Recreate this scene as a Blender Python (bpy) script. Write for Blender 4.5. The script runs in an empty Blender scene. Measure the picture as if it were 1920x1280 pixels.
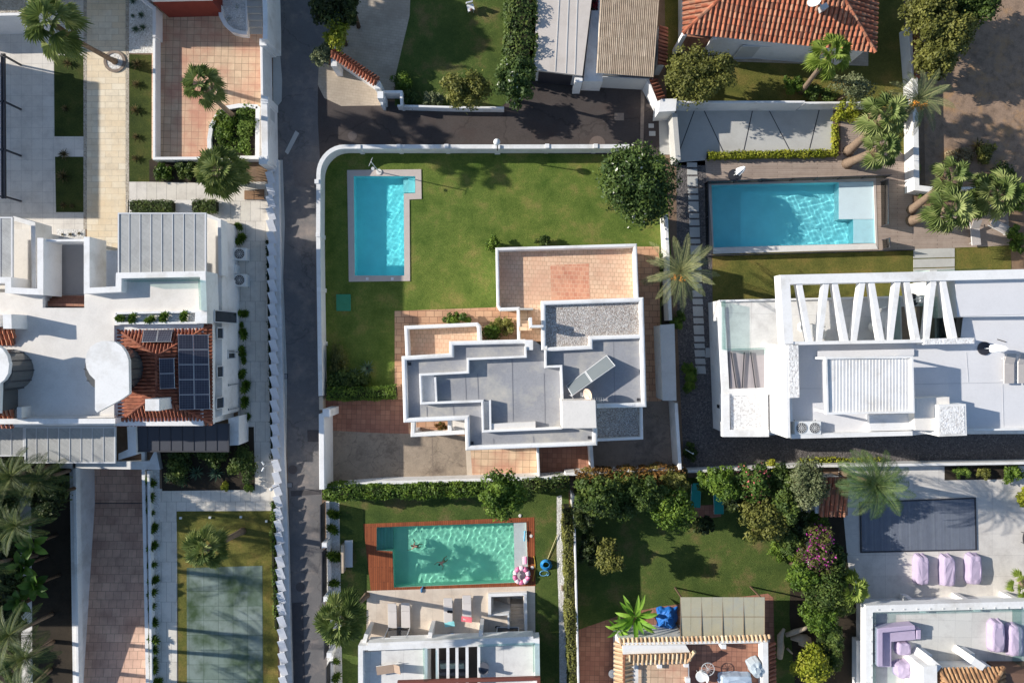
import bpy, math, random
import numpy as np
from mathutils import Vector, Matrix
from mathutils.geometry import tessellate_polygon
R = math.radians
random.seed(7)
rng = np.random.default_rng(7)
scene = bpy.context.scene
# ------------------------------------------------------------------ camera
CAMH = 52.0          # drone height in metres
SC = 0.04            # metres per photograph pixel at ground level
cam_d = bpy.data.cameras.new('camera'); cam = bpy.data.objects.new('camera', cam_d)
scene.collection.objects.link(cam); scene.camera = cam
cam.location = (0, 0, CAMH); cam.rotation_euler = (0, 0, 0)
cam_d.sensor_width = 36; cam_d.lens = 36*CAMH/(1920*SC); cam_d.clip_end = 1500; cam_d.clip_start = 1
# ------------------------------------------------------------------ light
SUN_EL = 24.0; SUN_AZ = 12.0     # shadows run to the right and 12 degrees down the picture
world = bpy.data.worlds.new("World"); scene.world = world; world.use_nodes = True
wn = world.node_tree; wn.nodes.clear()
sky = wn.nodes.new('ShaderNodeTexSky'); sky.sky_type = 'NISHITA'; sky.sun_disc = False
sky.sun_elevation = R(SUN_EL); sky.sun_rotation = R(-90+SUN_AZ); sky.air_density = 1.0; sky.dust_density = 0.6; sky.ozone_density = 2.0
bg = wn.nodes.new('ShaderNodeBackground'); bg.inputs['Strength'].default_value = 0.112
wo = wn.nodes.new('ShaderNodeOutputWorld')
wn.links.new(sky.outputs[0], bg.inputs[0]); wn.links.new(bg.outputs[0], wo.inputs[0])
sun_d = bpy.data.lights.new('sun', 'SUN'); sun_d.energy = 4.8; sun_d.cycles.is_caustics_light = True; sun_d.angle = R(0.53); sun_d.color = (1.0, 0.95, 0.87)
sun = bpy.data.objects.new('sun', sun_d); scene.collection.objects.link(sun)
sdir = Vector((math.cos(R(SUN_EL))*math.cos(R(SUN_AZ)), -math.cos(R(SUN_EL))*math.sin(R(SUN_AZ)), -math.sin(R(SUN_EL))))
sun.rotation_euler = sdir.to_track_quat('-Z', 'Y').to_euler(); sun.location = (-60, 12, 40)
scene.view_settings.view_transform = 'Standard'; scene.view_settings.look = 'None'
scene.view_settings.exposure = 0.47; scene.view_settings.gamma = 1.0
scene.render.engine = 'CYCLES'
scene.cycles.max_bounces = 8; scene.cycles.transmission_bounces = 8; scene.cycles.transparent_max_bounces = 8

# ------------------------------------------------------------------ helpers
def P(px, py, z=0.0):
    k = (CAMH-z)/CAMH
    return ((px-960)*SC*k, (640-py)*SC*k, z)
def lin(c):
    return tuple(((v/255+0.055)/1.055)**2.4 if v/255 > 0.04045 else v/255/12.92 for v in c)
def root_loc(o):
    while o.parent: o = o.parent
    return o.location
col = scene.collection
def finish(o, name, mat, parent):
    col.objects.link(o)
    if mat: o.data.materials.append(mat)
    if parent is not None: o.parent = parent
    return o
class MB:
    def __init__(s): s.v = []; s.f = []; s.a = []; s.m = []; s.sm = []; s.st = []
    def add(s, vs, fs, a=None, sm=False):
        n = len(s.v); s.st.append((n, len(s.f))); s.v.extend(tuple(x) for x in vs)
        for f in fs:
            s.f.append(tuple(n+i for i in f)); s.a.append(random.random() if a is None else a); s.sm.append(sm)
        return s
    def prism(s, pts, z0, z1, zt=None):          # outline as seen at height z1
        W = [P(x, y, z1)[:2] for x, y in pts]; return s.wprism(W, z0, z1)
    def wprism(s, W, z0, z1):
        n = len(W); vs = [(x, y, z0) for x, y in W]+[(x, y, z1) for x, y in W]
        a = random.random()
        fs = [tuple(range(n))[::-1], tuple(range(n, 2*n))]+[(i, (i+1) % n, n+(i+1) % n, n+i) for i in range(n)]
        return s.add(vs, fs, a)
    def box(s, x0, y0, x1, y1, z0, z1): return s.prism([(x0, y1), (x1, y1), (x1, y0), (x0, y0)], z0, z1)
    def rbox(s, px, py, z0, z1, lx, ly, rot=0):   # centre in px at z1, size in metres, rot in degrees
        cx, cy, _ = P(px, py, z1); c, d = math.cos(R(rot)), math.sin(R(rot))
        return s.wprism([(cx+a*c-b*d, cy+a*d+b*c) for a, b in ((-lx/2, -ly/2), (lx/2, -ly/2), (lx/2, ly/2), (-lx/2, ly/2))], z0, z1)
    def obox(s, c, sx, sy, sz, rot=(0, 0, 0)):     # oriented box, world metres
        from mathutils import Euler
        M = Euler([R(t) for t in rot]).to_matrix(); c = Vector(c)
        vs = [c+M @ Vector((x*sx/2, y*sy/2, z*sz/2)) for z in (-1, 1) for x, y in ((-1, -1), (1, -1), (1, 1), (-1, 1))]
        return s.add(vs, [(3, 2, 1, 0), (4, 5, 6, 7), (0, 1, 5, 4), (1, 2, 6, 5), (2, 3, 7, 6), (3, 0, 4, 7)], random.random())
    def slab(s, q, t):                             # 4 world top corners, thickness t downward
        vs = [Vector(p) for p in q]; vs += [v-Vector((0, 0, t)) for v in vs]
        return s.add(vs, [(0, 1, 2, 3), (7, 6, 5, 4), (0, 4, 5, 1), (1, 5, 6, 2), (2, 6, 7, 3), (3, 7, 4, 0)], random.random())
    def sweep(s, W, prof, closed=False, sm=False):
        n = len(W); m = len(prof); W = [Vector((p[0], p[1])) for p in W]; vs = []
        for i in range(n):
            a = W[i]-W[i-1] if (i > 0 or closed) else W[1]-W[0]
            b = W[(i+1) % n]-W[i] if (i < n-1 or closed) else W[-1]-W[-2]
            a = a.normalized(); b = b.normalized()
            na = Vector((-a.y, a.x)); nb = Vector((-b.y, b.x)); mt = (na+nb)
            mt = mt/max(1e-6, mt.length); d = max(0.35, mt.dot(na)); mt = mt/d
            for o, z in prof: vs.append((W[i].x+mt.x*o, W[i].y+mt.y*o, z))
        fs = []
        for i in range(n if closed else n-1):
            j = (i+1) % n
            for k in range(m): fs.append((i*m+k, j*m+k, j*m+(k+1) % m, i*m+(k+1) % m))
        if not closed: fs += [tuple(range(m)), tuple((n-1)*m+k for k in range(m))[::-1]]
        return s.add(vs, fs, random.random(), sm)
    def strip(s, pts, w, z0, z1, closed=False, r=0.0):
        W = [P(x, y, z1)[:2] for x, y in pts]; h = w/2
        if r > 0:
            prof = [(-h, z0), (-h, z1-r), (-h+.3*r, z1-.3*r), (-h+r, z1), (h-r, z1), (h-.3*r, z1-.3*r), (h, z1-r), (h, z0)]
        else: prof = [(-h, z0), (-h, z1), (h, z1), (h, z0)]
        return s.sweep(W, prof, closed)
    def tube(s, p, q, r0, r1=None, n=8, cap=True):
        p = Vector(p); q = Vector(q); r1 = r0 if r1 is None else r1
        d = (q-p).normalized(); u = d.orthogonal().normalized(); w = d.cross(u)
        vs = [c+(u*math.cos(2*math.pi*i/n)+w*math.sin(2*math.pi*i/n))*r for c, r in ((p, r0), (q, r1)) for i in range(n)]
        fs = [(i, (i+1) % n, n+(i+1) % n, n+i) for i in range(n)]
        if cap: fs += [tuple(range(n))[::-1], tuple(range(n, 2*n))]
        return s.add(vs, fs, random.random())
    def path(s, pts, rs, n=8):                     # connected tube with changing radius
        pts = [Vector(p) for p in pts]; vs = []
        for i, p in enumerate(pts):
            d = (pts[min(i+1, len(pts)-1)]-pts[max(i-1, 0)]).normalized()
            u = Vector((0, 1, 0)).cross(d); u = u.normalized() if u.length > .1 else d.orthogonal().normalized(); w = d.cross(u)
            for k in range(n): vs.append(p+(u*math.cos(2*math.pi*k/n)+w*math.sin(2*math.pi*k/n))*rs[i])
        fs = [(i*n+k, i*n+(k+1) % n, (i+1)*n+(k+1) % n, (i+1)*n+k) for i in range(len(pts)-1) for k in range(n)]
        fs += [tuple(range(n))[::-1], tuple((len(pts)-1)*n+k for k in range(n))]
        return s.add(vs, fs, random.random(), True)
    def disc(s, c, r, h, n=20, rx=None):           # vertical cylinder base centre c
        rx = rx or r; c = Vector(c)
        return s.wprism([(c.x+rx*math.cos(2*math.pi*i/n), c.y+r*math.sin(2*math.pi*i/n)) for i in range(n)], c.z, c.z+h)
    def ball(s, c, rx, ry=None, rz=None, n=12, m=8, wob=0, half=False):
        ry = ry or rx; rz = rz or rx; vs = []; c = Vector(c)
        for j in range(m+1):
            t = math.pi*j/m*(0.5 if half else 1)
            for i in range(n):
                a = 2*math.pi*i/n; k = 1+wob*(random.random()-.5)
                vs.append((c.x+rx*k*math.sin(t)*math.cos(a), c.y+ry*k*math.sin(t)*math.sin(a), c.z+rz*k*math.cos(t)))
        fs = [(j*n+i, (j+1)*n+i, (j+1)*n+(i+1) % n, j*n+(i+1) % n) for j in range(m) for i in range(n)]
        return s.add(vs, fs, random.random(), True)
    def poly(s, pts, z, holes=()):                 # flat sheet with optional holes, px
        loops = [[Vector(P(x, y, z)) for x, y in L] for L in [pts]+list(holes)]
        flat = [v for L in loops for v in L]; tr = tessellate_polygon(loops)
        fs = []
        for t in tr:
            a, b, c = (flat[i] for i in t)
            fs.append(tuple(t) if (b-a).cross(c-a).z > 0 else tuple(t)[::-1])
        return s.add(flat, fs, 0.5)
    def ring(s, outer, inner, z0, z1):             # flat ring: outer and inner outlines with equal point count
        n = len(outer); O = [P(x, y, z1) for x, y in outer]; I = [P(x, y, z1) for x, y in inner]
        vs = O+I+[(a, b, z0) for a, b, c in O]+[(a, b, z0) for a, b, c in I]; fs = []
        for i in range(n):
            j = (i+1) % n
            fs += [(i, j, n+j, n+i), (2*n+i, 2*n+j, j, i), (n+i, n+j, 3*n+j, 3*n+i), (3*n+i, 3*n+j, 2*n+j, 2*n+i)]
        return s.add(vs, fs, 0.5)
    def each(s, name, mat, parent=None, bevel=0):   # one object per added shape
        L = s.st+[(len(s.v), len(s.f))]; o = None
        for (v0, f0), (v1, f1) in zip(L, L[1:]):
            m = MB(); m.add(s.v[v0:v1], [tuple(i-v0 for i in f) for f in s.f[f0:f1]], .5); o = m.obj(name, mat, parent, bevel)
        return o
    def obj(s, name, mat, parent=None, bevel=0):
        me = bpy.data.meshes.new(name)
        L = root_loc(parent) if parent is not None else Vector((0, 0, 0))
        vs = [(x-L[0], y-L[1], z-L[2]) for x, y, z in s.v] if parent is not None else s.v
        me.from_pydata(vs, [], s.f); me.update()
        at = me.attributes.new('var', 'FLOAT', 'FACE'); at.data.foreach_set('value', s.a)
        me.polygons.foreach_set('use_smooth', s.sm)
        o = bpy.data.objects.new(name, me); finish(o, name, mat, parent)
        if bevel:
            b = o.modifiers.new('bevel', 'BEVEL'); b.width = bevel; b.segments = 2; b.limit_method = 'ANGLE'; b.angle_limit = R(40)
        return o
def tag(o, label, cat, group=None):
    o['label'] = label; o['category'] = cat
    if group: o['group'] = group
    return o
def T(name, label, cat, px, py, z=0, group=None):
    o = bpy.data.objects.new(name, None); col.objects.link(o); o.location = P(px, py, z)
    o.empty_display_size = .3; return tag(o, label, cat, group)
def one(mb, name, mat, label, cat, group=None, bevel=0): # a thing that is one mesh, origin near its base
    c = np.mean(np.array(mb.v), axis=0); zb = min(v[2] for v in mb.v)
    L = (c[0], c[1], zb); mb.v = [(x-L[0], y-L[1], z-L[2]) for x, y, z in mb.v]
    o = mb.obj(name, mat, None, bevel); o.location = L; return tag(o, label, cat, group)
def struct(name, mb, mat, kind='structure'):
    o = mb.obj(name, mat); o['kind'] = kind; return o
def sheet(name, pts, z, mat, holes=()): return struct(name, MB().poly(pts, z, holes), mat)
def copy_thing(root, loc, rz=0, label=None, group=None, s=1):
    r = root.copy(); col.objects.link(r); r.location = loc; r.rotation_euler = (0, 0, rz); r.scale = (s, s, s)
    if label: r['label'] = label
    if group: r['group'] = group
    for ch in list(root.children):
        c = ch.copy(); col.objects.link(c); c.parent = r
        for g in list(ch.children):
            d = g.copy(); col.objects.link(d); d.parent = c
    return r

# ------------------------------------------------------------------ materials
def nt(name):
    m = bpy.data.materials.new(name); m.use_nodes = True; n = m.node_tree; n.nodes.clear()
    b = n.nodes.new('ShaderNodeBsdfPrincipled'); o = n.nodes.new('ShaderNodeOutputMaterial')
    n.links.new(b.outputs[0], o.inputs[0])
    return m, n, b
def N(n, t, **k):
    x = n.nodes.new('ShaderNode'+t)
    for a, v in k.items():
        if a in x.inputs.keys() if not a.startswith('_') else False: x.inputs[a].default_value = v
        elif a.startswith('_'): setattr(x, a[1:], v)
    return x
def rgb(c): return (*c, 1)
def pos(n, scale=(1, 1, 1), rot=0):
    g = n.nodes.new('ShaderNodeNewGeometry'); mp = n.nodes.new('ShaderNodeMapping')
    mp.inputs['Scale'].default_value = scale; mp.inputs['Rotation'].default_value = (0, 0, R(rot))
    n.links.new(g.outputs['Position'], mp.inputs['Vector']); return mp.outputs[0]
def noise(n, vec, scale, detail=4, rough=.6):
    x = n.nodes.new('ShaderNodeTexNoise'); x.inputs['Scale'].default_value = scale
    x.inputs['Detail'].default_value = detail; x.inputs['Roughness'].default_value = rough
    n.links.new(vec, x.inputs['Vector']); return x.outputs['Fac']
def ramp(n, fac, stops):
    x = n.nodes.new('ShaderNodeValToRGB'); e = x.color_ramp.elements
    while len(e) < len(stops): e.new(0.5)
    for i, (p, c) in enumerate(stops): e[i].position = p; e[i].color = rgb(c)
    n.links.new(fac, x.inputs[0]); return x.outputs[0]
def mix(n, fac, a, b, mode='MIX'):
    x = n.nodes.new('ShaderNodeMix'); x.data_type = 'RGBA'; x.blend_type = mode
    for s, v in ((0, fac), (6, a), (7, b)):
        if isinstance(v, (int, float)): x.inputs[s].default_value = v
        elif isinstance(v, tuple): x.inputs[s].default_value = rgb(v)
        else: n.links.new(v, x.inputs[s])
    return x.outputs[2]
def bump(n, b, h, strength, dist):
    x = n.nodes.new('ShaderNodeBump'); x.inputs['Strength'].default_value = strength; x.inputs['Distance'].default_value = dist
    n.links.new(h, x.inputs['Height']); n.links.new(x.outputs[0], b.inputs['Normal'])
def sc(c, k): return tuple(min(1, v*k) for v in c)
def plain(name, c, rough=.8, var=.12, scale=1.2, bmp=0.0, bs=8, stain=None, st=0.0, metal=0, spec=.3, streak=1, cracks=0):
    """painted, rendered or stone surface with mottling; stain = second colour in blotches"""
    c = lin(c); m, n, b = nt(name); v = pos(n, (1, streak, 1))
    f = noise(n, v, scale, 6, .65)
    cc = ramp(n, f, [(.25, sc(c, 1-var)), (.5, c), (.8, sc(c, 1+var*.6))])
    h2 = noise(n, v, scale*9, 4, .75); cc = mix(n, min(1, var*4), cc, ramp(n, h2, [(.34, (.8, .8, .79)), (.55, (1, 1, 1))]), 'MULTIPLY')
    if cracks:
        x = n.nodes.new('ShaderNodeTexVoronoi'); x.feature = 'DISTANCE_TO_EDGE'; x.inputs['Scale'].default_value = cracks; x.inputs['Randomness'].default_value = 1
        wv = n.nodes.new('ShaderNodeVectorMath'); wv.operation = 'ADD'; wn_ = n.nodes.new('ShaderNodeTexNoise'); wn_.inputs['Scale'].default_value = 1.6; wn_.inputs['Detail'].default_value = 5
        n.links.new(v, wn_.inputs['Vector']); n.links.new(v, wv.inputs[0]); n.links.new(wn_.outputs['Color'], wv.inputs[1]); n.links.new(wv.outputs[0], x.inputs['Vector'])
        cc = mix(n, .4, cc, ramp(n, x.outputs['Distance'], [(.0, (.35, .34, .33)), (.006, (.5, .5, .5)), (.012, (1, 1, 1))]), 'MULTIPLY')
    if stain:
        g = noise(n, v, scale*.45, 5, .7); q = ramp(n, g, [(.5-.001, (0, 0, 0)), (.72, (1, 1, 1))])
        q2 = mix(n, 1.0, q, (st, st, st), 'MULTIPLY'); cc = mix(n, q2, cc, lin(stain))
    n.links.new(cc, b.inputs['Base Color']); b.inputs['Roughness'].default_value = rough
    b.inputs['Metallic'].default_value = metal; b.inputs['Specular IOR Level'].default_value = spec
    if bmp: bump(n, b, noise(n, v, bs, 4, .7), bmp, .02)
    return m
def tiles(name, c1, c2, mort, bw, bh, off=.5, rot=0, msize=.012, blot=None, bl=0.4, rough=.8, jit=.0):
    m, n, b = nt(name); v = pos(n, (1, 1, 1), rot)
    t = n.nodes.new('ShaderNodeTexBrick'); t.offset = off; t.inputs['Scale'].default_value = 1
    t.inputs['Color1'].default_value = rgb(lin(c1)); t.inputs['Color2'].default_value = rgb(lin(c2)); t.inputs['Mortar'].default_value = rgb(lin(mort))
    t.inputs['Brick Width'].default_value = bw; t.inputs['Row Height'].default_value = bh; t.inputs['Mortar Size'].default_value = msize
    t.inputs['Mortar Smooth'].default_value = .3
    n.links.new(v, t.inputs['Vector']); c = t.outputs['Color']
    f = noise(n, v, .8, 6, .7); c = mix(n, .55, c, ramp(n, f, [(.3, (.62, .6, .6)), (.55, (1, 1, 1)), (.8, (1.0, .98, .95))]), 'MULTIPLY')
    if blot: c = mix(n, ramp(n, noise(n, v, .35, 4, .6), [(.45, (0, 0, 0)), (.65, (bl, bl, bl))]), c, lin(blot))
    g = noise(n, v, 14, 3, .7); c = mix(n, .35, c, ramp(n, g, [(.3, (.75, .75, .75)), (.7, (1, 1, 1))]), 'MULTIPLY')
    n.links.new(c, b.inputs['Base Color']); b.inputs['Roughness'].default_value = rough; b.inputs['Specular IOR Level'].default_value = .25
    iv = n.nodes.new('ShaderNodeMath'); iv.operation = 'SUBTRACT'; iv.inputs[0].default_value = 1; n.links.new(t.outputs['Fac'], iv.inputs[1])
    bump(n, b, iv.outputs[0], .4, .01); return m
def gravel(name, cs, scale=14, bmp=1.0, dist=.05):
    m, n, b = nt(name); v = pos(n)
    x = n.nodes.new('ShaderNodeTexVoronoi'); x.inputs['Scale'].default_value = scale; n.links.new(v, x.inputs['Vector'])
    s = n.nodes.new('ShaderNodeSeparateColor'); n.links.new(x.outputs['Color'], s.inputs[0])
    c = ramp(n, s.outputs[0], [(i/(len(cs)-1), lin(q)) for i, q in enumerate(cs)])
    f = noise(n, v, .7, 4, .6); c = mix(n, .5, c, ramp(n, f, [(.3, (.72, .72, .72)), (.7, (1, 1, 1))]), 'MULTIPLY')
    n.links.new(c, b.inputs['Base Color']); b.inputs['Roughness'].default_value = .9
    iv = n.nodes.new('ShaderNodeMath'); iv.operation = 'SUBTRACT'; iv.inputs[0].default_value = 1; n.links.new(x.outputs['Distance'], iv.inputs[1])
    bump(n, b, iv.outputs[0], bmp, dist); return m
def grassm(name, g1, g2, g3, amt=.55):
    m, n, b = nt(name); v = pos(n)
    c = ramp(n, noise(n, v, .55, 5, .65), [(.32, lin(g1)), (.52, lin(g2)), (.72, lin(g3))])
    c2 = ramp(n, noise(n, v, .16, 3, .5), [(.3, (.8, .86, .82)), (.7, (1.08, 1.0, .95))]); c = mix(n, .8, c, c2, 'MULTIPLY')
    h = noise(n, v, 9, 6, .85)
    c = mix(n, amt, c, ramp(n, h, [(.36, (.42, .44, .4)), (.5, (.95, .95, .9)), (.66, (1.6, 1.55, 1.35))]), 'MULTIPLY')
    n.links.new(c, b.inputs['Base Color']); b.inputs['Roughness'].default_value = .95; b.inputs['Specular IOR Level'].default_value = .1
    bump(n, b, noise(n, v, 16, 5, .85), 1.0, .07); return m
def leafm(name, dark, mid, light, flower=None, fl=.0, trans=.25, rough=.6):
    m = bpy.data.materials.new(name); m.use_nodes = True; n = m.node_tree; n.nodes.clear()
    o = n.nodes.new('ShaderNodeOutputMaterial'); a = n.nodes.new('ShaderNodeAttribute'); a.attribute_name = 'var'
    f = n.nodes.new('ShaderNodeMath'); f.operation = 'MULTIPLY_ADD'
    nz = noise(n, pos(n), 1.1, 3, .6); n.links.new(a.outputs['Fac'], f.inputs[0]); f.inputs[1].default_value = .55
    g = n.nodes.new('ShaderNodeMath'); g.operation = 'MULTIPLY'; g.inputs[1].default_value = .5; n.links.new(nz, g.inputs[0]); n.links.new(g.outputs[0], f.inputs[2])
    st = [(.2, lin(dark)), (.5, lin(mid)), (.8, lin(light))]
    c = ramp(n, f.outputs[0], st)
    if flower:
        k = n.nodes.new('ShaderNodeMath'); k.operation = 'GREATER_THAN'; k.inputs[1].default_value = .995; n.links.new(a.outputs['Fac'], k.inputs[0])
        c = mix(n, k.outputs[0], c, lin(flower))
    d = n.nodes.new('ShaderNodeBsdfPrincipled'); d.inputs['Roughness'].default_value = rough; d.inputs['Specular IOR Level'].default_value = .35
    t = n.nodes.new('ShaderNodeBsdfTranslucent'); x = n.nodes.new('ShaderNodeMixShader'); x.inputs[0].default_value = trans
    n.links.new(c, d.inputs['Base Color']); n.links.new(c, t.inputs[0]); n.links.new(d.outputs[0], x.inputs[1]); n.links.new(t.outputs[0], x.inputs[2])
    n.links.new(x.outputs[0], o.inputs[0]); return m
def varm(name, stops, rough=.7, bmp=.3, dirt=.35, spec=.3):  # colour picked per face (roof tiles, planks...)
    m, n, b = nt(name); a = n.nodes.new('ShaderNodeAttribute'); a.attribute_name = 'var'
    c = ramp(n, a.outputs['Fac'], [(i/(len(stops)-1), lin(q)) for i, q in enumerate(stops)]); v = pos(n)
    c = mix(n, dirt, c, ramp(n, noise(n, v, 1.5, 6, .7), [(.35, (.45, .42, .4)), (.6, (1, 1, 1))]), 'MULTIPLY')
    n.links.new(c, b.inputs['Base Color']); b.inputs['Roughness'].default_value = rough; b.inputs['Specular IOR Level'].default_value = spec
    if bmp: bump(n, b, noise(n, v, 20, 3, .6), bmp, .01)
    return m
def planks(name, c1, c2, gap, w, rot=0, length=3.0):
    return tiles(name, c1, c2, gap, length, w, .37, rot, .012, rough=.7)
def glassm(name, tint, tr=.75, rough=.03):
    m = bpy.data.materials.new(name); m.use_nodes = True; n = m.node_tree; n.nodes.clear()
    o = n.nodes.new('ShaderNodeOutputMaterial'); t = n.nodes.new('ShaderNodeBsdfTransparent'); t.inputs[0].default_value = rgb(tint)
    g = n.nodes.new('ShaderNodeBsdfGlossy'); g.inputs['Roughness'].default_value = rough; x = n.nodes.new('ShaderNodeMixShader')
    x.inputs[0].default_value = 1-tr; n.links.new(t.outputs[0], x.inputs[1]); n.links.new(g.outputs[0], x.inputs[2]); n.links.new(x.outputs[0], o.inputs[0]); return m
def waterm(name, tint):
    m = bpy.data.materials.new(name); m.use_nodes = True; n = m.node_tree; n.nodes.clear()
    o = n.nodes.new('ShaderNodeOutputMaterial'); g = n.nodes.new('ShaderNodeBsdfGlass'); g.inputs['IOR'].default_value = 1.33
    g.inputs['Roughness'].default_value = 0; g.inputs[0].default_value = rgb(tint); n.links.new(g.outputs[0], o.inputs[0]); return m
def basinm(name, c, grid=.0, line=None, rip=.25):
    m, n, b = nt(name); v = pos(n); c = lin(c)
    f = noise(n, v, .9, 4, .5); cc = ramp(n, f, [(.3, sc(c, .9)), (.7, c)])
    # caustic-like light cells painted into the lining colour
    x = n.nodes.new('ShaderNodeTexVoronoi'); x.feature = 'SMOOTH_F1'; x.inputs['Scale'].default_value = 3.4; x.inputs['Smoothness'].default_value = .4
    w = noise(n, v, 2.2, 3, .6); mm = n.nodes.new('ShaderNodeVectorMath'); mm.operation = 'ADD'
    s = n.nodes.new('ShaderNodeVectorMath'); s.operation = 'SCALE'; s.inputs[3].default_value = .6
    k = n.nodes.new('ShaderNodeTexNoise'); k.inputs['Scale'].default_value = 2.4; n.links.new(v, k.inputs['Vector'])
    n.links.new(k.outputs['Color'], s.inputs[0]); n.links.new(v, mm.inputs[0]); n.links.new(s.outputs[0], mm.inputs[1]); n.links.new(mm.outputs[0], x.inputs['Vector'])
    cc = mix(n, rip, cc, ramp(n, x.outputs['Distance'], [(.15, (.72, .86, .9)), (.5, (.95, 1, 1)), (.8, (1.5, 1.25, 1.15))]), 'MULTIPLY')
    n.links.new(cc, b.inputs['Base Color']); b.inputs['Roughness'].default_value = .6; return m

WHITE = plain('white_render', (233, 231, 228), .8, .08, .9, .2, 10, stain=(190, 184, 174), st=.7)
WHITE2 = plain('old_white_paint', (226, 224, 220), .85, .09, 1.5, .25, 8, stain=(170, 162, 150), st=.5)
ROUGHW = gravel('rough_white_texture', [(205, 200, 196), (232, 230, 226), (244, 242, 240)], 9, .5, .04)
OFFW = plain('pale_stone_slab', (226, 220, 212), .8, .08, .9, .1, 12, stain=(200, 192, 182), st=.6)
FORE = tiles('forecourt_tiles', (230, 222, 210), (222, 214, 202), (196, 188, 178), .8, .8, 0, 0, .012)
WFLOOR = tiles('white_porcelain_floor', (222, 219, 214), (228, 225, 220), (196, 192, 188), 2.4, 2.4, 0, 1.5, .012)
GREYROOF = plain('grey_roof_membrane', (154, 154, 157), .85, .14, .8, .15, 30, stain=(192, 186, 174), st=.9)
LROOF = plain('light_grey_roof', (218, 216, 216), .85, .05, .7, .1, 30)
GRAV = gravel('roof_gravel', [(120, 112, 104), (190, 182, 172), (168, 150, 140), (226, 222, 214), (150, 148, 150)], 19, .8, .04)
GRAVD = gravel('dark_gravel', [(70, 66, 66), (104, 98, 96), (88, 82, 80), (126, 120, 116)], 12, .8, .04)
GRAVB = gravel('beige_gravel', [(150, 138, 122), (190, 178, 160), (168, 156, 140), (204, 194, 176)], 12, .8, .04)
GRAVW = gravel('white_gravel', [(196, 190, 180), (230, 226, 218), (214, 208, 200), (244, 242, 236)], 12, .8, .04)
ASPH = plain('asphalt', (112, 109, 108), .9, .16, 1.2, .5, 40, stain=(146, 134, 126), st=.9, spec=.2, cracks=.22)
ASPHD = plain('dark_asphalt', (80, 73, 70), .9, .2, .8, .5, 40, stain=(78, 66, 62), st=.9, spec=.2, cracks=.16)
CONC = plain('worn_concrete', (160, 144, 126), .9, .26, 1.3, .3, 14, stain=(104, 92, 82), st=1.0, cracks=.3)
CONCG = plain('grey_concrete', (186, 184, 178), .88, .07, 1.0, .2, 14, stain=(168, 164, 158), st=.6)
CONCD = plain('dark_stained_concrete', (150, 134, 120), .9, .2, 1.2, .3, 14, stain=(96, 86, 80), st=.9, cracks=.25)
TERRA = tiles('terracotta_paving', (230, 200, 166), (208, 176, 146), (140, 114, 94), .52, .52, 0, 1.5, .014, blot=(196, 132, 110), bl=.7)
TERRAL = tiles('pale_terracotta_terrace', (236, 202, 170), (224, 186, 154), (182, 146, 120), .3, .3, .5, 2, .014, blot=(222, 170, 140), bl=.6)
TERRAD = tiles('red_terracotta', (180, 130, 106), (154, 108, 88), (112, 84, 72), .36, .36, 0, 1.5, .014, blot=(150, 100, 84), bl=.5)
TERRAR = tiles('reddish_inlay_tiles', (222, 164, 132), (206, 140, 112), (230, 190, 160), .3, .3, .5, 2, .014, blot=(226, 178, 146), bl=.6)
PAVT = tiles('terrace_pink_paving', (214, 172, 138), (196, 148, 116), (140, 104, 82), .62, .46, .4, 0, .022, blot=(186, 146, 118), bl=.5)
PAVY = tiles('yellow_limestone_path', (238, 224, 198), (232, 212, 180), (196, 178, 150), 1.0, .46, .5, 0, .014, blot=(230, 204, 164), bl=.6)
PAVB = tiles('brown_block_paving', (236, 198, 172), (214, 174, 152), (146, 120, 106), .62, .62, .5, 0, .014, blot=(130, 100, 90), bl=.5)
PAVW = tiles('white_slab_paving', (226, 218, 206), (218, 210, 196), (172, 164, 154), .74, 1.5, .5, 0, .016)
PAVW2 = tiles('beige_patio_paving', (224, 210, 192), (216, 200, 182), (196, 182, 164), 1.4, 1.4, 0, 1, .01, blot=(208, 188, 168), bl=.5)
PAVC = tiles('driveway_paving', (196, 180, 160), (186, 170, 150), (164, 150, 132), .4, .2, .5, 8, .01, blot=(160, 146, 128), bl=.6)
DECKG = planks('grey_decking', (178, 160, 146), (168, 150, 136), (112, 98, 88), .15)
DECKR = planks('reddish_wood_decking', (164, 92, 56), (140, 76, 46), (92, 50, 32), .14, 90)
SOIL = plain('bare_soil', (128, 106, 88), .95, .35, .5, .9, 6, stain=(150, 120, 88), st=.7)
SOILD = plain('dark_soil', (56, 48, 38), .95, .35, 1, .9, 8)
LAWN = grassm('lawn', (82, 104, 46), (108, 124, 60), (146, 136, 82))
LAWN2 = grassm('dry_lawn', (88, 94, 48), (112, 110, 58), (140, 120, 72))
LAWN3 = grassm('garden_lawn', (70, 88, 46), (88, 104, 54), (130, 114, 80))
LAWN4 = grassm('bed_grass', (58, 70, 38), (74, 84, 44), (98, 94, 56))
STONEB = plain('beige_stone_coping', (206, 190, 170), .8, .1, 2, .2, 12)
COPG = plain('grey_pink_coping', (196, 182, 172), .8, .08, 2, .2, 12)
TILE = varm('barrel_tiles', [(150, 86, 62), (190, 112, 82), (208, 132, 98), (176, 104, 76), (204, 152, 120), (118, 76, 62)], .8, .3, .6)
TERRAT = varm('dark_red_barrel_tiles', [(146, 82, 60), (172, 100, 74), (118, 68, 52), (188, 118, 88), (134, 84, 66)], .8, .3, .6)
TILEP = varm('pale_barrel_tiles', [(206, 172, 132), (230, 200, 160), (190, 150, 112), (236, 214, 178), (160, 118, 84)], .75, .3, .45)
TILEB = varm('brown_barrel_tiles', [(150, 112, 80), (186, 144, 104), (126, 90, 64), (204, 164, 122)], .75, .3, .5)
METAL = plain('light_grey_metal', (196, 196, 194), .5, .05, 3, 0, 8, spec=.5)
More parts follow.
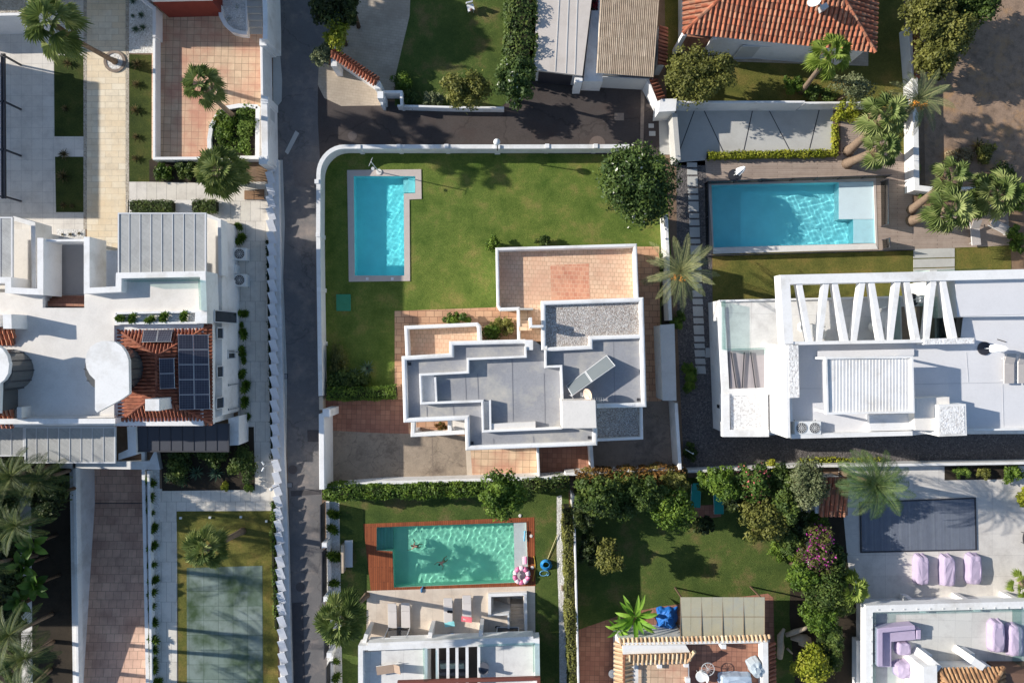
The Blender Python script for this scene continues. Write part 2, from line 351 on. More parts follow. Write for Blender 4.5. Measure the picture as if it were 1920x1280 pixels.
METALD = plain('dark_metal', (52, 52, 58), .5, .1, 3, spec=.5)
BEIGEM = varm('beige_corrugated_sheet', [(204, 184, 160), (176, 156, 134), (216, 198, 174)], .7, .2, .55)
SHEETM = plain('corrugated_carport_sheet', (178, 172, 148), .6, .08, 1.5, stain=(160, 164, 160), st=.7)
BLACKG = plain('dark_glass', (34, 40, 48), .08, .05, 2, spec=.8)
PVM = tiles('solar_cells', (62, 62, 74), (68, 68, 80), (112, 112, 120), .16, .16, 0, 0, .008, rough=.35)
FRAME = plain('aluminium_frame', (206, 206, 206), .4, .04, 3, spec=.6)
COLLECT = plain('collector_glass', (112, 118, 120), .35, .04, 2, spec=.7)
GLASS = glassm('balustrade_glass', (.8, .9, .88), .88)
TINTG = glassm('tinted_glass', (.32, .36, .36), .8)
BARK = plain('palm_trunk', (136, 116, 98), .95, .4, 5, .8, 14, streak=1)
BARK2 = plain('tree_bark', (104, 84, 66), .95, .3, 5, .8, 14)
LILAC = plain('lilac_cover_cloth', (182, 167, 190), .85, .08, 2.5, .6, 5)
WCLOTH = plain('white_cloth', (240, 240, 242), .8, .05, 3, .4, 8)
GREYC = plain('grey_cloth', (186, 178, 172), .85, .08, 3, .3, 10)
DGREYC = plain('dark_grey_cloth', (92, 94, 102), .85, .1, 3, .3, 10)
BLUEC = plain('blue_sheet', (40, 110, 190), .55, .2, 2, .8, 3)
WIRON = plain('white_iron', (225, 225, 222), .5, .05, 4)
G_PALM = leafm('fan_palm_leaf', (70, 88, 44), (112, 128, 68), (168, 174, 112))
G_DATE = leafm('date_palm_leaf', (70, 82, 50), (108, 116, 74), (160, 158, 108), trans=.15)
G_TREE = leafm('dark_tree_leaf', (44, 62, 26), (74, 94, 38), (112, 126, 56))
G_OLIVE = leafm('olive_shrub_leaf', (74, 78, 34), (108, 110, 50), (140, 138, 68))
G_GREY = leafm('grey_green_leaf', (74, 84, 54), (110, 118, 80), (150, 152, 112))
G_LIME = leafm('lime_leaf', (104, 116, 26), (142, 148, 40), (176, 172, 62))
G_BUSH = leafm('bush_leaf', (50, 74, 22), (82, 108, 32), (124, 146, 52))
G_FLOW = leafm('white_flowering_leaf', (40, 58, 26), (66, 88, 38), (106, 124, 58), (232, 230, 214), .008)
G_PINK = leafm('pink_flowering_leaf', (44, 66, 26), (70, 96, 36), (106, 128, 52), (206, 110, 110), .05)
G_BOUG = leafm('bougainvillea_leaf', (56, 66, 30), (88, 92, 44), (120, 122, 60), (190, 60, 160), .08)
G_RED = leafm('red_bract_leaf', (96, 30, 34), (170, 50, 66), (206, 84, 96))
G_DRY = leafm('dry_twig_leaf', (96, 84, 60), (140, 124, 92), (172, 156, 120))
G_BROAD = leafm('broad_leaf', (44, 70, 20), (74, 108, 34), (120, 150, 60), trans=.25)
G_BANANA = leafm('banana_leaf', (74, 116, 28), (110, 156, 44), (158, 196, 78), trans=.35)
G_RUST = leafm('rust_hedge_leaf', (96, 70, 34), (140, 100, 50), (100, 110, 44))
G_AGAVE = leafm('agave_leaf', (62, 66, 40), (96, 92, 58), (134, 118, 80))
G_ALOE = leafm('aloe_leaf', (70, 96, 74), (100, 126, 100), (134, 154, 124))
G_LIMEP = leafm('pale_fan_leaf', (84, 104, 36), (124, 144, 58), (172, 184, 96), trans=.35)
G_LIME2 = leafm('light_green_leaf', (70, 96, 34), (104, 130, 50), (146, 168, 78))
G_DARKP = leafm('deep_green_frond', (40, 56, 26), (66, 84, 38), (112, 118, 60), trans=.15)
G_QUEEN = leafm('queen_palm_frond', (44, 64, 32), (70, 94, 50), (112, 126, 74), trans=.15)
G_DKSH = leafm('dark_shrub_leaf', (30, 42, 20), (48, 62, 28), (84, 96, 42))
# ------------------------------------------------------------------ plants
def leaf_mesh(name, C, nrm, size, mat, parent, L, aspect=.55, va=None):
    """C: leaf centres (world), nrm: unit normals; every leaf one folded quad"""
    n = len(C); C = C-np.array(L)
    t = rng.normal(size=(n, 3)); t -= (t*nrm).sum(1, keepdims=True)*nrm; t /= np.linalg.norm(t, axis=1, keepdims=True)+1e-9
    b = np.cross(nrm, t); s = (size*(0.6+0.8*rng.random(n)))[:, None]
    v = np.empty((n, 4, 3)); v[:, 0] = C-t*s; v[:, 1] = C+b*s*aspect-nrm*s*.25; v[:, 2] = C+t*s; v[:, 3] = C-b*s*aspect-nrm*s*.25
    me = bpy.data.meshes.new(name); me.vertices.add(n*4); me.vertices.foreach_set('co', v.reshape(-1))
    me.loops.add(n*4); me.loops.foreach_set('vertex_index', np.arange(n*4, dtype=np.int32))
    me.polygons.add(n); me.polygons.foreach_set('loop_start', np.arange(0, n*4, 4, dtype=np.int32)); me.polygons.foreach_set('loop_total', np.full(n, 4, dtype=np.int32))
    me.update(); me.validate()
    at = me.attributes.new('var', 'FLOAT', 'FACE'); at.data.foreach_set('value', (rng.random(n) if va is None else va).astype(np.float32))
    o = bpy.data.objects.new(name, me); return finish(o, name, mat, parent)
FLP = [.0]
def lobes_cloud(center, rx, ry, rz, nl, n, lr=(.16, .46)):
    """leaf centres on the shells of many overlapping lobes inside an uneven ellipsoid"""
    pts = []; nrs = []; va = []
    d = rng.normal(size=(nl, 3)); d /= np.linalg.norm(d, axis=1, keepdims=True); rad = rng.random(nl)**.5*.92
    lc = d*rad[:, None]*np.array([rx, ry, rz]); lc[:, 2] = np.abs(lc[:, 2])*.9-rz*.15
    ls = (lr[0]+(lr[1]-lr[0])*(1-rad)**.6*(.6+.8*rng.random(nl)))*min(rx, ry)
    per = np.maximum(4, (n*ls**2/np.sum(ls**2)).astype(int)); lv = rng.random(nl)
    for i in range(nl):
        k = per[i]; q = rng.normal(size=(k, 3)); q /= np.linalg.norm(q, axis=1, keepdims=True); q[:, 2] = np.abs(q[:, 2])*1.0-.25
        r = ls[i]*(.55+.6*rng.random(k)**.7+(rng.random(k) < .07)*.5)
        pts.append(lc[i]+q*r[:, None]*np.array([1, 1, .85])); nn = q+rng.normal(size=(k, 3))*.55+np.array([0, 0, .35])
        nrs.append(nn/np.linalg.norm(nn, axis=1, keepdims=True)); va.append(np.clip(.65*lv[i]+.35*rng.random(k), 0, .985) )
    P_ = np.concatenate(pts)+np.array(center); V = np.concatenate(va); f = rng.random(len(V)) < FLP[0]; V[f] = 1.0
    P_[:, 2] = np.maximum(P_[:, 2], .05)
    return P_, np.concatenate(nrs), V
def tree(label, cat, px, py, z, rx, ry, mat, base=None, nl=26, n=3600, leaf=.11, rz=None, group=None, trunk=.16):
    """px,py crown centre as pictured; z crown centre height; rx, ry in px"""
    c = P(px, py, z); bx = base or (960+(px-960)*(CAMH-z)/CAMH, 640+(py-640)*(CAMH-z)/CAMH); B = P(*bx)
    root = T(cat, label, cat, bx[0], bx[1], 0, group); k = SC*(CAMH-z)/CAMH; rx *= k; ry *= k; rz = rz or min(rx, ry)*.8
    FLP[0] = {'pink_flowering_leaf': .07, 'bougainvillea_leaf': .16, 'white_flowering_leaf': .012}.get(mat.name, 0); nl = int(nl*1.25)
    A, Nn, V = lobes_cloud(c, rx, ry, rz, nl, n)
    leaf_mesh('crown', A, Nn, leaf, mat, root, root.location, va=V)
    m = MB(); B = Vector(B); top = Vector((c[0], c[1], z)); mid = B.lerp(top, .5)+Vector((.15, .1, 0))
    m.path([B, mid, top], [trunk, trunk*.75, trunk*.35], 8)
    for i in range(6):
        a = i*1.05+random.random(); e = top+Vector((math.cos(a)*rx*.6, math.sin(a)*ry*.6, rz*(.0+.35*random.random())))
        m.path([mid.lerp(top, .3+.1*i/2), (mid+e)/2+Vector((0, 0, .2)), e], [trunk*.45, trunk*.3, trunk*.12], 6)
    m.obj('trunk', BARK2, root); return root
def shrub(name, label, cat, px, py, rx, ry, h, mat, nl=12, n=900, leaf=.09, group=None, z0=0.0):
    """bush standing on z0; px,py as pictured at mid height; stems hidden inside"""
    z = z0+h*.5; c = P(px, py, z); k = SC*(CAMH-z)/CAMH
    bx = (960+(px-960)*(CAMH-z)/(CAMH-z0), 640+(py-640)*(CAMH-z)/(CAMH-z0))
    root = T(name, label, cat, bx[0], bx[1], z0, group)
    A, Nn, V = lobes_cloud((c[0], c[1], z0+h*.38), rx*k, ry*k, h*.55, nl, n, (.3, .55)); A[:, 2] = np.maximum(A[:, 2], z0+.04)
    leaf_mesh('foliage', A, Nn, leaf, mat, root, root.location, va=V)
    m = MB(); b = Vector(root.location)
    for i in range(4):
        a = i*1.6; m.path([b, b+Vector((math.cos(a)*rx*k*.3, math.sin(a)*ry*k*.3, h*.45))], [.03, .015], 5)
    m.obj('stem', BARK2, root); return root
def hedge(name, label, pts, w, h, mat, dens=130, leaf=.08, z0=0.0, cat='hedge', wob=.18):
    """clipped or loose hedge along a px polyline (pictured at its top), w in metres"""
    W = [np.array(P(x, y, z0+h)[:2]) for x, y in pts]; C = []; Nn = []; seg = [(W[i], W[i+1]) for i in range(len(W)-1)]
    for a, b in seg:
        L = np.linalg.norm(b-a); d = (b-a)/L; nn = np.array([-d[1], d[0]]); k = int(L*(w+2*h)*dens)
        t = rng.random(k)*L; u = rng.random(k)*(w+2*h*.8)
        bl = np.sin(t*2.3+a[0])*.5+np.sin(t*5.1+2)*.3+np.sin(t*.9)*.4
        off = np.where(u < h*.8, -w/2, np.where(u > w+h*.8, w/2, u-h*.8-w/2)); zz = np.where(u < h*.8, .2*h+u, np.where(u > w+h*.8, .2*h+(w+2*h*.8-u), h))
        edge = np.clip(1-(np.abs(off)/(w/2))**4, 0, 1); hh = zz*(1+wob*bl*.5)
        off = off*(1+wob*bl)+rng.normal(size=k)*.05
        C.append(np.column_stack([a[0]+d[0]*t+nn[0]*off, a[1]+d[1]*t+nn[1]*off, z0+hh+rng.normal(size=k)*.06-(1-edge)*h*.1*(zz >= h)]))
        q = np.column_stack([nn[0]*off/(w/2)*.7, nn[1]*off/(w/2)*.7, np.where(zz >= h*.95, 1, .3)])+rng.normal(size=(k, 3))*.5
        Nn.append(q/np.linalg.norm(q, axis=1, keepdims=True))
    C = np.concatenate(C); Nn = np.concatenate(Nn); mid = pts[len(pts)//2-1] if len(pts) > 2 else pts[0]
    root = T(name, label, cat, mid[0], mid[1], z0)
    v = np.clip(.35*rng.random(len(C))+.65*(.5+.5*np.sin(C[:, 0]*3.1+C[:, 1]*2.3)*np.cos(C[:, 1]*4.1-C[:, 0])), 0, .97)
    leaf_mesh('foliage', C, Nn, leaf, mat, root, root.location, va=v)
    m = MB(); m.strip([tuple(p) for p in pts], w*.72, z0, z0+h*.86); 
    m.obj('branches', HEDGECORE, root); return root
HEDGECORE = plain('hedge_inner_twigs', (46, 48, 28), .95, .3, 6, .6, 12)
def fan_leaf(mb, base, d, droop, plen, r, nseg=15, spread=230, up=Vector((0, 0, 1))):
    """petiole plus pleated fan of narrow blades"""
    d = d.normalized(); side = d.cross(up)
    if side.length < .15: side = Vector((1, 0, 0)).cross(d)
    side.normalize(); upn = side.cross(d).normalized()
    hub = base+d*plen-Vector((0, 0, droop*.4*plen)); a = random.random()
    mb.add([base+side*.02, base-side*.02, hub-side*.012, hub+side*.012], [(0, 1, 2, 3)], a*.5)
    for i in range(nseg):
        t = (i/(nseg-1)-.5)*R(spread); rr = r*(1-.22*abs(t)/R(spread/2))*(.88+.24*random.random())
        dr = (d*math.cos(t)+side*math.sin(t)); dr = (dr-upn*.12*(1+math.cos(t)))
        tw = side*math.cos(t)-d*math.sin(t); w = rr*math.sin(R(spread)/nseg/2)*.72
        m_ = hub+dr*rr*.62-Vector((0, 0, droop*.12*rr)); tip = hub+dr*rr*.97-Vector((0, 0, droop*.55*rr)); zig = upn*.03*(1 if i % 2 else -1)
        mb.add([hub, m_-tw*w+zig, tip, m_+tw*w-zig], [(0, 1, 2), (0, 2, 3)], min(1, max(0, a*.6+.4*random.random())))
def fan_palm(label, cpx, cpy, h, bpx, bpy, rad=1.55, nl=34, mat=None, group='fan palms', seed=1, name='fan_palm', tr=.17, skirt=6, curve=.12):
    random.seed(seed); root = T(name, label, 'palm tree', bpx, bpy, 0, group)
    top = Vector(P(cpx, cpy, h)); B = Vector(P(bpx, bpy, 0)); m = MB()
    mid = B.lerp(top, .5)+(top-B).cross(Vector((0, 0, 1)))*curve*.5
    pp = [B, B.lerp(mid, .15), B.lerp(mid, .6), mid, mid.lerp(top, .5), top-Vector((0, 0, .15))]
    m.path(pp, [tr*1.5, tr*1.15, tr, tr*.95, tr*.9, tr*1.15], 10); m.obj('trunk', BARK, root)
    f = MB()
    nl = int(nl*.72)
    for i in range(nl):
        el = R(84-116*(i/nl)**.85); az = i*2.39996+random.random()*.4
        d = Vector((math.cos(az)*math.cos(el), math.sin(az)*math.cos(el), math.sin(el))); pl = rad*(.22+.3*(i/nl)**.5+.16*random.random())
        fan_leaf(f, top+d*.08, d, .35+.5*(i/nl), pl, rad*(.47+.16*random.random()), 17, 200)
    f.obj('crown', mat or G_PALM, root)
    if skirt:
        s = MB()
        for i in range(skirt):
            az = i*2*math.pi/skirt+random.random(); d = Vector((math.cos(az)*.8, math.sin(az)*.8, -.75))
            fan_leaf(s, top-Vector((0, 0, .1)), d, .9, rad*.35, rad*.42, 9, 120)
        s.obj('dead_leaf_skirt', G_DRY, root)
    return root
def frond(mb, base, az, el, L, nlf=36, wid=.42, sag=1.0, a=None):
    """arching feather frond: rachis and two rows of leaflets"""
    a = random.random() if a is None else a; p = Vector(base); d = Vector((math.cos(az)*math.cos(el), math.sin(az)*math.cos(el), math.sin(el)))
    st = L/nlf; side = Vector((-math.sin(az), math.cos(az), 0)); pts = [p.copy()]; ds = []
    for i in range(nlf):
        p = p+d*st; d = (d+Vector((0, 0, -sag*.033))).normalized(); pts.append(p.copy()); ds.append(d.copy())
    for i in range(0, nlf-1, 2):
        w = .022*(1-i/nlf)+.008; q, r_ = pts[i], pts[min(i+2, nlf)]
        mb.add([q-side*w, q+side*w, r_+side*w*.9, r_-side*w*.9], [(0, 1, 2, 3)], .9)
    for i in range(2, nlf):
        t = i/nlf; ll = wid*(math.sin(math.pi*min(1, .18+t*.84))**.6); upv = side.cross(ds[i-1]); upv = upv if upv.z > 0 else -upv
        for s_ in (-1, 1):
            dv = (side*s_*.85+ds[i-1]*.62+upv*.28).normalized()*ll*(.85+.3*random.random()); q = pts[i]; wv = ds[i-1]*st*.6
            mb.add([q-wv*.6, q+dv*.5+wv*.6+Vector((0, 0, .0)), q+dv-Vector((0, 0, ll*.16)), q+dv*.5-wv*.5], [(0, 1, 2, 3)], min(1, a*.55+.45*random.random()))
def feather_palm(label, cpx, cpy, h, bpx, bpy, L=2.5, nf=26, mat=None, group='feather palms', seed=1, fruit=None, tr=.2, name='date_palm', sag=1.0, wid=.42, low=-25):
    random.seed(seed); root = T(name, label, 'palm tree', bpx, bpy, 0, group)
    top = Vector(P(cpx, cpy, h)); B = Vector(P(bpx, bpy, 0)); m = MB()
    m.path([B, B.lerp(top, .3), B.lerp(top, .7), top-Vector((0, 0, .1))], [tr*1.2, tr, tr*.95, tr*1.2], 10); m.obj('trunk', BARK, root)
    f = MB()
    for i in range(nf):
        el = R(78-(78-low)*(i/nf)**.8); az = i*2.39996+random.random()*.35
        frond(f, top, az, el, L*(.75+.25*math.cos(el*.7))*(.88+.22*random.random()), wid=wid, sag=sag)
    f.obj('crown', mat or G_DATE, root)
    if fruit:
        for i in range(3):
            b = MB(); az = 3.9+i*.8; c = top+Vector((math.cos(az)*.55, math.sin(az)*.55, .15))
            for k in range(26): q = c+Vector((random.gauss(0, .13), random.gauss(0, .13), random.gauss(0, .12))); b.ball(q, .045, n=6, m=4)
            b.obj('fruit_cluster', ORANGE, root)
    return root
ORANGE = plain('orange_dates', (214, 140, 50), .5, .2, 6)
def rosette(mb, c, r, n, h, w=.05, a=None, el0=15, el1=75, curl=.2):
    c = Vector(c)
    for i in range(n):
        az = i*2.39996; el = R(el0+(el1-el0)*i/n); d = Vector((math.cos(az)*math.cos(el), math.sin(az)*math.cos(el), math.sin(el)*h)); s = Vector((-math.sin(az), math.cos(az), 0))*w
        L = r*(.8+.3*random.random()); m_ = c+d*L*.5; t = c+d*L-Vector((0, 0, curl*L))
        mb.add([c-s*.6, c+s*.6, m_+s, t, m_-s], [(0, 1, 2, 3, 4)], random.random() if a is None else a)
    return mb
def plume_mb(r, nlf=24):   # small bushy plant as leaf rosettes at several heights
    m = MB()
    for i in range(5):
        q = Vector((random.gauss(0, r*.22), random.gauss(0, r*.22), .18+.12*random.random()))
        rosette(m, q, r*.8, nlf, .9, r*.11, el0=-10, el1=80)
    return m
def proto_small(name, mat, r, cat, label, kind='bush'):
    root = T(name, label, cat, 960, 640, 0)
    (plume_mb(r) if kind == 'bush' else rosette(MB(), (0, 0, .05), r, 26, 1.0, r*.07)).obj('foliage', mat, root)
    s = MB(); s.path([(0, 0, 0), (0.01, 0, .3)], [.03, .02], 6); s.obj('stem', BARK2, root); return root
# ------------------------------------------------------------------ ground, roads, paving
POOL1 = [(663, 330), (778.7, 330.5), (778.7, 362), (757, 363), (758, 516.6), (665, 516.6)]
POOL2 = [(1334, 347), (1638, 340), (1642, 456), (1338, 464)]
POOL3 = [(706, 988), (987, 978.4), (991, 1091), (738.4, 1101), (736, 1033), (706, 1031.6)]
RAMP = [(142, 868), (270, 868), (279, 1330), (149, 1330)]
STAIR3 = [(923, 1120), (981, 1117), (983, 1192), (958, 1193), (957, 1147), (924, 1147)]
sheet('ground', [(-3000, -3000), (5000, -3000), (5000, 4300), (-3000, 4300)], 0, SOIL, [POOL1, POOL2, POOL3, RAMP, STAIR3])
Z = [0.004*i for i in range(30)]
sheet('road', [(516, -400), (640, -400), (640, 60), (636, 215), (640, 262), (618, 290), (598, 330), (600, 760), (604, 960), (622, 1500), (548, 1500), (542, 960), (530, 600), (522, 330), (520, 200)], Z[2], ASPH)
sheet('side_road', [(596, 150), (605, 130), (720, 190), (945, 197), (1010, 140), (1218, 145), (1240, 210), (1236, 285), (1240, 292), (640, 280), (618, 290), (600, 300), (596, 230)], Z[3], ASPHD)
sheet('driveway_apron', [(598, 118), (640, 125), (712, 168), (716, 198), (640, 199), (608, 184), (596, 160)], Z[4], PAVC)
sheet('driveway', [(640, -300), (780, -300), (768, 30), (750, 130), (735, 180), (722, 178), (630, 105), (640, 60)], Z[4], PAVC)
# worn kerb strip between road and white wall, concrete patches
sheet('road_edge', [(518, 300), (530, 300), (534, 420), (531, 520), (538, 700), (537, 860), (542, 1000), (543, 1120), (548, 1280), (550, 1400), (530, 1400), (524, 900), (514, 300)], Z[3], CONCG)
sheet('pavement', [(512, 58), (522, 62), (529, 150), (528, 190), (520, 200), (512, 196)], Z[5], CONCG)
sheet('gutter_slab', [(534, 285), (554, 245), (561, 250), (540, 290)], Z[6], CONCG)
sheet('concrete_threshold', [(1202, 160), (1209, 160), (1206, 285), (1200, 285)], Z[6], CONCD)
sheet('meter_slab', [(1235, 210), (1258, 213), (1262, 290), (1237, 290)], Z[6], CONCG)
# patches and joints
PATCH = plain('asphalt_patch', (84, 80, 80), .9, .2, 2, .5, 40, spec=.2); PATCH2 = plain('pale_asphalt_patch', (122, 114, 110), .9, .2, 2, .5, 40, spec=.2)
for i_, (q_, m_) in enumerate(((((548, 300), (592, 304), (590, 352), (552, 350)), PATCH2), (((576, 806), (598, 806), (598, 828), (577, 828)), PATCH), (((545, 920), (600, 917), (601, 926), (546, 930)), PATCH), (((590, 470), (597, 470), (598, 640), (592, 640)), PATCH2), (((1152, 212), (1170, 212), (1170, 226), (1152, 226)), CONCD), (((1216, 232), (1226, 232), (1226, 240), (1216, 240)), CONCG), (((1217, 246), (1229, 246), (1229, 255), (1217, 255)), CONCG), (((548, 1130), (568, 1128), (572, 1290), (552, 1290)), PATCH))): sheet('road_patch', list(q_), Z[7], m_)
# main lot
sheet('main_lawn', [(604, 284), (1245, 284), (1258, 470), (1258, 620), (745, 750), (612, 752), (604, 500)], Z[2], LAWN, [POOL1])
sheet('terracotta_path', [(740, 583), (930, 576), (940, 465), (1236, 462), (1240, 756), (1270, 900), (870, 900), (740, 800)], Z[4], PAVT)
sheet('tiled_forecourt', [(606, 750), (765, 748), (766, 815), (700, 812), (606, 806)], Z[5], TERRAD)
sheet('concrete_forecourt', [(610, 806), (700, 811), (880, 816), (886, 900), (610, 912)], Z[6], CONC)
m = MB()
for a, b in (((748, 812), (750, 908)), ((810, 813), (812, 902)), ((688, 811), (690, 910))): m.poly([(a[0]-.4, a[1]), (a[0]+.4, a[1]), (b[0]+.4, b[1]), (b[0]-.4, b[1])], Z[8])
struct('forecourt_joints', m, CONCD)
sheet('beige_kerb_strip', [(873, 840), (882, 840), (887, 898), (876, 898)], Z[8], STONEB)
sheet('terracotta_patio', [(882, 836), (1010, 834), (1012, 893), (886, 896)], Z[9], TERRA)
sheet('shaded_patio', [(1012, 834), (1108, 830), (1112, 886), (1014, 893)], Z[9], TERRAD)
sheet('stained_concrete_yard', [(1112, 752), (1272, 752), (1278, 880), (1112, 886)], Z[7], CONCD)
sheet('narrow_planting_bed', [(1237, 465), (1252, 465), (1256, 610), (1240, 610)], Z[6], SOILD)
# top middle garden
sheet('top_garden_lawn', [(782, -300), (1000, -300), (1000, 150), (940, 200), (740, 198), (742, 140), (768, 30)], Z[5], LAWN3)
# top right house garden
sheet('villa_lawn', [(1240, -300), (1690, -300), (1700, 330), (1570, 205), (1250, 190)], Z[2], LAWN2)
sheet('villa_terrace', [(1262, -300), (1280, -300), (1290, 95), (1628, 92), (1628, 124), (1390, 116), (1330, 118), (1275, 100)], Z[4], PAVC)
# neighbour's drive, deck, lawn
sheet('concrete_drive', [(1268, 206), (1562, 205), (1560, 292), (1325, 292), (1322, 310), (1272, 310)], Z[3], CONCG)
m = MB()
for a, b in (((1302, 207), (1274, 283)), ((1320, 207), (1357, 286)), ((1411, 207), (1394, 286)), ((1442, 207), (1482, 284)), ((1536, 206), (1517, 283))):
    m.poly([(a[0]-.9, a[1]), (a[0]+.9, a[1]), (b[0]+.9, b[1]), (b[0]-.9, b[1])], Z[5])
struct('drive_joint_lines', m, METALD)
sheet('side_passage', [(1268, 305), (1330, 300), (1336, 560), (1336, 640), (1346, 840), (1282, 870), (1270, 620)], Z[3], GRAVD)
sheet('gravel_yard', [(1280, 640), (2400, 600), (2400, 868), (1700, 872), (1500, 880), (1286, 884)], Z[4], GRAVD)
sheet('deck', [(1322, 298), (1576, 292), (1576, 228), (1625, 228), (1705, 300), (1710, 350), (1712, 385), (1890, 395), (1894, 460), (1712, 468), (1331, 476)], Z[8], DECKG, [POOL2])
sheet('neighbour_lawn', [(1336, 474), (1716, 466), (1790, 462), (1895, 458), (1898, 560), (1336, 600)], Z[6], LAWN2)
m = MB()
for y0, y1 in ((466, 483), (485, 501), (503, 524), (526, 548), (550, 580)): m.prism([(1713, y1+1), (1790, y1-1), (1790, y0-1), (1713, y0+1)], 0, .06)
struct('garden_stepping_slabs', m, CONCG)
m = MB(); y = 305
for hgt in (10, 12, 20, 11, 10, 20, 10, 12, 20, 10, 18, 14, 12, 20, 10, 14, 12, 20, 12, 18, 12, 10, 14, 12, 16): m.prism([(1288+(y-305)*.045, y+hgt-1.5), (1307+(y-305)*.045, y+hgt-1.5), (1307+(y-305)*.04, y), (1288+(y-305)*.04, y)], 0, .05); y += hgt+2
m.box(1323, 652, 1333, 670, 0, .05)
struct('path_slabs', m, CONCG)
sheet('waste_ground', [(1720, -400), (2600, -400), (2600, 330), (1900, 350), (1735, 352)], Z[3], plain('dry_dirt', (150, 126, 106), .95, .5, 1.6, 1.0, 9, stain=(178, 138, 94), st=.8))
# left estate
sheet('white_forecourt', [(-900, -300), (160, -300), (160, 470), (-900, 470)], Z[2], FORE)
sheet('limestone_path', [(163, -300), (236, -300), (236, 475), (222, 520), (168, 520), (163, 440)], Z[5], PAVY)
for x0, x1 in ((156.5, 163), (235.5, 242)): sheet('path_border', [(x0, -300), (x1, -300), (x1, 430), (x0, 430)], Z[6], GRAVB)
sheet('grass_bed', [(101, 104), (156.5, 104), (156.5, 256), (102, 256)], Z[4], LAWN4)
sheet('grass_bed', [(103, 294), (156.5, 294), (156.5, 398), (105, 398)], Z[4], LAWN4)
sheet('pebble_bed', [(106, 429), (158, 431), (158, 447), (106, 450)], Z[5], GRAVW)
sheet('white_gravel_bed', [(242, -300), (287, -300), (287, 100), (242, 100)], Z[5], GRAVW)
sheet('grass_strip', [(242, 102), (284, 103), (284, 341), (242, 341)], Z[5], LAWN4)
sheet('terracotta_terrace', [(286, -300), (500, -300), (500, 298), (284, 298)], Z[3], TERRA)
sheet('planting_bed', [(280, 300), (440, 300), (470, 345), (280, 341)], Z[6], SOILD)
sheet('slab_walk', [(242, 341), (500, 341), (512, 560), (512, 960), (475, 960), (475, 560), (430, 420), (242, 380)], Z[5], PAVW)
sheet('side_lane', [(425, 400), (503, 380), (509, 560), (517, 960), (470, 960), (448, 800), (430, 560)], Z[7], PAVW)
sheet('slab_terrace', [(240, 375), (430, 375), (430, 460), (240, 460)], Z[6], OFFW)
sheet('bottom_slab_walk', [(296, 916), (510, 918), (510, 958), (332, 960), (332, 1400), (298, 1400)], Z[8], PAVW)
sheet('plant_gravel_strip', [(279, 870), (299, 870), (302, 1400), (285, 1400)], Z[10], GRAVW)
sheet('dark_planting_bed', [(300, 800), (476, 800), (478, 918), (304, 920)], Z[9], SOILD)
sheet('court_lawn', [(331, 958), (517, 957), (524, 1400), (336, 1400)], Z[9], LAWN2)
sheet('mossy_court', [(350, 1064), (492, 1060), (494, 1400), (351, 1400)], Z[11], tiles('algae_stained_court', (138, 150, 144), (112, 128, 116), (94, 110, 98), 1.1, 1.1, 0, 0, .02, blot=(58, 78, 48), bl=1.0))
sheet('palm_garden_soil', [(-900, 855), (140, 868), (146, 1400), (-900, 1400)], Z[7], SOILD)
sheet('palm_garden_path', [(37, 905), (58, 905), (62, 1400), (42, 1400)], Z[9], OFFW)
# bottom middle
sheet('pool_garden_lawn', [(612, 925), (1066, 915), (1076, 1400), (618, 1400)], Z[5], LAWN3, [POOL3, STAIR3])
sheet('fence_gravel_strip', [(611, 940), (636, 940), (644, 1400), (614, 1400)], Z[6], GRAVW)
sheet('white_pebble_strip', [(1044, 930), (1053, 928), (1058, 1050), (1064, 1200), (1060, 1400), (1050, 1400), (1048, 1150), (1044, 1040)], Z[7], GRAVW)
sheet('wood_deck', [(681, 981.6), (1002, 969), (1004, 1098), (695.5, 1109)], Z[8], DECKR, [POOL3])
sheet('patio', [(688, 1107), (1003, 1098), (1005, 1400), (684, 1400)], Z[9], PAVW2, [STAIR3])
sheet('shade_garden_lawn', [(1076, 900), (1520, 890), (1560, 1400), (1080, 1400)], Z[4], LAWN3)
sheet('red_clay_yard', [(1085, 1180), (1170, 1150), (1240, 1136), (1440, 1112), (1450, 1120), (1452, 1205), (1462, 1400), (1086, 1400)], Z[7], TERRAD)
sheet('shrub_bed_soil', [(1490, 900), (1575, 890), (1590, 1060), (1612, 1130), (1608, 1400), (1500, 1400), (1480, 1150)], Z[10], SOILD)
sheet('clay_terrace_patch', [(1262, 950), (1350, 945), (1352, 968), (1300, 975)], Z[7], TERRAD)
# bottom right
sheet('terrace_paving', [(1572, 874), (2400, 872), (2400, 1500), (1570, 1500)], Z[6], tiles('grey_concrete_paving', (218, 212, 204), (212, 206, 198), (184, 178, 172), 4, 1.6, 0, 0, .01))
sheet('planter_bed', [(1771, 874), (1890, 873), (1890, 898), (1771, 900)], Z[8], SOILD)

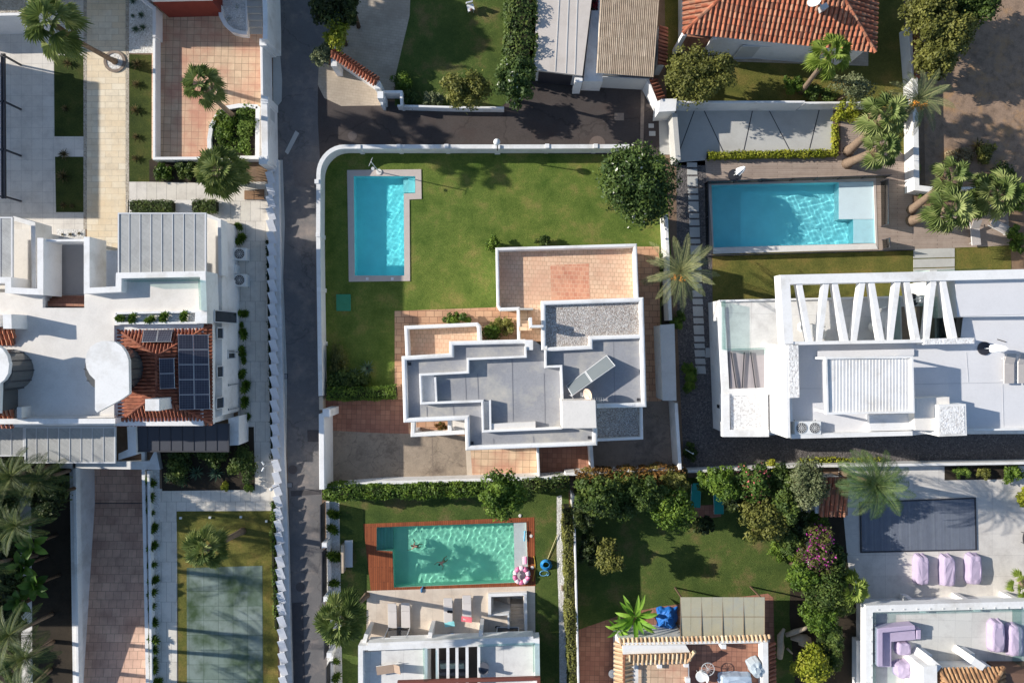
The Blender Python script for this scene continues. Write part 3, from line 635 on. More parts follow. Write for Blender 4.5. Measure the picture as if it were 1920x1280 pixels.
# ------------------------------------------------------------------ pools
def pool(label, name_px, out, outer, depth, bmat, cmat, wz, tint, amp=.001, seed=3):
    r = T('swimming_pool', label, 'swimming pool', name_px[0], name_px[1], 0)
    W = [P(x, y, 0)[:2] for x, y in out]; n = len(W); m = MB()
    vs = [(x, y, .01) for x, y in W]+[(x, y, -depth) for x, y in W]
    m.add(vs, [(i, (i+1) % n, n+(i+1) % n, n+i) for i in range(n)]+[tuple(range(n, 2*n))[::-1]], .5)
    m.obj('basin', bmat, r)
    xs = [p[0] for p in W]; ys = [p[1] for p in W]; nx, ny = int((max(xs)-min(xs))/.055), int((max(ys)-min(ys))/.055)
    X, Y = np.meshgrid(np.linspace(min(xs), max(xs), nx), np.linspace(min(ys), max(ys), ny)); Q = np.zeros_like(X); rr = np.random.default_rng(seed)
    for k in range(24):      # small wind waves as real geometry
        a = rr.random()*6.28; lam = .28+.8*rr.random()**1.3; Q += amp*lam/.6*np.sin(2*math.pi/lam*(X*math.cos(a)+Y*math.sin(a))+rr.random()*6.28)
    w = MB(); w.add(np.stack([X, Y, Q+wz], -1).reshape(-1, 3).tolist(), [(j*nx+i, j*nx+i+1, (j+1)*nx+i+1, (j+1)*nx+i) for j in range(ny-1) for i in range(nx-1)], .5, True)
    wo_ = w.obj('water', waterm('water_'+name_px[2], tint), r); wo_.cycles.is_caustics_caster = True
    MB().ring(outer, out, 0.005, .06).obj('coping', cmat, r)
    return r
B1 = basinm('turquoise_pool_lining', (205, 252, 255), rip=.05); B2 = basinm('teal_pool_lining', (200, 246, 250), rip=.05); B3 = basinm('green_pool_lining', (205, 242, 224), rip=.1)
SHELF = basinm('white_pool_shelf', (236, 240, 240), rip=.05)
p1 = pool('L-shaped bright turquoise swimming pool on the central lawn with pale stone rim', (714, 425, 'a'), POOL1, [(650.7, 319), (789.7, 317.5), (790.4, 373), (767.7, 374), (768.8, 526.7), (654, 528)], 1.15, B1, COPG, -.1, (.6, .99, 1.0), .0009, 5)
m = MB(); m.box(765, 331, 778.5, 361.5, -1.15, -.3); m.box(757, 331, 765, 361.5, -1.15, -.55); m.obj('steps', SHELF, p1)
for x_ in (686, 733): MB().box(x_, 520, x_+5, 525, .05, .075).obj('skimmer_lid', WHITE, p1)
p2 = pool('large rectangular teal pool with pale shallow shelf beside grey decking', (1486, 400, 'b'), POOL2, [(1327, 339), (1642, 333), (1646, 467), (1337, 476)], 1.25, B2, COPG, -.1, (.68, .97, .99), .0011, 9)
m = MB(); m.prism([(1573, 411), (1638.5, 411), (1637, 341), (1573, 342)], -1.25, -.08); m.obj('shallow_shelf', plain('wet_pale_stone', (206, 222, 226), .35, .06, 1.5, .2, 8), p2); MB().prism([(1600, 456), (1640.5, 455.5), (1639, 411.5), (1600, 411.5)], -1.25, -.088).obj('lower_shelf', plain('wet_blue_stone', (170, 212, 220), .35, .1, 2.5, .2, 8), p2)
m = MB(); m.prism([(1337, 476), (1646, 467), (1642, 457), (1338, 465)], .05, .085); m.obj('stone_rim', OFFW, p2)
p3 = pool('green-tinted swimming pool with wooden surround and steps at its top left corner', (850, 1040, 'c'), POOL3, [(704, 986), (989, 976.4), (993, 1093), (736, 1103), (734, 1035), (704, 1033.6)], 1.15, B3, DECKR, -.12, (.72, .97, .9), .001, 3)
m = MB()
for i in range(5): m.prism([(706+i*6.4, 1032), (712.4+i*6.4, 1032), (712.4+i*6.4, 986), (706+i*6.4, 986.5)], -1.15, -.2-.16*i)
m.obj('steps', plain('step_stone', (170, 200, 196), .7, .1), p3)
m = MB(); m.prism([(965, 1092.5), (990.5, 1091), (986.5, 978.5), (963, 979.5)], -1.5, -.1); m.obj('tanning_ledge', plain('ledge_stone', (186, 192, 190), .4, .14, 2, .4, 6), p3)
# ramp down to the garage
r = T('garage_ramp', 'brown block-paved ramp sunk between white walls at bottom left', 'ramp', 210, 1080)
m = MB(); zt = -2.3; y0, y1, y2 = P(0, 800)[1], P(0, 955, 0)[1], P(0, 1330)[1]
xl = lambda py: P(142+(py-868)*.015, py)[0]
xr = lambda py: P(270+(py-868)*.0195, py)[0]
m.add([(xl(800), y0, zt), (xr(800), y0, zt), (xr(955), y1, zt), (xl(955), y1, zt)], [(0, 3, 2, 1)], .5)
m.add([(xl(955), y1, zt), (xr(955), y1, zt), (xr(1330), y2, -.3), (xl(1330), y2, -.3)], [(0, 3, 2, 1)], .5); m.obj('ramp_floor', PAVB, r)
m = MB()
for xf in (xl, xr):
    s_ = -.24 if xf is xl else .24
    m.add([(xf(800), y0, zt-.1), (xf(955), y1, zt-.1), (xf(1330), y2, -.5), (xf(1330), y2, .35), (xf(800), y0, .35)]+[(xf(800)+s_, y0, zt-.1), (xf(955)+s_, y1, zt-.1), (xf(1330)+s_, y2, -.5), (xf(1330)+s_, y2, .35), (xf(800)+s_, y0, .35)], [(0, 1, 2, 3, 4), (9, 8, 7, 6, 5), (4, 3, 8, 9), (3, 2, 7, 8), (0, 4, 9, 5)], .5)
m.obj('side_wall', WHITE, r)
m = MB(); m.add([(xl(955), y1-.02, zt+.012), (xr(955), y1-.02, zt+.012), (xr(955), y1-.2, zt+.012), (xl(955), y1-.2, zt+.012)], [(0, 3, 2, 1)], .5); m.obj('drain_channel', METALD, r)
for p_ in (p1, p2, p3):
    for ch_ in p_.children:
        if not ch_.name.startswith('water'): ch_.cycles.is_caustics_receiver = True
# street details
for i, (x, y, rr) in enumerate(((549, 880, .34), (563, 1100, .34), (661, 255, .35), (1120, 270, .6))):
    lab = ['round iron manhole cover near the left road edge beside the square drain', 'round iron manhole cover in the lower road', 'round manhole cover in side road near the wall corner', 'faint large round cover in side road beside the right end'][i]
    m = MB(); c = P(x, y, .02); m.disc((c[0], c[1], .008), rr, .018, 24); m.disc((c[0], c[1], .026), rr*.82, .006, 24); one(m, 'manhole_cover', plain('iron_cover_%d' % i, (92, 84, 82) if i != 3 else (112, 98, 90), .7, .2, 6), lab, 'manhole cover', 'manhole covers')
for i, (x, y) in enumerate(((533, 705), (542, 909))):
    m = MB(); m.rbox(x, y, .006, .03, .5, .4); g = MB()
    t_ = T('drain_grate', ['small square road drain beside the middle of the louvred wall', 'square drain in the road beside the round manhole'][i], 'drain', x, y, 0, 'drain grates')
    m.obj('frame', METALD, t_)
    for k in range(5): g.rbox(x-4+k*2, y, .03, .042, .03, .32)
    g.obj('bar', FRAME, t_)
# ------------------------------------------------------------------ main house (centre)
def win(parent, m_out, w=None): pass
h = T('villa', 'central white villa with grey flat roofs, gravel roof and tiled terraces', 'house', 985, 700)
RT = 5.42; PT = 5.82
Cw = [(756, 672), (846, 667), (846, 643), (997, 638), (1019, 651), (1019, 562), (1204, 560), (1210, 762), (1119, 764), (1119, 834), (876, 842), (873, 785), (760, 791)]
m = MB(); m.prism([(758, 673), (848, 668), (848, 644), (1003, 639), (1020, 652), (1020, 566), (1202, 562), (1207, 758), (1116, 762), (1116, 831), (878, 838), (875, 784), (762, 788)], 0, RT-.02); m.obj('wall', WHITE, h)
def flat(pts, z, mat, name, parent): return MB().poly(pts, z).obj(name, mat, parent)
flat([(758, 673), (848, 668), (848, 644), (1003, 639), (1020, 653), (1055, 690), (1116, 762), (1116, 831), (878, 838), (875, 784), (762, 788)], RT, GREYROOF, 'flat_roof', h)
flat([(1022, 650), (1202, 630), (1207, 758), (1050, 755), (1022, 690)], RT+.006, GREYROOF, 'flat_roof', h)
flat([(1021, 568), (1202, 564), (1203, 632), (1108, 636), (1108, 650), (1023, 652)], RT+.03, GRAV, 'gravel_roof', h)
m = MB()
m.strip([(985, 640), (846.5, 643.5), (846.5, 666), (757, 671.5), (760.5, 788), (875.5, 783), (877, 840), (1116, 831), (1116, 803)], .3, RT-.3, PT, r=.09)
m.strip([(1026, 652), (1019.5, 652), (1019, 568), (1203, 561.5), (1208.5, 759), (1119, 761)], .3, RT-.3, PT, r=.09)
m.strip([(1026, 655), (1108, 651), (1108, 633.5), (1204, 630.5)], .28, RT-.3, PT-.02, r=.08)
m.box(984, 637, 999.5, 656, RT-.3, PT+.06)
m.each('parapet', WHITE, h)
m = MB()   # thinner inner parapets
m.strip([(985.5, 650), (986, 668.5), (877.5, 673), (877.5, 698), (788, 702.5), (790, 756), (904.5, 752), (906, 808.5), (1054, 802.5)], .15, RT, RT+.55, r=.03)
m.strip([(1023, 656), (1023.5, 687.5), (1052.5, 686.5), (1055, 750)], .16, RT, RT+.55, r=.03)
m.strip([(815.5, 707), (818, 754)], .13, RT, RT+.42); m.strip([(918.5, 750.5), (919.5, 806)], .13, RT, RT+.5)
m.each('inner_parapet', WHITE, h)
flat([(791, 704), (814, 703), (816, 754), (793, 755)], RT+.012, WHITE, 'white_roof_strip', h)
flat([(906, 752.5), (917, 752), (918, 807), (908, 808)], RT+.012, WHITE, 'white_roof_strip', h)
m = MB(); m.prism([(921, 807), (1004, 804.5), (1004, 790.5), (920.5, 794.5)], RT, RT+.42); m.obj('roof_vent_box', OFFW, h)
m = MB(); m.prism([(1054.5, 803), (1119, 802.5), (1117, 750), (1053, 751)], 2, 7.25); m.obj('stair_tower', OFFW, h, .03)
m = MB(); m.prism([(1017, 597), (997.5, 598), (997.5, 613), (1018, 613), (1018, 610.5), (1000.5, 610.5), (1000.5, 600), (1017, 600)][::-1], 3, 6.9) if False else m.strip([(992.5, 597), (995.5, 597), (996, 611.5), (1019, 611)], .14, 2.8, 6.75); m.obj('stair_wall', WHITE, h)
m = MB()
for a, b in (((872, 702), (874, 750)), ((895, 700), (897, 748)), ((960, 672), (962, 790)), ((1020, 700), (1022, 795)), ((925, 822), (926, 836)), ((1000, 818), (1001, 832)), ((800, 762), (801, 784)), ((850, 760), (851, 782)), ((1150, 640), (1153, 754))): m.strip([a, b], .05, RT+.004, RT+.014)
m.obj('roof_seam', plain('seam', (138, 138, 142), .8, .1), h)
for i, (x, y) in enumerate(((768, 682), (885, 830), (1105, 820), (1197, 749))):
    m = MB(); m.rbox(x, y, RT+.03, RT+.07, .2, .2); m.obj('roof_drain', METALD, h)
# terrace A (right, above) and B (left)
m = MB(); m.prism([(934, 468), (1190, 460), (1194, 566), (1020, 568), (1020, 640), (974, 640), (974, 578), (938, 578)], 0, 3.18); m.obj('terrace_block', WHITE, h)
flat([(934, 468), (1190, 460), (1194, 566), (1020, 568), (1020, 640), (974, 640), (974, 578), (938, 578)], 3.2, TERRAL, 'terrace_floor', h)
flat([(1032, 497), (1104, 494), (1106, 560), (1034, 563)], 3.206, TERRAR, 'red_tile_panel', h)
m = MB(); m.strip([(973, 636), (972, 578.5), (938, 579.5), (934, 573), (932, 467), (1191.5, 459.5), (1195.5, 566)], .22, 2.9, 4.0, r=.06); m.obj('terrace_parapet', WHITE, h)
m = MB(); m.rbox(986, 579, 3.2, 4.0, 1.0, .12); m.obj('terrace_gate_wall', CONCG, h)
m = MB()   # open stair between the blocks
for i in range(6): m.rbox(985, 586+i*6, 3.2, 3.24+.17*i, .9, .26)
m.obj('stair_flight', TERRA, h)
m = MB(); m.prism([(763, 616), (895, 610), (898, 648), (850, 670), (766, 672)], 0, 3.18); m.obj('terrace_block', WHITE, h)
flat([(763, 616), (895, 610), (898, 648), (850, 672), (766, 674)], 3.2, TERRAL, 'terrace_floor', h)
m = MB(); m.strip([(764, 672), (761.5, 614), (894, 608), (897.5, 612), (899.5, 641)], .27, 2.9, 4.02, r=.07); m.obj('terrace_parapet', WHITE, h)
# entry frame
m = MB(); m.strip([(775, 787), (774, 815), (871, 810)], .3, 2.9, 3.4, r=.05); m.strip([(843, 787), (844, 812)], .3, 2.9, 3.38, r=.05)
m.rbox(774, 814, 0, 2.95, .3, .3); m.rbox(843, 811, 0, 2.95, .3, .3); m.obj('entrance_frame', WHITE, h)
m = MB(); m.rbox(858, 800, 0, .3, 1.1, 1.0); m.obj('entrance_step', OFFW, h)
for x_ in (783, 820): MB().rbox(x_, 811, 0, .5, .5, .3).obj('entrance_block', OFFW, h)
# lower gravel roof on the right, walls
m = MB(); m.prism([(1100, 764), (1202, 763), (1203, 820), (1100, 824)], 0, 3.0); m.obj('annex_wall', WHITE, h)
flat([(1110, 764), (1200, 764), (1201, 819), (1110, 823)], 3.02, GRAV, 'gravel_roof', h)
m = MB(); m.strip([(1202.5, 760), (1203.5, 821), (1110, 825)], .2, 2.7, 3.4, r=.05); m.each('parapet', WHITE, h)
# windows and doors on the south and west walls of the block
def wallwin(parent, cx, cy, z0, z1, w, face, mat=None, name='window'):
    """window on a wall: centre (world x,y) on the wall plane, face = outward direction"""
    f = Vector((*face, 0)).normalized(); s = Vector((-f.y, f.x, 0)); c = Vector((cx, cy, (z0+z1)/2)); ang = math.degrees(math.atan2(s.y, s.x))
    m = MB(); t = .06
    for q, a, b in ((0, w, t), (1, w, t), (2, t, z1-z0), (3, t, z1-z0)):
        o = {0: Vector((0, 0, (z1-z0)/2)), 1: Vector((0, 0, -(z1-z0)/2)), 2: s*w/2, 3: -s*w/2}[q]
        m.obox(c+o+f*.03, a if q < 2 else t, .1, t if q < 2 else b+t, (0, 0, ang))
    fr = m.obj(name, FRAME, parent); g = MB(); g.obox(c+f*.012, w, .02, z1-z0, (0, 0, ang)); g.obj('pane', mat or BLACKG, fr); return fr
yS = P(1000, 835, RT)[1]-.02
for x in (-2.2, -.2, 1.8, 3.6): wallwin(h, x, P(960+x*25, 838-(x+2.2)*1.1, RT)[1]-.05, .9 if x != 1.8 else .1, 2.3, 1.2, (0, -1))
xW = P(759, 730, RT)[0]
for y in (-1.7, -3.6): wallwin(h, xW-.03, y, 1, 2.2, 1.1, (-1, 0)); wallwin(h, xW-.03, y, 3.7, 4.8, 1.1, (-1, 0))
for x in (0.2, 3.2, 6.4): wallwin(h, x, P(960, 466-x*.8, 3.2)[1]+.09, .2, 2.3, 1.6, (0, 1))

# solar collector on roof
def W3(px, py, z): return Vector(P(px, py, z))
r = T('solar_collector', 'tilted grey twin-panel solar water collector on the villa roof', 'solar panel', 1100, 705, RT)
a, b, c, d = W3(1137.8, 665.2, RT+.12), W3(1154, 685, RT+.95), W3(1072.3, 742, RT+.95), W3(1061, 722.8, RT+.12)
mA, mB_ = d.lerp(a, .46), c.lerp(b, .46)
for q in ((a, b, mB_, mA), (mA, mB_, c, d)):
    cx = sum(q, Vector())/4; q = [cx+(v-cx)*.985 for v in q]
    m = MB(); m.slab(q, .08); fo = m.obj('panel', FRAME, r)
    g = MB(); g.slab([cx+(v-cx)*.94+Vector((0, 0, .012)) for v in q], .01); g.obj('glass', COLLECT, fo)
m = MB()
for p_ in (b, mB_, c): m.tube(p_-Vector((0, 0, .1)), (p_.x, p_.y, RT), .03); m.tube(p_-Vector((0, 0, .1)), ((p_.x*.6+d.x*.4), p_.y, RT), .02)
m.tube(b-Vector((0, 0, .06)), c-Vector((0, 0, .06)), .03); m.tube(c, W3(1077, 750, RT+.5), .035)
m.obj('support_frame', FRAME, r)
r = T('satellite_dish', 'beige satellite dish on pole beside white stair tower of the villa', 'satellite dish', 1107, 750, RT)
m = MB(); top = W3(1107, 750, RT+1.0); m.tube(W3(1107, 750, RT), top, .03)
m.obj('mast', METAL, r)
cd = W3(1103, 739, RT+1.05); ax = Vector((-.8, -.2, .62)).normalized(); u = ax.orthogonal().normalized(); w_ = ax.cross(u); m = MB(); vs = []
for k in range(6):
    rr = .4*k/5
    for i in range(20): vs.append(cd+u*math.cos(i*.314159)*rr+w_*math.sin(i*.314159)*rr+ax*(rr*rr*.45))
m.add(vs, [(k*20+i, k*20+(i+1) % 20, (k+1)*20+(i+1) % 20, (k+1)*20+i) for k in range(5) for i in range(20)], .5, True)
DISHM = plain('cream_dish_enamel', (220, 190, 168), .6, .1, 6)
m.obj('reflector', DISHM, r); m = MB(); m.tube(top, cd, .025); m.tube(cd-w_*.4, cd+ax*.5, .015); m.ball(cd+ax*.5, .05); m.obj('receiver_arm', METAL, r)
r = T('tv_antenna', 'spiky aluminium television aerial behind the stair tower', 'antenna', 1119, 752, RT)
m = MB(); m.tube(W3(1119, 752, RT), W3(1119, 752, RT+1.5), .02); m.obj('mast', METAL, r); m = MB()
q = W3(1119, 752, RT+1.4); m.tube(q-Vector((.5, .1, 0)), q+Vector((.5, .1, 0)), .012, n=5)
for k in range(7): s_ = -.45+k*.15; L_ = .34-.03*k; m.tube(q+Vector((s_, s_*.2-L_, 0)), q+Vector((s_, s_*.2+L_, 0)), .008, n=5)
m.obj('boom', METAL, r)

# ------------------------------------------------------------------ boundary walls of the main lot
def gwall(label, pts, w, z1, name='garden_wall', mat=None, r=.03, posts=(), pw=.3, ph=.12, z0=0, cat='wall', coping=None):
    i = len(pts)//2; c = T(name, label, cat, pts[i][0], pts[i][1], z0)
    MB().strip(pts, w, z0, z1, r=r).obj('wall', mat or WHITE, c)
    for x, y in posts: MB().rbox(x, y, z0, z1+ph, pw, pw).obj('post', mat or WHITE, c)
    if coping: MB().strip(pts, w+.1, z1, z1+.05).obj('coping', coping, c)
    return c
arc = [(646+50*math.cos(t), 325+50*math.sin(t)) for t in [R(270-10*k) for k in range(10)]]
gwall('long white wall along top of the central lawn, curved at its left corner', [(1180, 274.5), (1000, 275), (800, 275), (672, 275)]+[(597+49*(1-math.cos(R(a)))-0, 275+52*(1-math.sin(R(a)))) for a in range(90, -1, -10)]+[(596.5, 440), (598, 560), (600, 690), (601, 742)], .2, 1.42, 'lawn_wall',
      posts=[(672, 275), (747, 274.5), (837, 274), (1026, 273.5), (1117, 273.5), (593.5, 340), (596, 440), (598, 542), (600, 644)], coping=WHITE2)
gwall('white wall beside driveway at left of the forecourt', [(602.5, 776), (603.5, 917)], .38, 2.45, 'forecourt_wall', posts=((612, 774),), ph=.02, pw=.55)
gwall('low beige gate sill between lawn wall and forecourt wall', [(602, 744), (602, 768)], .3, .7, 'gate_sill', mat=STONEB)
gwall('white wall along bottom of the concrete forecourt', [(603, 914), (720, 905), (870, 901), (1010, 896)], .26, 1.5, 'bottom_wall')
gwall('thin white wall crossing the terracotta patio', [(1008.5, 838), (1011, 896)], .16, 1.4, 'patio_wall')
gwall('white wall at right of the shaded tiled patio', [(1108, 834), (1112, 888)], .24, 1.5, 'patio_side_wall', posts=((1112, 885),), ph=.03)
gwall('white wall along bottom of the stained concrete yard', [(1012, 897), (1062, 893), (1063, 889), (1114, 886), (1282, 879)], .24, 1.5, 'yard_bottom_wall')
gwall('white wall at right of the stained concrete yard', [(1267.5, 756), (1275.5, 880)], .24, 1.9, 'yard_side_wall')
gwall('weathered white wall between tree and palm right of the central lawn', [(1249, 402), (1252, 470), (1257, 600)], .26, 1.5, 'side_wall', mat=WHITE2)
b_ = T('side_shed', 'long narrow pale shed roof beside the terracotta side path', 'shed', 1252, 680)
m = MB(); m.prism([(1243, 750), (1268, 750), (1264, 608), (1238, 610)], 0, 2.4); m.obj('wall', WHITE2, b_); m = MB(); m.prism([(1242.5, 751), (1268.5, 751), (1264.5, 607), (1237.5, 609)], 2.403, 2.46); m.obj('roof', plain('shed_roof', (196, 194, 190), .85, .08, 1.2, .1, stain=(170, 166, 160), st=.5), b_)
r = T('globe_lamp', 'round white globe lamp on post at top lawn wall', 'lamp', 933, 285); m = MB(); m.rbox(932, 275, 0, 1.6, .42, .3); m.obj('base_block', WHITE, r)
m = MB(); m.tube(P(932.5, 282, 1.5), P(932.5, 268.5, 2.75), .04); m.obj('pole', METALD, r); m = MB(); m.ball(P(931.5, 266.5, 2.95), .24, n=20, m=12); m.obj('globe', WIRON, r)
r = T('outdoor_shower', 'outdoor shower column on the white round base at pool top edge', 'shower', 711, 323); c = P(711, 323, 0)
m = MB(); m.disc((c[0], c[1], .06), .22, .06, 20); m.obj('base', OFFW, r)
m = MB(); m.tube((c[0], c[1], .1), (c[0], c[1], 2.95), .035); m.tube((c[0]-.15, c[1]-.3, 3.0), (c[0]+.1, c[1]+.3, 3.0), .02); m.obj('column', METAL, r); m = MB(); m.disc((c[0]-.02, c[1]-.3, 2.27), .12, .03); m.obj('shower_head', METAL, r)
m = MB(); m.prism([(630.5, 583), (657.5, 583), (657.5, 551.5), (630, 551.5)], .03, .1); r = one(m, 'green_mat', plain('green_turf_mat', (66, 140, 104), .8, .12, 3), 'square green cover lying on shaded lawn left of the villa', 'cover', bevel=.02)
# (plants in front of the entry follow below): stepping of plants in front of entry
# ------------------------------------------------------------------ barrel tile roofs
def tileplane(mb, poly, sp=.3, seg=.42, rad=None):
    """poly: 3D world polygon, first edge is the eave; fills it with rows of half-round tiles"""
    P0, P1 = Vector(poly[0]), Vector(poly[1]); u = (P1-P0).normalized(); nrm = Vector((0, 0, 0))
    for i in range(len(poly)): nrm += Vector(poly[i]).cross(Vector(poly[(i+1) % len(poly)]))
    nrm.normalize(); nrm = nrm if nrm.z > 0 else -nrm; v = nrm.cross(u)
    c = sum((Vector(q) for q in poly), Vector())/len(poly); v = v if (c-P0).dot(v) > 0 else -v
    uv = [((Vector(q)-P0).dot(u), (Vector(q)-P0).dot(v)) for q in poly]; L = max(a for a, b in uv); l0 = min(a for a, b in uv); rad = rad or sp*.36
    mb.add([Vector(q)-nrm*.02 for q in poly], [tuple(range(len(poly)))], .9)
    k = int((L-l0)/sp)
    for i in range(k):
        x = l0+sp*(i+.5)+(L-l0-k*sp)/2; ys = []
        for j in range(len(uv)):
            (a, b), (c_, d) = uv[j], uv[(j+1) % len(uv)]
            if (a-x)*(c_-x) < 0: ys.append(b+(d-b)*(x-a)/(c_-a))
        if len(ys) < 2: continue
        y0, y1 = min(ys), max(ys); n = max(1, int((y1-y0)/seg+.5)); st = (y1-y0)/n
        for j in range(n):
            a, b = y0+j*st-(.05 if j == 0 else .02), y0+(j+1)*st; r0, r1 = rad*1.08, rad*.86; vs = []
            for q, r_, lift in ((a, r0, .03), (b, r1, 0.0)):
                for t in range(5):
                    an = math.pi*t/4; vs.append(P0+u*(x-math.cos(an)*r_)+v*q+nrm*(math.sin(an)*r_+lift))
            mb.add(vs, [(t, t+1, 5+t+1, 5+t) for t in range(4)]+[(0, 1, 2, 3, 4)], None)
def ridge(mb, a, b, r=.13, seg=.42):
    a, b = Vector(a), Vector(b); n = max(1, int((b-a).length/seg)); d = (b-a)/n
    for i in range(n): mb.tube(a+d*i-d*.05, a+d*(i+1), r*1.1, r*.9, 8)
def louvre(label, x0, y0, x1, y1, z, parent, n, mat=METAL, fm=None, name='louvre_canopy'):
    m = MB(); a, b = P(x0, y0, z), P(x1, y1, z); w = (b[0]-a[0])/n
    for i in range(n):
        m.obox((a[0]+w*(i+.5), (a[1]+b[1])/2, z-.04), w*.965, abs(a[1]-b[1]), .05, (0, 0, 0))
    o = m.obj(name, mat, parent); f = MB()
    f.strip([(x0, y0), (x1, y0), (x1, y1), (x0, y1)], .09, z-.12, z+.03, closed=True)
    for i in range(1, n): X = a[0]+w*i; f.obox((X, (a[1]+b[1])/2, z-.015), .035, abs(a[1]-b[1])-.05, .06)
    f.obj('canopy_frame', fm or FRAME, o); return o
LOUV = tiles('perforated_metal_sheet', (194, 193, 188), (176, 176, 172), (156, 156, 154), .5, .05, .5, 35, .012, rough=.5)
# ------------------------------------------------------------------ large house on the left
g = T('left_house', 'large white multi-level house with red tiled roof and solar panels on the left', 'house', 300, 660)
F2 = 5.4; PR = 6.1
m = MB(); m.prism([(-700, 550), (78, 550), (78, 579), (160, 579), (160, 545), (222, 545), (222, 520), (381, 517), (381, 604), (381, 798), (-700, 800)], 0, F2-.25) ; m.obj('wall', WHITE, g)
MB().poly([(-700, 548), (80, 548), (80, 577), (158, 577), (158, 543), (222, 543), (222, 518), (382, 515), (382, 606), (214, 610), (214, 798), (-700, 800)], F2).obj('roof_terrace', OFFW, g)
m = MB(); m.prism([(-700, 548), (80, 548), (80, 577), (158, 577), (158, 543), (222, 543), (222, 518), (382, 515), (382, 606), (214, 610), (214, 798), (-700, 800)], F2-.3, F2-.02); m.obj('terrace_slab', WHITE, g)
m = MB(); m.prism([(80, 577), (80, 460), (160, 458), (160, 577)], 0, 3.9); m.obj('entrance_block', WHITE, g)
MB().poly([(80, 456), (162, 456), (162, 553), (80, 553)], 3.95).obj('courtyard_floor', plain('grey_floor', (150, 148, 148), .8, .06, 2), g)
m = MB()
for i in range(4): m.prism([(90, 559+i*5), (159, 559+i*5), (159, 554+i*5), (90, 554+i*5)], 3.7, 4.1+.25*i)
m.obj('courtyard_stairs', TERRAD, g)
m = MB(); m.strip([(162.5, 444), (162.5, 545), (222, 542), (222.5, 516.5), (380, 513.5), (382.5, 583)], .38, 4.2, PR)
m.strip([(75.5, 446), (75.5, 547), (15, 544), (15, 525), (-300, 525)], .4, 4.2, PR); m.strip([(80, 451), (158, 450)], .15, 4.3, PR-.3)
m.strip([(-20, 790), (216, 789)], .34, F2-.4, PR-.2); m.each('parapet', WHITE, g)
m = MB(); m.strip([(32, 783.5), (214, 781)], .1, F2, F2+.3); m.strip([(36, 763), (36, 784)], .3, F2, F2+.9); m.each('terrace_kerb', OFFW, g)
m = MB(); m.strip([(232, 526), (372, 524), (374, 581)], .04, F2, F2+1.0); m.obj('glass_balustrade', GLASS, g)
# first floor side terraces (z 3) with slanted walls
m = MB(); m.prism([(383, 402), (413, 412), (416, 520), (385, 520)], 0, 3.0); m.prism([(168, 470), (225, 470), (225, 550), (168, 550)], 2.7, 3.0); m.prism([(-300, 430), (60, 430), (60, 550), (-300, 550)], 0, 3.0); m.each('balcony_block', WHITE, g)
m = MB(); m.prism([(384, 520), (416, 520), (416.5, 778), (384, 790)], 0, 3.2); m.obj('lower_wall', WHITE, g)
m = MB(); m.strip([(384, 402), (411, 413), (413, 516)], .22, 2.9, 3.95); m.strip([(24, 409), (62, 420), (64, 545)], .3, 2.9, 4.6); m.each('balcony_parapet', WHITE, g)
MB().poly([(384, 406), (409, 415), (411, 518), (385, 518)], 3.01).obj('balcony_floor', OFFW, g); MB().poly([(-100, 430), (60, 430), (60, 548), (-100, 548)], 3.01).obj('balcony_floor', OFFW, g)
louvre('', 222, 400, 385, 514, 5.6, g, 8, LOUV); louvre('', -150, 408, 22, 524, 5.6, g, 8, LOUV)
louvre('', 47, 801, 215, 867, 3.3, g, 8, LOUV); louvre('', 255, 795, 428, 846, 2.4, g, 8, plain('shade_dark_metal_sheet', (66, 68, 76), .6, .08, 3, spec=.3), METALD); louvre('', -140, 800, 44, 854, 3.1, g, 8, LOUV)  # lower right canopy's sheet and frame darkened to stand in for shade
m = MB(); m.prism([(428, 784), (447.5, 780), (447.5, 834), (430, 835)], 0, 1.9); m.prism([(238, 797), (254, 797), (256, 852), (222, 862), (222, 850), (240, 842)], 0, 2.6); m.prism([(110, 866), (280, 864), (292, 840), (300, 880), (270, 880), (112, 877)], 0, .5); m.each('garden_wall', WHITE, g)
# round stair tower slabs
def tower(pts, cx, cy, r, name='stair_tower_roof'):
    m = MB(); m.prism(pts, 7.4, 7.7); o = m.obj(name, WHITE, g)
    m = MB(); c = P(cx, cy, 7.4); m.disc((c[0], c[1], F2-1), r, 8.35-F2, 24); m.obj('curved_glazing', TINTG2, o)
    k = MB()
    for i in range(12):
        a = i*math.pi/6; k.obox((c[0]+r*1.01*math.cos(a), c[1]+r*1.01*math.sin(a), F2+1), .06, .06, 2, (0, 0, 0))
    k.obj('glazing_bar', METALD, o)
TINTG2 = plain('curtained_dark_glass', (92, 92, 90), .15, .1, 2, spec=.7)
tower([(160, 675), (163, 661), (170, 650), (180, 643), (192, 639), (204, 639), (216, 641), (228, 649), (236, 661), (241, 675), (242, 738), (225, 750), (182, 773), (178, 768), (178, 712), (168, 702), (162, 690)], 200, 692, 1.45)
tower([(-60, 650), (-30, 643), (-8, 646), (5, 654), (13, 666), (17, 682), (15, 700), (8, 712), (0, 718), (-2, 775), (-60, 778)], -16, 696, 1.35)
m = MB(); m.prism([(-90, 710), (-12, 709), (-12, 772), (-90, 773)], F2, 7.6); m.obj('plant_room', TINTG2, g)
m = MB(); m.prism([(5, 589), (21, 589), (22, 616), (6, 616)], F2, 6.9); m.prism([(-60, 590), (-5, 590), (-5, 612), (-60, 612)], F2, 6.6); m.each('roof_screen_wall', WHITE, g)
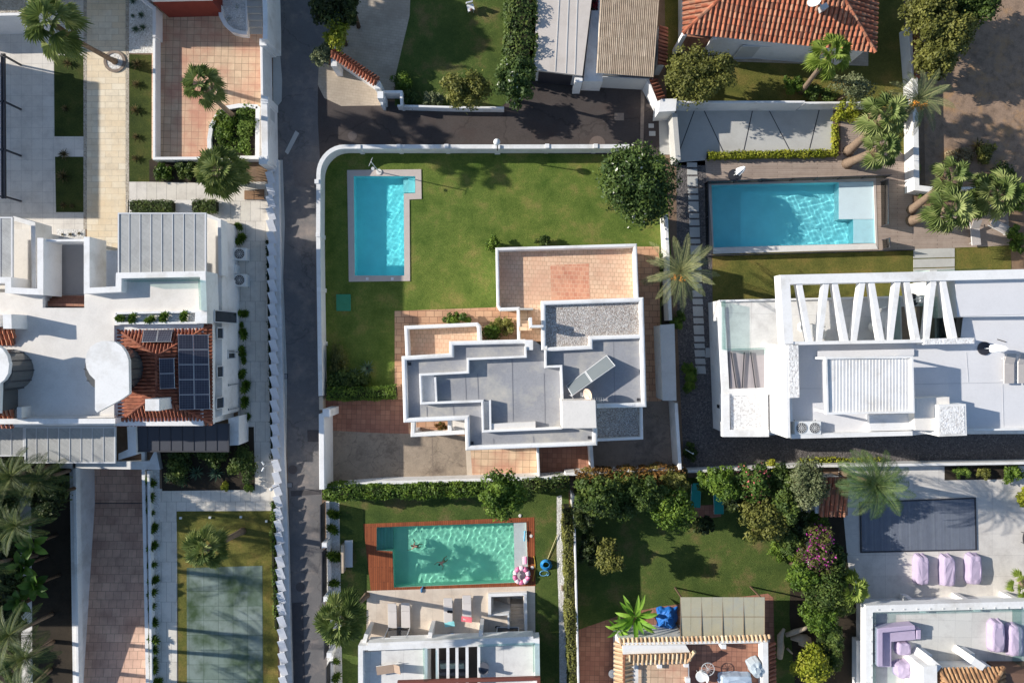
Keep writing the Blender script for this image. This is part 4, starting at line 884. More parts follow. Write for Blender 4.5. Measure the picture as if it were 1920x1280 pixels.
# tiled roof
ez, rz_ = 4.95, 5.95
A_, B_, C_, D_ = P(213, 612, ez), P(397, 608, ez), P(398, 795, ez), P(216, 797, ez); Rn, Rs = P(293, 668, rz_), P(294, 738, rz_)
m = MB(); tileplane(m, [A_, B_, Rn], .24, .36); tileplane(m, [B_, C_, Rs, Rn], .24, .36); tileplane(m, [C_, D_, Rs], .24, .36); tileplane(m, [D_, A_, Rn, Rs], .24, .36); rf = m.obj('roof', TERRAT, g)
m = MB()
for a, b in ((A_, Rn), (B_, Rn), (C_, Rs), (D_, Rs), (Rn, Rs)): ridge(m, a, b, .1)
m.obj('ridge_tiles', TERRAT, rf)
m = MB(); m.prism([(215, 797), (398, 795), (397, 790), (216, 792)], 4.5, 4.9); m.prism([(392, 608), (398, 608), (398, 795), (392, 795)], 4.5, 4.9); m.each('eave_wall', WHITE, g)
m = MB(); m.prism([(-400, 612), (26, 612), (27, 645), (-400, 645)], 4.9, 5.5) ; tileplane(m, [P(-300, 645, 5.5), P(28, 645, 5.5), P(28, 614, 6.0), P(-300, 614, 6.0)]); m.obj('small_tiled_roof', TILE, g)
m = MB(); tileplane(m, [P(-200, 801, 5.3), P(28, 800, 5.3), P(26, 766, 5.9), P(-200, 766, 5.9)]); m.obj('small_tiled_roof', TILE, g)
m = MB(); m.prism([(272, 770), (299, 770), (299, 748), (272, 748)], 5, 7.3); ch = m.obj('chimney', WHITE, g, .02)
# roof planter with five bushes is modelled as a box; bushes are separate things
m = MB(); m.strip([(217, 587), (217, 606), (367, 605), (368, 584), (217, 587)], .14, F2-.2, 5.75); m.prism([(218, 605), (366, 604), (366, 586), (218, 588)], F2-.3, 5.5); m.obj('roof_planter', WHITE, g)
MB().poly([(219, 604), (365, 603), (365, 587), (219, 589)], 5.53).obj('planter_gravel', GRAVW, g)
m = MB(); m.prism([(366, 583), (388, 583), (388, 606), (366, 606)], F2-.4, 6.0); m.obj('terrace_end_wall', WHITE, g)
# east facade windows
XE = P(397.4, 700, 4.95)[0]; XE2 = P(447.5, 700, 0)[0]
for px, y0, y1, z0, z1 in ((405, 613, 636, 3.3, 4.3), (405, 686, 707, 3.3, 4.3), (408, 745, 765, 3.2, 4.4)):
    zc = (z0+z1)/2; Y = (P(px, (y0+y1)/2, zc)[1]); wallwin(g, XE+.02, Y, z0, z1, .75, (1, 0))
zc = 1.7; wallwin(g, P(416.5, 664, 3.2)[0]+.02, P(431, 664, zc)[1], 1.1, 2.3, .6, (1, 0))
wallwin(g, P(382, 594, 6)[0]+.25, P(410, 594, 3.3)[1], 1.2, 5.0, .8, (1, 0))
for Y in (660, 720, 765): wallwin(g, P(416.5, 664, 3.2)[0]+.02, P(433, Y, 1.2)[1], .2, 2.2, .1, (1, 0))
# solar arrays on the roof
def onroof(px, py):
    """height of the east / north roof plane at a pictured point"""
    P0, P1, P2 = Vector(B_), Vector(C_), Vector(Rs); nn = (P1-P0).cross(P2-P0).normalized(); o = Vector((0, 0, CAMH)); q = Vector(P(px, py, 0)); d = q-o
    t = (P0-o).dot(nn)/d.dot(nn); return o+d*t
def pv(label, quad, cols, rows, zs, group='solar arrays'):
    c = [Vector(P(x, y, z)) for (x, y), z in zip(quad, zs)]; ctr = sum(c, Vector())/4
    r = T('solar_array', label, 'solar panels', quad[0][0], quad[0][1], 5.2, group)
    for i in range(cols):
        for j in range(rows):
            f = lambda s, t: (c[0].lerp(c[1], s)).lerp(c[3].lerp(c[2], s), t)
            q = [f((i+.02)/cols, (j+.01)/rows), f((i+.98)/cols, (j+.01)/rows), f((i+.98)/cols, (j+.99)/rows), f((i+.02)/cols, (j+.99)/rows)]
            m = MB(); m.slab(q, .05); p_ = m.obj('panel', FRAME, r); cc = sum(q, Vector())/4; k = MB(); k.slab([cc+(v-cc)*.955+Vector((0, 0, .008)) for v in q], .006); k.obj('cells', PVM, p_)
    m = MB()
    for v in c: m.tube(v-Vector((0, 0, .04)), (v.x, v.y, min(v.z-.06, 5.1)), .02)
    m.obj('mounting', FRAME, r)
    return r
pv('large two by five solar array on the shaded tiled slope', [(333, 627), (391, 627), (394, 767), (336, 768)], 2, 5, [5.95, 5.35, 5.35, 5.95])
pv('dark two-panel solar array beside the tiled ridge', [(298, 672), (326.5, 671), (328, 728), (299.5, 729)], 1, 2, [6.1, 5.95, 5.95, 6.1])
pv('pale two-panel solar array on the upper tiled slope', [(269, 618), (324, 617), (320, 640.5), (265.5, 641.5)], 2, 1, [5.25, 5.25, 5.9, 5.9])
# house standing out of the picture on the left that shades the forecourt
o = T('carport', 'dark steel frame of a carport at the left edge', 'carport', 5, 240)
m = MB(); m.strip([(6.5, 100), (8, 372)], .12, 1.65, 1.8); m.strip([(2, 100), (3, 372)], .08, 1.65, 1.8); m.obj('beam', METALD, o)
for y in (104, 190, 280, 368):
    m = MB(); m.rbox(6.5, y, 0, 1.8, .12, .12); m.obj('post', METALD, o)
for y in (104, 190, 280, 368): m = MB(); m.strip([(-200, y), (7, y)], .1, 1.65, 1.79); m.obj('cross_beam', METALD, o)
o = T('neighbour_block', 'white flat-roofed block beyond the left edge', 'building', -285, 170)
m = MB(); m.prism([(-560, 298), (-287, 298), (-287, 16), (-560, 16)], 0, 5.8); m.obj('wall', WHITE, o); m = MB(); m.prism([(-562, 301), (-285, 301), (-285, 13), (-562, 13)], 5.803, 6.0); m.obj('roof', LROOF, o)
# ------------------------------------------------------------------ modern house on the right
q = T('modern_house', 'modern white house with zigzag roof beams and louvred roof pergola on the right', 'house', 1600, 690)
m = MB(); m.prism([(1350, 563), (1920+300, 555), (2220, 812), (1443, 815), (1360, 812), (1357, 740)], 0, 3.0); m.obj('ground_floor_wall', WHITE, q)
MB().poly([(1351, 564), (1800, 560), (1800, 660), (1362, 660)], 3.2).obj('terrace_floor', WFLOOR, q)
m = MB(); m.prism([(1351, 564), (1462, 562), (1700, 556), (1700, 660), (1362, 660)], 2.9, 3.19); m.obj('terrace_slab', WHITE, q)
m = MB(); m.strip([(1352, 575), (1361, 736), (1441, 733), (1441, 655)], .5, 2.9, 3.35); m.strip([(1350, 564), (1700, 556)], .12, 2.9, 3.4); m.strip([(1361, 738), (1362, 812), (1442, 812)], .5, 2.8, 3.45); m.each('low_parapet', WHITE, q)
m = MB(); m.strip([(1360, 563), (1360, 655), (1440, 653)], .04, 3.2, 4.1); m.each('glass_balustrade', GLASS, q)
m = MB(); m.prism([(1367, 657), (1438, 655), (1438, 727), (1369, 729)], 2.9, 3.23); m.obj('skylight_recess', plain('mauve_floor', (170, 162, 162), .8, .08, 2), q)  # recess floor in one mottled mauve grey
m = MB()
for a, b in (((1371, 660), (1381, 727)), ((1396, 660), (1392, 727)), ((1408, 660), (1417, 727))): m.strip([a, b], .06, 3.3, 3.4)
m.each('skylight_bars', METALD, q)
MB().poly([(1368, 740), (1440, 738), (1441, 806), (1370, 807)], 3.3).obj('gravel_roof', ROUGHW, q)
# upper storey
m = MB(); m.prism([(1476, 646), (1800, 640), (2220, 600), (2220, 800), (1790, 806), (1711, 816), (1484, 820)], 0, 5.4); m.obj('upper_wall', WHITE, q)
MB().poly([(1490, 646), (1800, 640), (1806, 592), (2220, 586), (2220, 802), (1780, 806), (1700, 814), (1486, 818)], 5.42).obj('roof_terrace', LROOF, q)
m = MB(); m.prism([(1478, 646), (1497, 645), (1499, 745), (1480, 746)], 3, 6.3); m.obj('textured_wall', ROUGHW, q)
m = MB(); m.prism([(1474, 646), (1478, 646), (1482, 820), (1476, 821)], 0, 6.28); m.strip([(1484, 818), (1711, 812)], .3, 5, 5.9); m.strip([(1812, 806), (2220, 800)], .12, 5, 5.7); m.each('parapet', WHITE, q)
m = MB(); m.strip([(1482, 746), (1484, 790)], .2, 5.4, 6.1); m.prism([(1630, 778), (1708, 775), (1709, 806), (1631, 808)], 5.4, 5.8); m.each('roof_box', WHITE, q)
m = MB(); m.prism([(1790, 520), (2220, 508), (2220, 590), (1796, 594)], 0, 5.9); m.obj('corner_block', WHITE, q); MB().poly([(1791, 521), (2220, 509), (2220, 580), (1795, 593)], 5.93).obj('corner_roof', LROOF, q)
# roof-level frame with zigzag beams
m = MB(); m.strip([(2200, 507), (1472, 524), (1479, 645)], .62, 5.3, 6.35); m.obj('roof_frame', WHITE, q)
m = MB(); m.strip([(1486, 643.5), (1736, 639)], .22, 5.3, 6.3); m.obj('beam', WHITE, q)
vb = [((1498, 528), (1520, 644)), ((1550, 527), (1536, 644)), ((1565, 527), (1587, 643)), ((1618, 526), (1601, 642)), ((1634, 526), (1654, 641)), ((1684, 525), (1669, 641)), ((1700, 525), (1721, 640)), ((1751, 524), (1737, 639)), ((1768, 524), (1790, 634))]
for a, b in vb: MB().strip([a, b], .36, 5.75, 6.25).obj('zigzag_beam', WHITE, q)
m = MB(); m.prism([(1733, 635), (1827, 633), (1827, 644), (1733, 646)], 5, 6.35); m.obj('textured_wall', ROUGHW, q)
m = MB(); m.strip([(1687, 556), (1688, 638)], .05, 3.2, 4.2); m.strip([(1757, 556), (1758, 636)], .05, 3.2, 5.2); m.each('glass_balustrade', GLASS, q)
MB().poly([(1690, 575), (1752, 573), (1753, 640), (1692, 642)], 3.215).obj('terrace_floor', plain('brown_terrace_floor', (150, 128, 110), .8, .2, 2), q)
m = MB(); m.prism([(1760, 530), (1790, 528), (1792, 632), (1762, 634)], 3.0, 3.5); m.obj('light_well', TINTG, q)
m = MB(); m.strip([(1716, 508), (1852, 503)], .03, 2.2, 3.6); m.obj('canopy_glass', GLASS, q); m = MB(); m.rbox(1750, 510, 0, 3.6, .5, .3); m.obj('gate_post', WHITE, q)
# louvred pergola on the roof
pg = MB(); a, b = P(1550, 672, 7.3), P(1711, 773, 7.3)
for i in range(26): X = a[0]+(b[0]-a[0])*(i+.5)/26; pg.obox((X, (a[1]+b[1])/2, 7.25), (b[0]-a[0])/26*1.0, abs(a[1]-b[1]), .03, (0, 9, 0))
pg.obj('pergola_slats', WHITE, q); m = MB(); m.strip([(1549, 671), (1710.5, 669), (1713, 772), (1552, 775)], .14, 7.1, 7.4, closed=True)
m.obj('pergola_frame', WHITE, q)
for x, y in ((1550, 672), (1709, 670), (1711, 771), (1553, 773)): m = MB(); m.rbox(x, y, 5.4, 7.2, .14, .14); m.obj('pergola_post', WHITE, q)
m = MB(); m.prism([(1533, 658), (1714, 654), (1714, 666), (1533, 670)], 5.4, 5.6); m.obj('roof_step', LROOF, q)
m = MB()
for a, b in (((1714, 720), (1920, 716)), ((1500, 728), (1545, 728)), ((1812, 660), (1816, 716)), ((1880, 720), (1882, 800))): m.strip([a, b], .04, 5.425, 5.435)
m.each('roof_seam', plain('roof_seam_grey', (196, 196, 198), .8, .1), q)
# rooftop block with gravel top, bottom right
m = MB(); m.prism([(1713, 747), (1780, 744), (1781, 808), (1716, 806)], 5.2, 6.5); m.obj('lift_box', OFFW, q)
m = MB(); m.prism([(1759, 759), (1811, 757), (1813, 816), (1761, 818)], 0, 6.9); m.obj('chimney_block', WHITE, q); MB().poly([(1762, 762), (1808, 761), (1809, 812), (1763, 814)], 6.92).obj('gravel_top', ROUGHW, q)
for x in (1348, 1460): m = MB(); m.obox((P(x, 762, 2)[0], P(x, 762, 2)[1], 2.0 if x < 1400 else 4.5), .03, .25, .9); m.obj('slit_window', BLACKG, q)
for i, (x, w) in enumerate(((1380, 1.4), (1420, 1.4))): wallwin(q, P(x, 812, 0)[0], P(x, 812, 3)[1]-.02, .2, 2.3, w, (0, -1))
for x in (1400, 1460, 1560, 1640): wallwin(q, P(x, 563, 0)[0], P(x, 563, 3)[1]+.03, .1, 2.5, 1.8, (0, 1))
# ac unit with two fans
def ac(label, px, py, z, lx, ly, hh, nf, group=None):
    r = T('air_conditioner', label, 'air conditioner', px, py, z, group); c = P(px, py, z+hh)
    m = MB(); m.obox((c[0], c[1], z+hh/2), lx, ly, hh); m.obj('casing', WIRON, r, .02)
    for i in range(nf):
        x = c[0]+(i-(nf-1)/2)*lx/nf; R_ = min(lx/nf, ly)*.42
        d = MB(); d.disc((x, c[1], z+hh+.005), R_, .012, 24); fo = d.obj('fan_opening', METALD, r)
        k = MB()
        for t in (1, .72, .44): k.sweep([(x+R_*t*math.cos(j*.3927), c[1]+R_*t*math.sin(j*.3927)) for j in range(16)], [(-.006, z+hh+.02), (-.006, z+hh+.035), (.006, z+hh+.035), (.006, z+hh+.02)], True)
        for j in range(6): k.obox((x, c[1], z+hh+.03), R_*2, .012, .015, (0, 0, j*30))
        k.obj('guard', WIRON, fo)
    m = MB()
    for sx in (-1, 1): m.obox((c[0]+sx*lx*.4, c[1], z+.02), .06, ly*1.1, .05)
    m.obj('feet', METALD, r); return r
ac('white air conditioner with two fans on the right house roof corner', 1515, 802, 5.4, 1.75, .85, .55, 2)
ac('air conditioner on the lane beside the left house, upper of two', 449, 476, 0, .95, .9, .8, 1, 'lane air conditioners')
ac('air conditioner on the lane beside the left house, lower of two', 449, 525, 0, .95, .9, .8, 1, 'lane air conditioners')
m = MB(); m.rbox(438, 504, 0, .8, .35, .65); one(m, 'meter_box', WIRON, 'narrow white cabinet between the two lane air conditioners', 'cabinet', bevel=.02)
# glass pool fence of the neighbour
def gfence(label, pts, h, np_=10, mat=TINTG):
    c = T('pool_fence', label, 'fence', pts[0][0], pts[0][1]); MB().strip(pts, .025, .06, h).obj('glass_panel', mat, c); m = MB(); m.strip(pts, .05, h, h+.04); m.obj('top_rail', METALD, c)
    for i in range(len(pts)-1):
        a, b = pts[i], pts[i+1]; n = max(1, int(math.dist(a, b)/45))
        for k in range(n+1): m = MB(); m.rbox(a[0]+(b[0]-a[0])*k/n, a[1]+(b[1]-a[1])*k/n, 0, h+.05, .05, .05); m.obj('post', METALD, c)
    return c
gfence('dark glass pool fence around left and upper sides of the right pool', [(1330, 470), (1328, 340), (1490, 334), (1672, 328)], .95)
gfence('dark glass pool fence at right of the pale pool shelf', [(1666, 335), (1667, 420)], 1.1)
gfence('short dark glass fence panel near the garden stepping slabs', [(1669, 446), (1670, 464)], 1.1)
gfence('dark low glass fence along bottom rim of the right pool', [(1330, 479), (1715, 468)], .6)
def parasol(label, px, py, h, z0, group='closed parasols'):
    r = T('closed_parasol', label, 'parasol', px, py, z0, group); B = Vector(r.location); t = B+Vector((0, 0, h))
    m = MB(); m.tube(B, t+Vector((0, 0, .1)), .03); m.obj('pole', WIRON, r); m = MB(); m.disc(B, .45, .06, 24); m.obj('base', METALD, r)
    m = MB(); n = 14; prof = [(.03, h), (.13, h-.25), (.2, h-.8), (.24, h-1.3), (.18, h-1.5), (.09, h-1.55)]; vs = []
    for rr, z in prof:
        for i in range(n): k = rr*(1.25 if i % 2 else .75); vs.append((B.x+k*math.cos(2*math.pi*i/n), B.y+k*math.sin(2*math.pi*i/n), B.z+z))
    m.add(vs, [(j*n+i, j*n+(i+1) % n, (j+1)*n+(i+1) % n, (j+1)*n+i) for j in range(len(prof)-1) for i in range(n)], .5); m.obj('folded_canopy', WCLOTH, r); return r
parasol('white closed parasol on the deck above the right pool', 1376, 329, 2.4, .04)
parasol('white closed parasol on the covered terrace behind zigzag beams', 1710, 562, 2.2, 3.22)
parasol('white closed parasol on the upper grey roof terrace', 1845, 653, 2.2, 5.43)
def lounger(label, px, py, z, rot, mat, L=1.9, w=.65, back=35, group='sun loungers', h=.32, arm=False):
    r = T('sun_lounger', label, 'sun lounger', px, py, z, group); r.rotation_euler = (0, 0, 0); c = Vector(r.location); rt = R(rot); e = Vector((math.cos(rt), math.sin(rt), 0)); s = Vector((-e.y, e.x, 0))
    def q4(a, b, za, zb): return [c+e*a-s*w/2+Vector((0, 0, za)), c+e*b-s*w/2+Vector((0, 0, zb)), c+e*b+s*w/2+Vector((0, 0, zb)), c+e*a+s*w/2+Vector((0, 0, za))]
    m = MB(); m.slab(q4(-L/2, L*.15, h, h), .06); m.obj('seat', mat, r); m = MB(); bl = L*.35; m.slab(q4(L*.16, L*.16+bl*math.cos(R(back)), h, h+bl*math.sin(R(back))), .06); m.obj('backrest', mat, r)
    f = MB()
    for sg in (-1, 1): f.tube(c+e*-L/2+s*sg*w/2+Vector((0, 0, h-.05)), c+e*L*.4+s*sg*w/2+Vector((0, 0, h-.05)), .022)
    f.obj('frame', WIRON, r)
    for a in (-.4, .32):
        for sg in (-1, 1): f = MB(); f.tube(c+e*L*a+s*sg*w*.46+Vector((0, 0, h-.05)), c+e*L*a+s*sg*w*.46, .02); f.obj('leg', WIRON, r)
    return r
lounger('grey sun lounger on the deck under right-hand palms, upright one', 1824, 437, .05, 95, GREYC, group='deck loungers')
lounger('pale sun lounger on the deck, slanting one nearest the right end', 1868, 425, .05, 152, GREYC, group='deck loungers')
for i, (x, lab) in enumerate(((1886, 'grey sun lounger on the right roof terrace next to parasol'), (1912, 'grey sun lounger on the right roof terrace at picture edge'))): lounger(lab, x, 690, 5.42, 90, GREYC, L=2.0, group='roof loungers', back=20)
def rchair(label, px, py, z, rot, mat=WIRON, group='terrace chairs', rr=.36):
    r = T('round_chair', label, 'chair', px, py, z, group); c = Vector(r.location); m = MB(); m.disc(c+Vector((0, 0, .4)), rr, .06, 20); m.obj('seat', mat, r)
    m = MB(); pts = [(c.x+rr*1.05*math.cos(R(rot)+t), c.y+rr*1.05*math.sin(R(rot)+t)) for t in [k*.26-1.3 for k in range(11)]]; m.sweep(pts, [(-.025, c.z+.35), (-.025, c.z+.78), (.025, c.z+.78), (.025, c.z+.35)]); m.obj('backrest', mat, r)
    for k in range(4): a = k*1.5708+.78; m = MB(); m.tube(c+Vector((math.cos(a)*rr*.7, math.sin(a)*rr*.7, .4)), c+Vector((math.cos(a)*rr*.9, math.sin(a)*rr*.9, 0)), .018); m.obj('leg', METAL, r)
    return r
def rtable(label, px, py, z, rr=.45, group=None, mat=WIRON):
    r = T('round_table', label, 'table', px, py, z, group); c = Vector(r.location); m = MB(); m.disc(c+Vector((0, 0, .7)), rr, .035, 28); m.obj('tabletop', mat, r)
    m = MB(); m.tube(c, c+Vector((0, 0, .7)), .035); m.disc(c, .25, .03); m.obj('pedestal', METAL, r); return r
rtable('small round white table under the zigzag beams, left part', 1516, 620, 3.2, .45, 'terrace tables'); rchair('round white chair left of the small terrace table', 1502, 613, 3.2, 160); rchair('round white chair right of the small terrace table', 1529, 626, 3.2, -20)
rtable('white round table behind the middle zigzag beams', 1648, 600, 3.2, .55, 'terrace tables'); rchair('white chair above the table behind middle beams', 1655, 586, 3.2, 60); rchair('white chair below the table behind middle beams', 1634, 612, 3.2, 220)
# ------------------------------------------------------------------ street wall with angled louvre panels
r = T('louvred_street_wall', 'long white street wall with slanted louvre panels on a low base', 'wall', 527, 700)
def wx(y): return np.interp(y, [300, 560, 850, 1000, 1300], [517, 522, 528, 534.5, 543])
m = MB(); W = [(wx(y), y) for y in (302, 560, 850, 1000, 1310)]
m.sweep([P(x+3, y)[:2] for x, y in W], [(-.2, 0), (-.2, .36), (.2, .36), (.2, 0)]); m.obj('base_wall', WHITE, r)
m = MB(); m.sweep([P(x-7, y)[:2] for x, y in W], [(-.18, 0), (-.18, .56), (.18, .56), (.18, 0)]); m.obj('screen_wall', WHITE, r)
y = 304
LP = plain('white_louvre_panel', (224, 224, 226), .7, .08, 4, .1)
while y < 1304:
    st = 22.2; c = P(wx(y+st/2)-8, y+st/2); m = MB(); m.obox((c[0]+.12, c[1], .68), .5, .93, .05, (14, 3, 15)); m.obj('louvre_panel', LP, r); y += st
# gate side further up the street
gwall('tall white wall with two shutters beside the street, above the louvred wall', [(495, 186), (497, 303)], .5, 2.1, 'street_wall', posts=((493, 300),), ph=.02, pw=.6)
w_ = bpy.data.objects['street_wall']
for y, hh in ((219, .8), (260, .9)): c = P(512, y, .9); m = MB(); m.obox((P(501, y, 2.1)[0]+.02, c[1], 1.1), .05, hh, .9); m.obj('shutter', METAL, w_)
gwall('white gate wall beside the terracotta terrace facing the street', [(490, 80), (491.5, 186)], .2, 1.9, 'gate_wall', posts=((493, 79), (496, 187)), pw=.5, ph=.25)
gwall('tall white wall at top of the street with small dark fittings', [(491, -200), (497, 30), (497, 74)], .35, 2.9, 'upper_street_wall')
gwall('thin white wall at left of the terracotta terrace', [(289, 30), (289, 297), (486, 296)], .22, .75, 'terrace_wall')
gwall('white wall from house corner at top of the terracotta terrace', [(262, -5), (289, 15), (289, 69)], .25, 1.0, 'corner_wall')
r = T('red_wall_base', 'dark red wall base of the house at the top edge', 'wall', 340, 0)
MB().prism([(286, 4), (395, 1), (395, -60), (286, -60)], 0, 2.4).obj('wall', plain('dark_red_render', (130, 60, 48), .85, .15, 2), r); MB().prism([(284, 1.5), (397, -1), (397, -62), (284, -60)], 2.4, 2.6).obj('roof', WHITE, r)
# curved planters
r = T('curved_planter', 'curved white planter with four small bushes beside grey steps at top', 'planter', 440, 30)
pl = [(398, -20), (412, 12), (414, 30), (422, 45), (436, 57), (450, 61), (463, 62)]
m = MB(); m.strip(pl, .28, 0, .6); m.strip([(463, 62), (461, -20)], .12, 0, .5); m.obj('rim', WHITE, r); MB().poly([(398, -20), (412, 12), (416, 34), (436, 57), (462, 62), (461, -20)], .35).obj('gravel', GRAVW, r)
r = T('grey_steps', 'grey stone steps between the curved planter and the gate wall', 'steps', 477, 30)
for i in range(7): m = MB(); m.prism([(463, 64-i*13), (491, 64-i*13), (491, 51.5-i*13), (463, 51.5-i*13)], 0, .06+.12*i); m.obj('step', CONCG, r)
r = T('round_ended_planter', 'white raised planter with curved side on the terracotta terrace', 'planter', 440, 250)
pl = [(483, 200), (448, 198), (425, 202), (408, 214), (396, 236), (392, 262), (393, 296), (482, 296), (483, 200)]
MB().strip(pl, .3, 0, .62).obj('rim', WHITE, r); MB().poly(pl[:-1], .4).obj('soil', SOILD, r)
r = T('palm_planter_ring', 'white round ring with grey rim around the tall palm foot', 'planter', 216, 116); m = MB(); c = P(216, 116)
m.sweep([(c[0]+.72*math.cos(a*.2618), c[1]+.72*math.sin(a*.2618)) for a in range(24)], [(-.1, 0), (-.1, .1), (.1, .1), (.1, 0)], True); m.obj('rim', CONCD, r); MB().disc((c[0], c[1], .03), .62, .03, 24).obj('gravel', GRAVW, r)
r = T('grey_gravel_roof_house', 'white low building with gravel roof in the top left corner', 'building', 0, 40); m = MB(); m.prism([(-200, 34), (38, 29), (39, 26), (56, 25), (54, -80), (-200, -80)], 0, 2.9); m.obj('wall', WHITE, r); MB().poly([(-200, 27), (34, 24), (50, 20), (48, -80), (-200, -80)], 2.91).obj('gravel_roof', GRAVB, r)
# planting bed walls bottom left of the palm court
gwall('low white wall beside the row of small bushes at the ramp', [(278, 882), (284, 1320)], .2, .5, 'ramp_kerb_wall')
gwall('white wall between dark lawn and ramp', [(139, 868), (146, 1320)], .25, .5, 'ramp_edge_wall')
# bottom fence with pickets
r = T('picket_fence', 'black picket fence with white posts along the lower road', 'fence', 610, 1060)
m = MB()
for x, y0, y1 in ((610, 940, 1018), (613, 1026, 1117), (617, 1128, 1220), (621, 1236, 1330)):
    m = MB(); n = int((y1-y0)/2.6)
    for i in range(n): c = P(x+(y1-y0)*.0*i/n, y0+(y1-y0)*i/n); m.obox((c[0], c[1], .72), .03, .1, 1.3, (0, 0, 35))
    c0, c1 = P(x, y0), P(x, y1)
    for z in (.25, 1.35): m.obox((c0[0], (c0[1]+c1[1])/2, z), .05, abs(c0[1]-c1[1]), .05)
    m.obj('picket_panel', METALD, r)
for x, y in ((608, 1022), (611, 1123), (617, 1228)): m = MB(); m.rbox(x, y, 0, 1.6, .36, .36); m.obj('post', WHITE, r)
m = MB(); m.strip([(614, 940), (624, 1330)], .25, 0, .3); m.obj('base', WHITE, r)
# low wall with leaning shade beside wood deck: narrow bench screen
r = T('garden_bench', 'wooden bench with grey top beside the shaded strip left of the pool', 'bench', 650, 1040); m = MB(); m.prism([(646, 1063), (661, 1063), (661, 1012), (646, 1013)], .35, .42); m.obj('seat', METAL, r)
m = MB(); m.prism([(639, 1074), (644, 1074), (644, 1021), (639, 1022)], .1, .8); m.obj('backrest', BEIGEM, r)
for y in (1018, 1058): m = MB(); m.rbox(652, y, 0, .35, .5, .08); m.obj('leg', METALD, r)
# ------------------------------------------------------------------ bottom middle house
b = T('pool_house', 'white flat-roofed house with slatted opening below the green pool', 'house', 840, 1230)
zf, zb = 2.1, 2.65
for poly_ in ([(681, 1222), (800, 1214), (803, 1420), (682, 1420)], [(897, 1208), (1005, 1206), (1007, 1420), (899, 1420)]):
    MB().prism(poly_, 0, zf-.02).obj('wall', WHITE, b); MB().poly(poly_, zf).obj('roof_terrace', WFLOOR, b)
MB().strip([(676, 1420), (676, 1214), (1007, 1201), (1010, 1420)], .34, zf-.5, zb).obj('parapet', WHITE, b)
m = MB(); m.strip([(690, 1212), (1000, 1200)], .55, zf-.5, zb-.02); m.obj('front_beam', WHITE, b)
for x in (798.5, 897.5): m = MB(); m.strip([(x, 1210), (x+1, 1420)], .2, 0, zb-.05); m.obj('party_wall', WHITE, b)
for x in (819.5, 839.5, 856.5, 875.5): m = MB(); m.strip([(x, 1208), (x+.8, 1420)], .2, zb-.4, zb-.08); m.obj('slat', WHITE, b)
for x, y in ((683, 1200), (806, 1197), (901, 1193)): m = MB(); m.strip([(x-2, y+10), (x+4, y-12)] if x < 700 else [(x-1, y+12), (x+1, y-12)], .28, 0, 2.2); m.obj('pier', WHITE, b)
m = MB(); m.strip([(745, 1280), (1010, 1272), (1011, 1420)], .22, zb, zb+.25); m.obj('red_eave', plain('oxide_red_board', (120, 70, 60), .7, .1, 3), b)
m = MB(); m.strip([(793, 1218), (795, 1278)], .03, zf, zf+.9); m.strip([(897, 1212), (1000, 1208), (1001, 1270)], .03, zf, zf+.9); m.each('glass_balustrade', GLASS, b)
for x in (745, 952): wallwin(b, P(x, 1210, 1)[0], P(x, 1207, 2.1)[1]+.35, .1, 2.0, 1.6, (0, 1))
m = MB(); m.strip([(918, 1156), (918, 1115.5), (985, 1113), (986.5, 1192)], .22, -.3, .38); m.strip([(916, 1153), (953, 1151), (954, 1190)], .14, -.3, .3); st_ = m.obj('stairwell_kerb', WHITE, b)
m = MB(); W = [P(x, y)[:2] for x, y in STAIR3]; n = len(W); m.add([(x, y, .02) for x, y in W]+[(x, y, -2.6) for x, y in W], [(i, (i+1) % n, n+(i+1) % n, n+i) for i in range(n)]+[tuple(range(n, 2*n))], .5); m.obj('stairwell', WHITE, b)
m = MB()
for i in range(9): m.prism([(957.5, 1191-i*6.6), (982.5, 1191-i*6.6), (982.3, 1184.6-i*6.6), (957.3, 1184.6-i*6.6)], -2.6, -.1-.17*i)
for i in range(6): m.prism([(951-i*4.6, 1134), (956-i*4.6, 1134), (956-i*4.6, 1119), (951-i*4.6, 1119)], -2.6, -1.6-.15*i)
m.obj('stairs', PAVW2, b)
# ------------------------------------------------------------------ bottom terracotta house
t = T('tiled_house', 'house with pale tile-edged roof terrace at the bottom, right of centre', 'house', 1300, 1230)
zt_, zp = 2.7, 3.45
MB().prism([(1160, 1200), (1443, 1198), (1448, 1420), (1160, 1420)], 0, zt_-.02).obj('wall', WHITE, t); MB().poly([(1165, 1205), (1440, 1203), (1443, 1420), (1165, 1420)], zt_).obj('terrace_floor', TERRAD, t)
MB().poly([(1197, 1246), (1290, 1242), (1290, 1420), (1197, 1420)], zt_+.4).obj('upper_terrace_floor', TERRA, t); MB().prism([(1180, 1235), (1292, 1231), (1292, 1420), (1180, 1420)], zt_-.1, zt_+.38).obj('upper_wall', WHITE, t)
m = MB(); tileplane(m, [P(1157, 1197.5, zp-.3), P(1447, 1191, zp-.3), P(1440, 1203, zp), P(1167, 1209, zp)], .3, .5); tileplane(m, [P(1152.5, 1420, zp-.3), P(1153, 1199, zp-.3), P(1168, 1211, zp), P(1168, 1420, zp)], .3, .5)
m.obj('tiled_coping', TILEP, t)
m = MB(); tileplane(m, [P(1185, 1243, zp+.0), P(1290, 1240, zp+.0), P(1302, 1222, zp+.35), P(1174, 1226, zp+.35)], .3, .5); tileplane(m, [P(1186, 1420, zp), P(1185, 1243, zp), P(1173, 1228, zp+.35), P(1168, 1420, zp+.35)], .3, .5)
ridge(m, P(1302, 1221, zp+.35), P(1288, 1241, zp+.02)); m.obj('tiled_awning', TILEP, t)
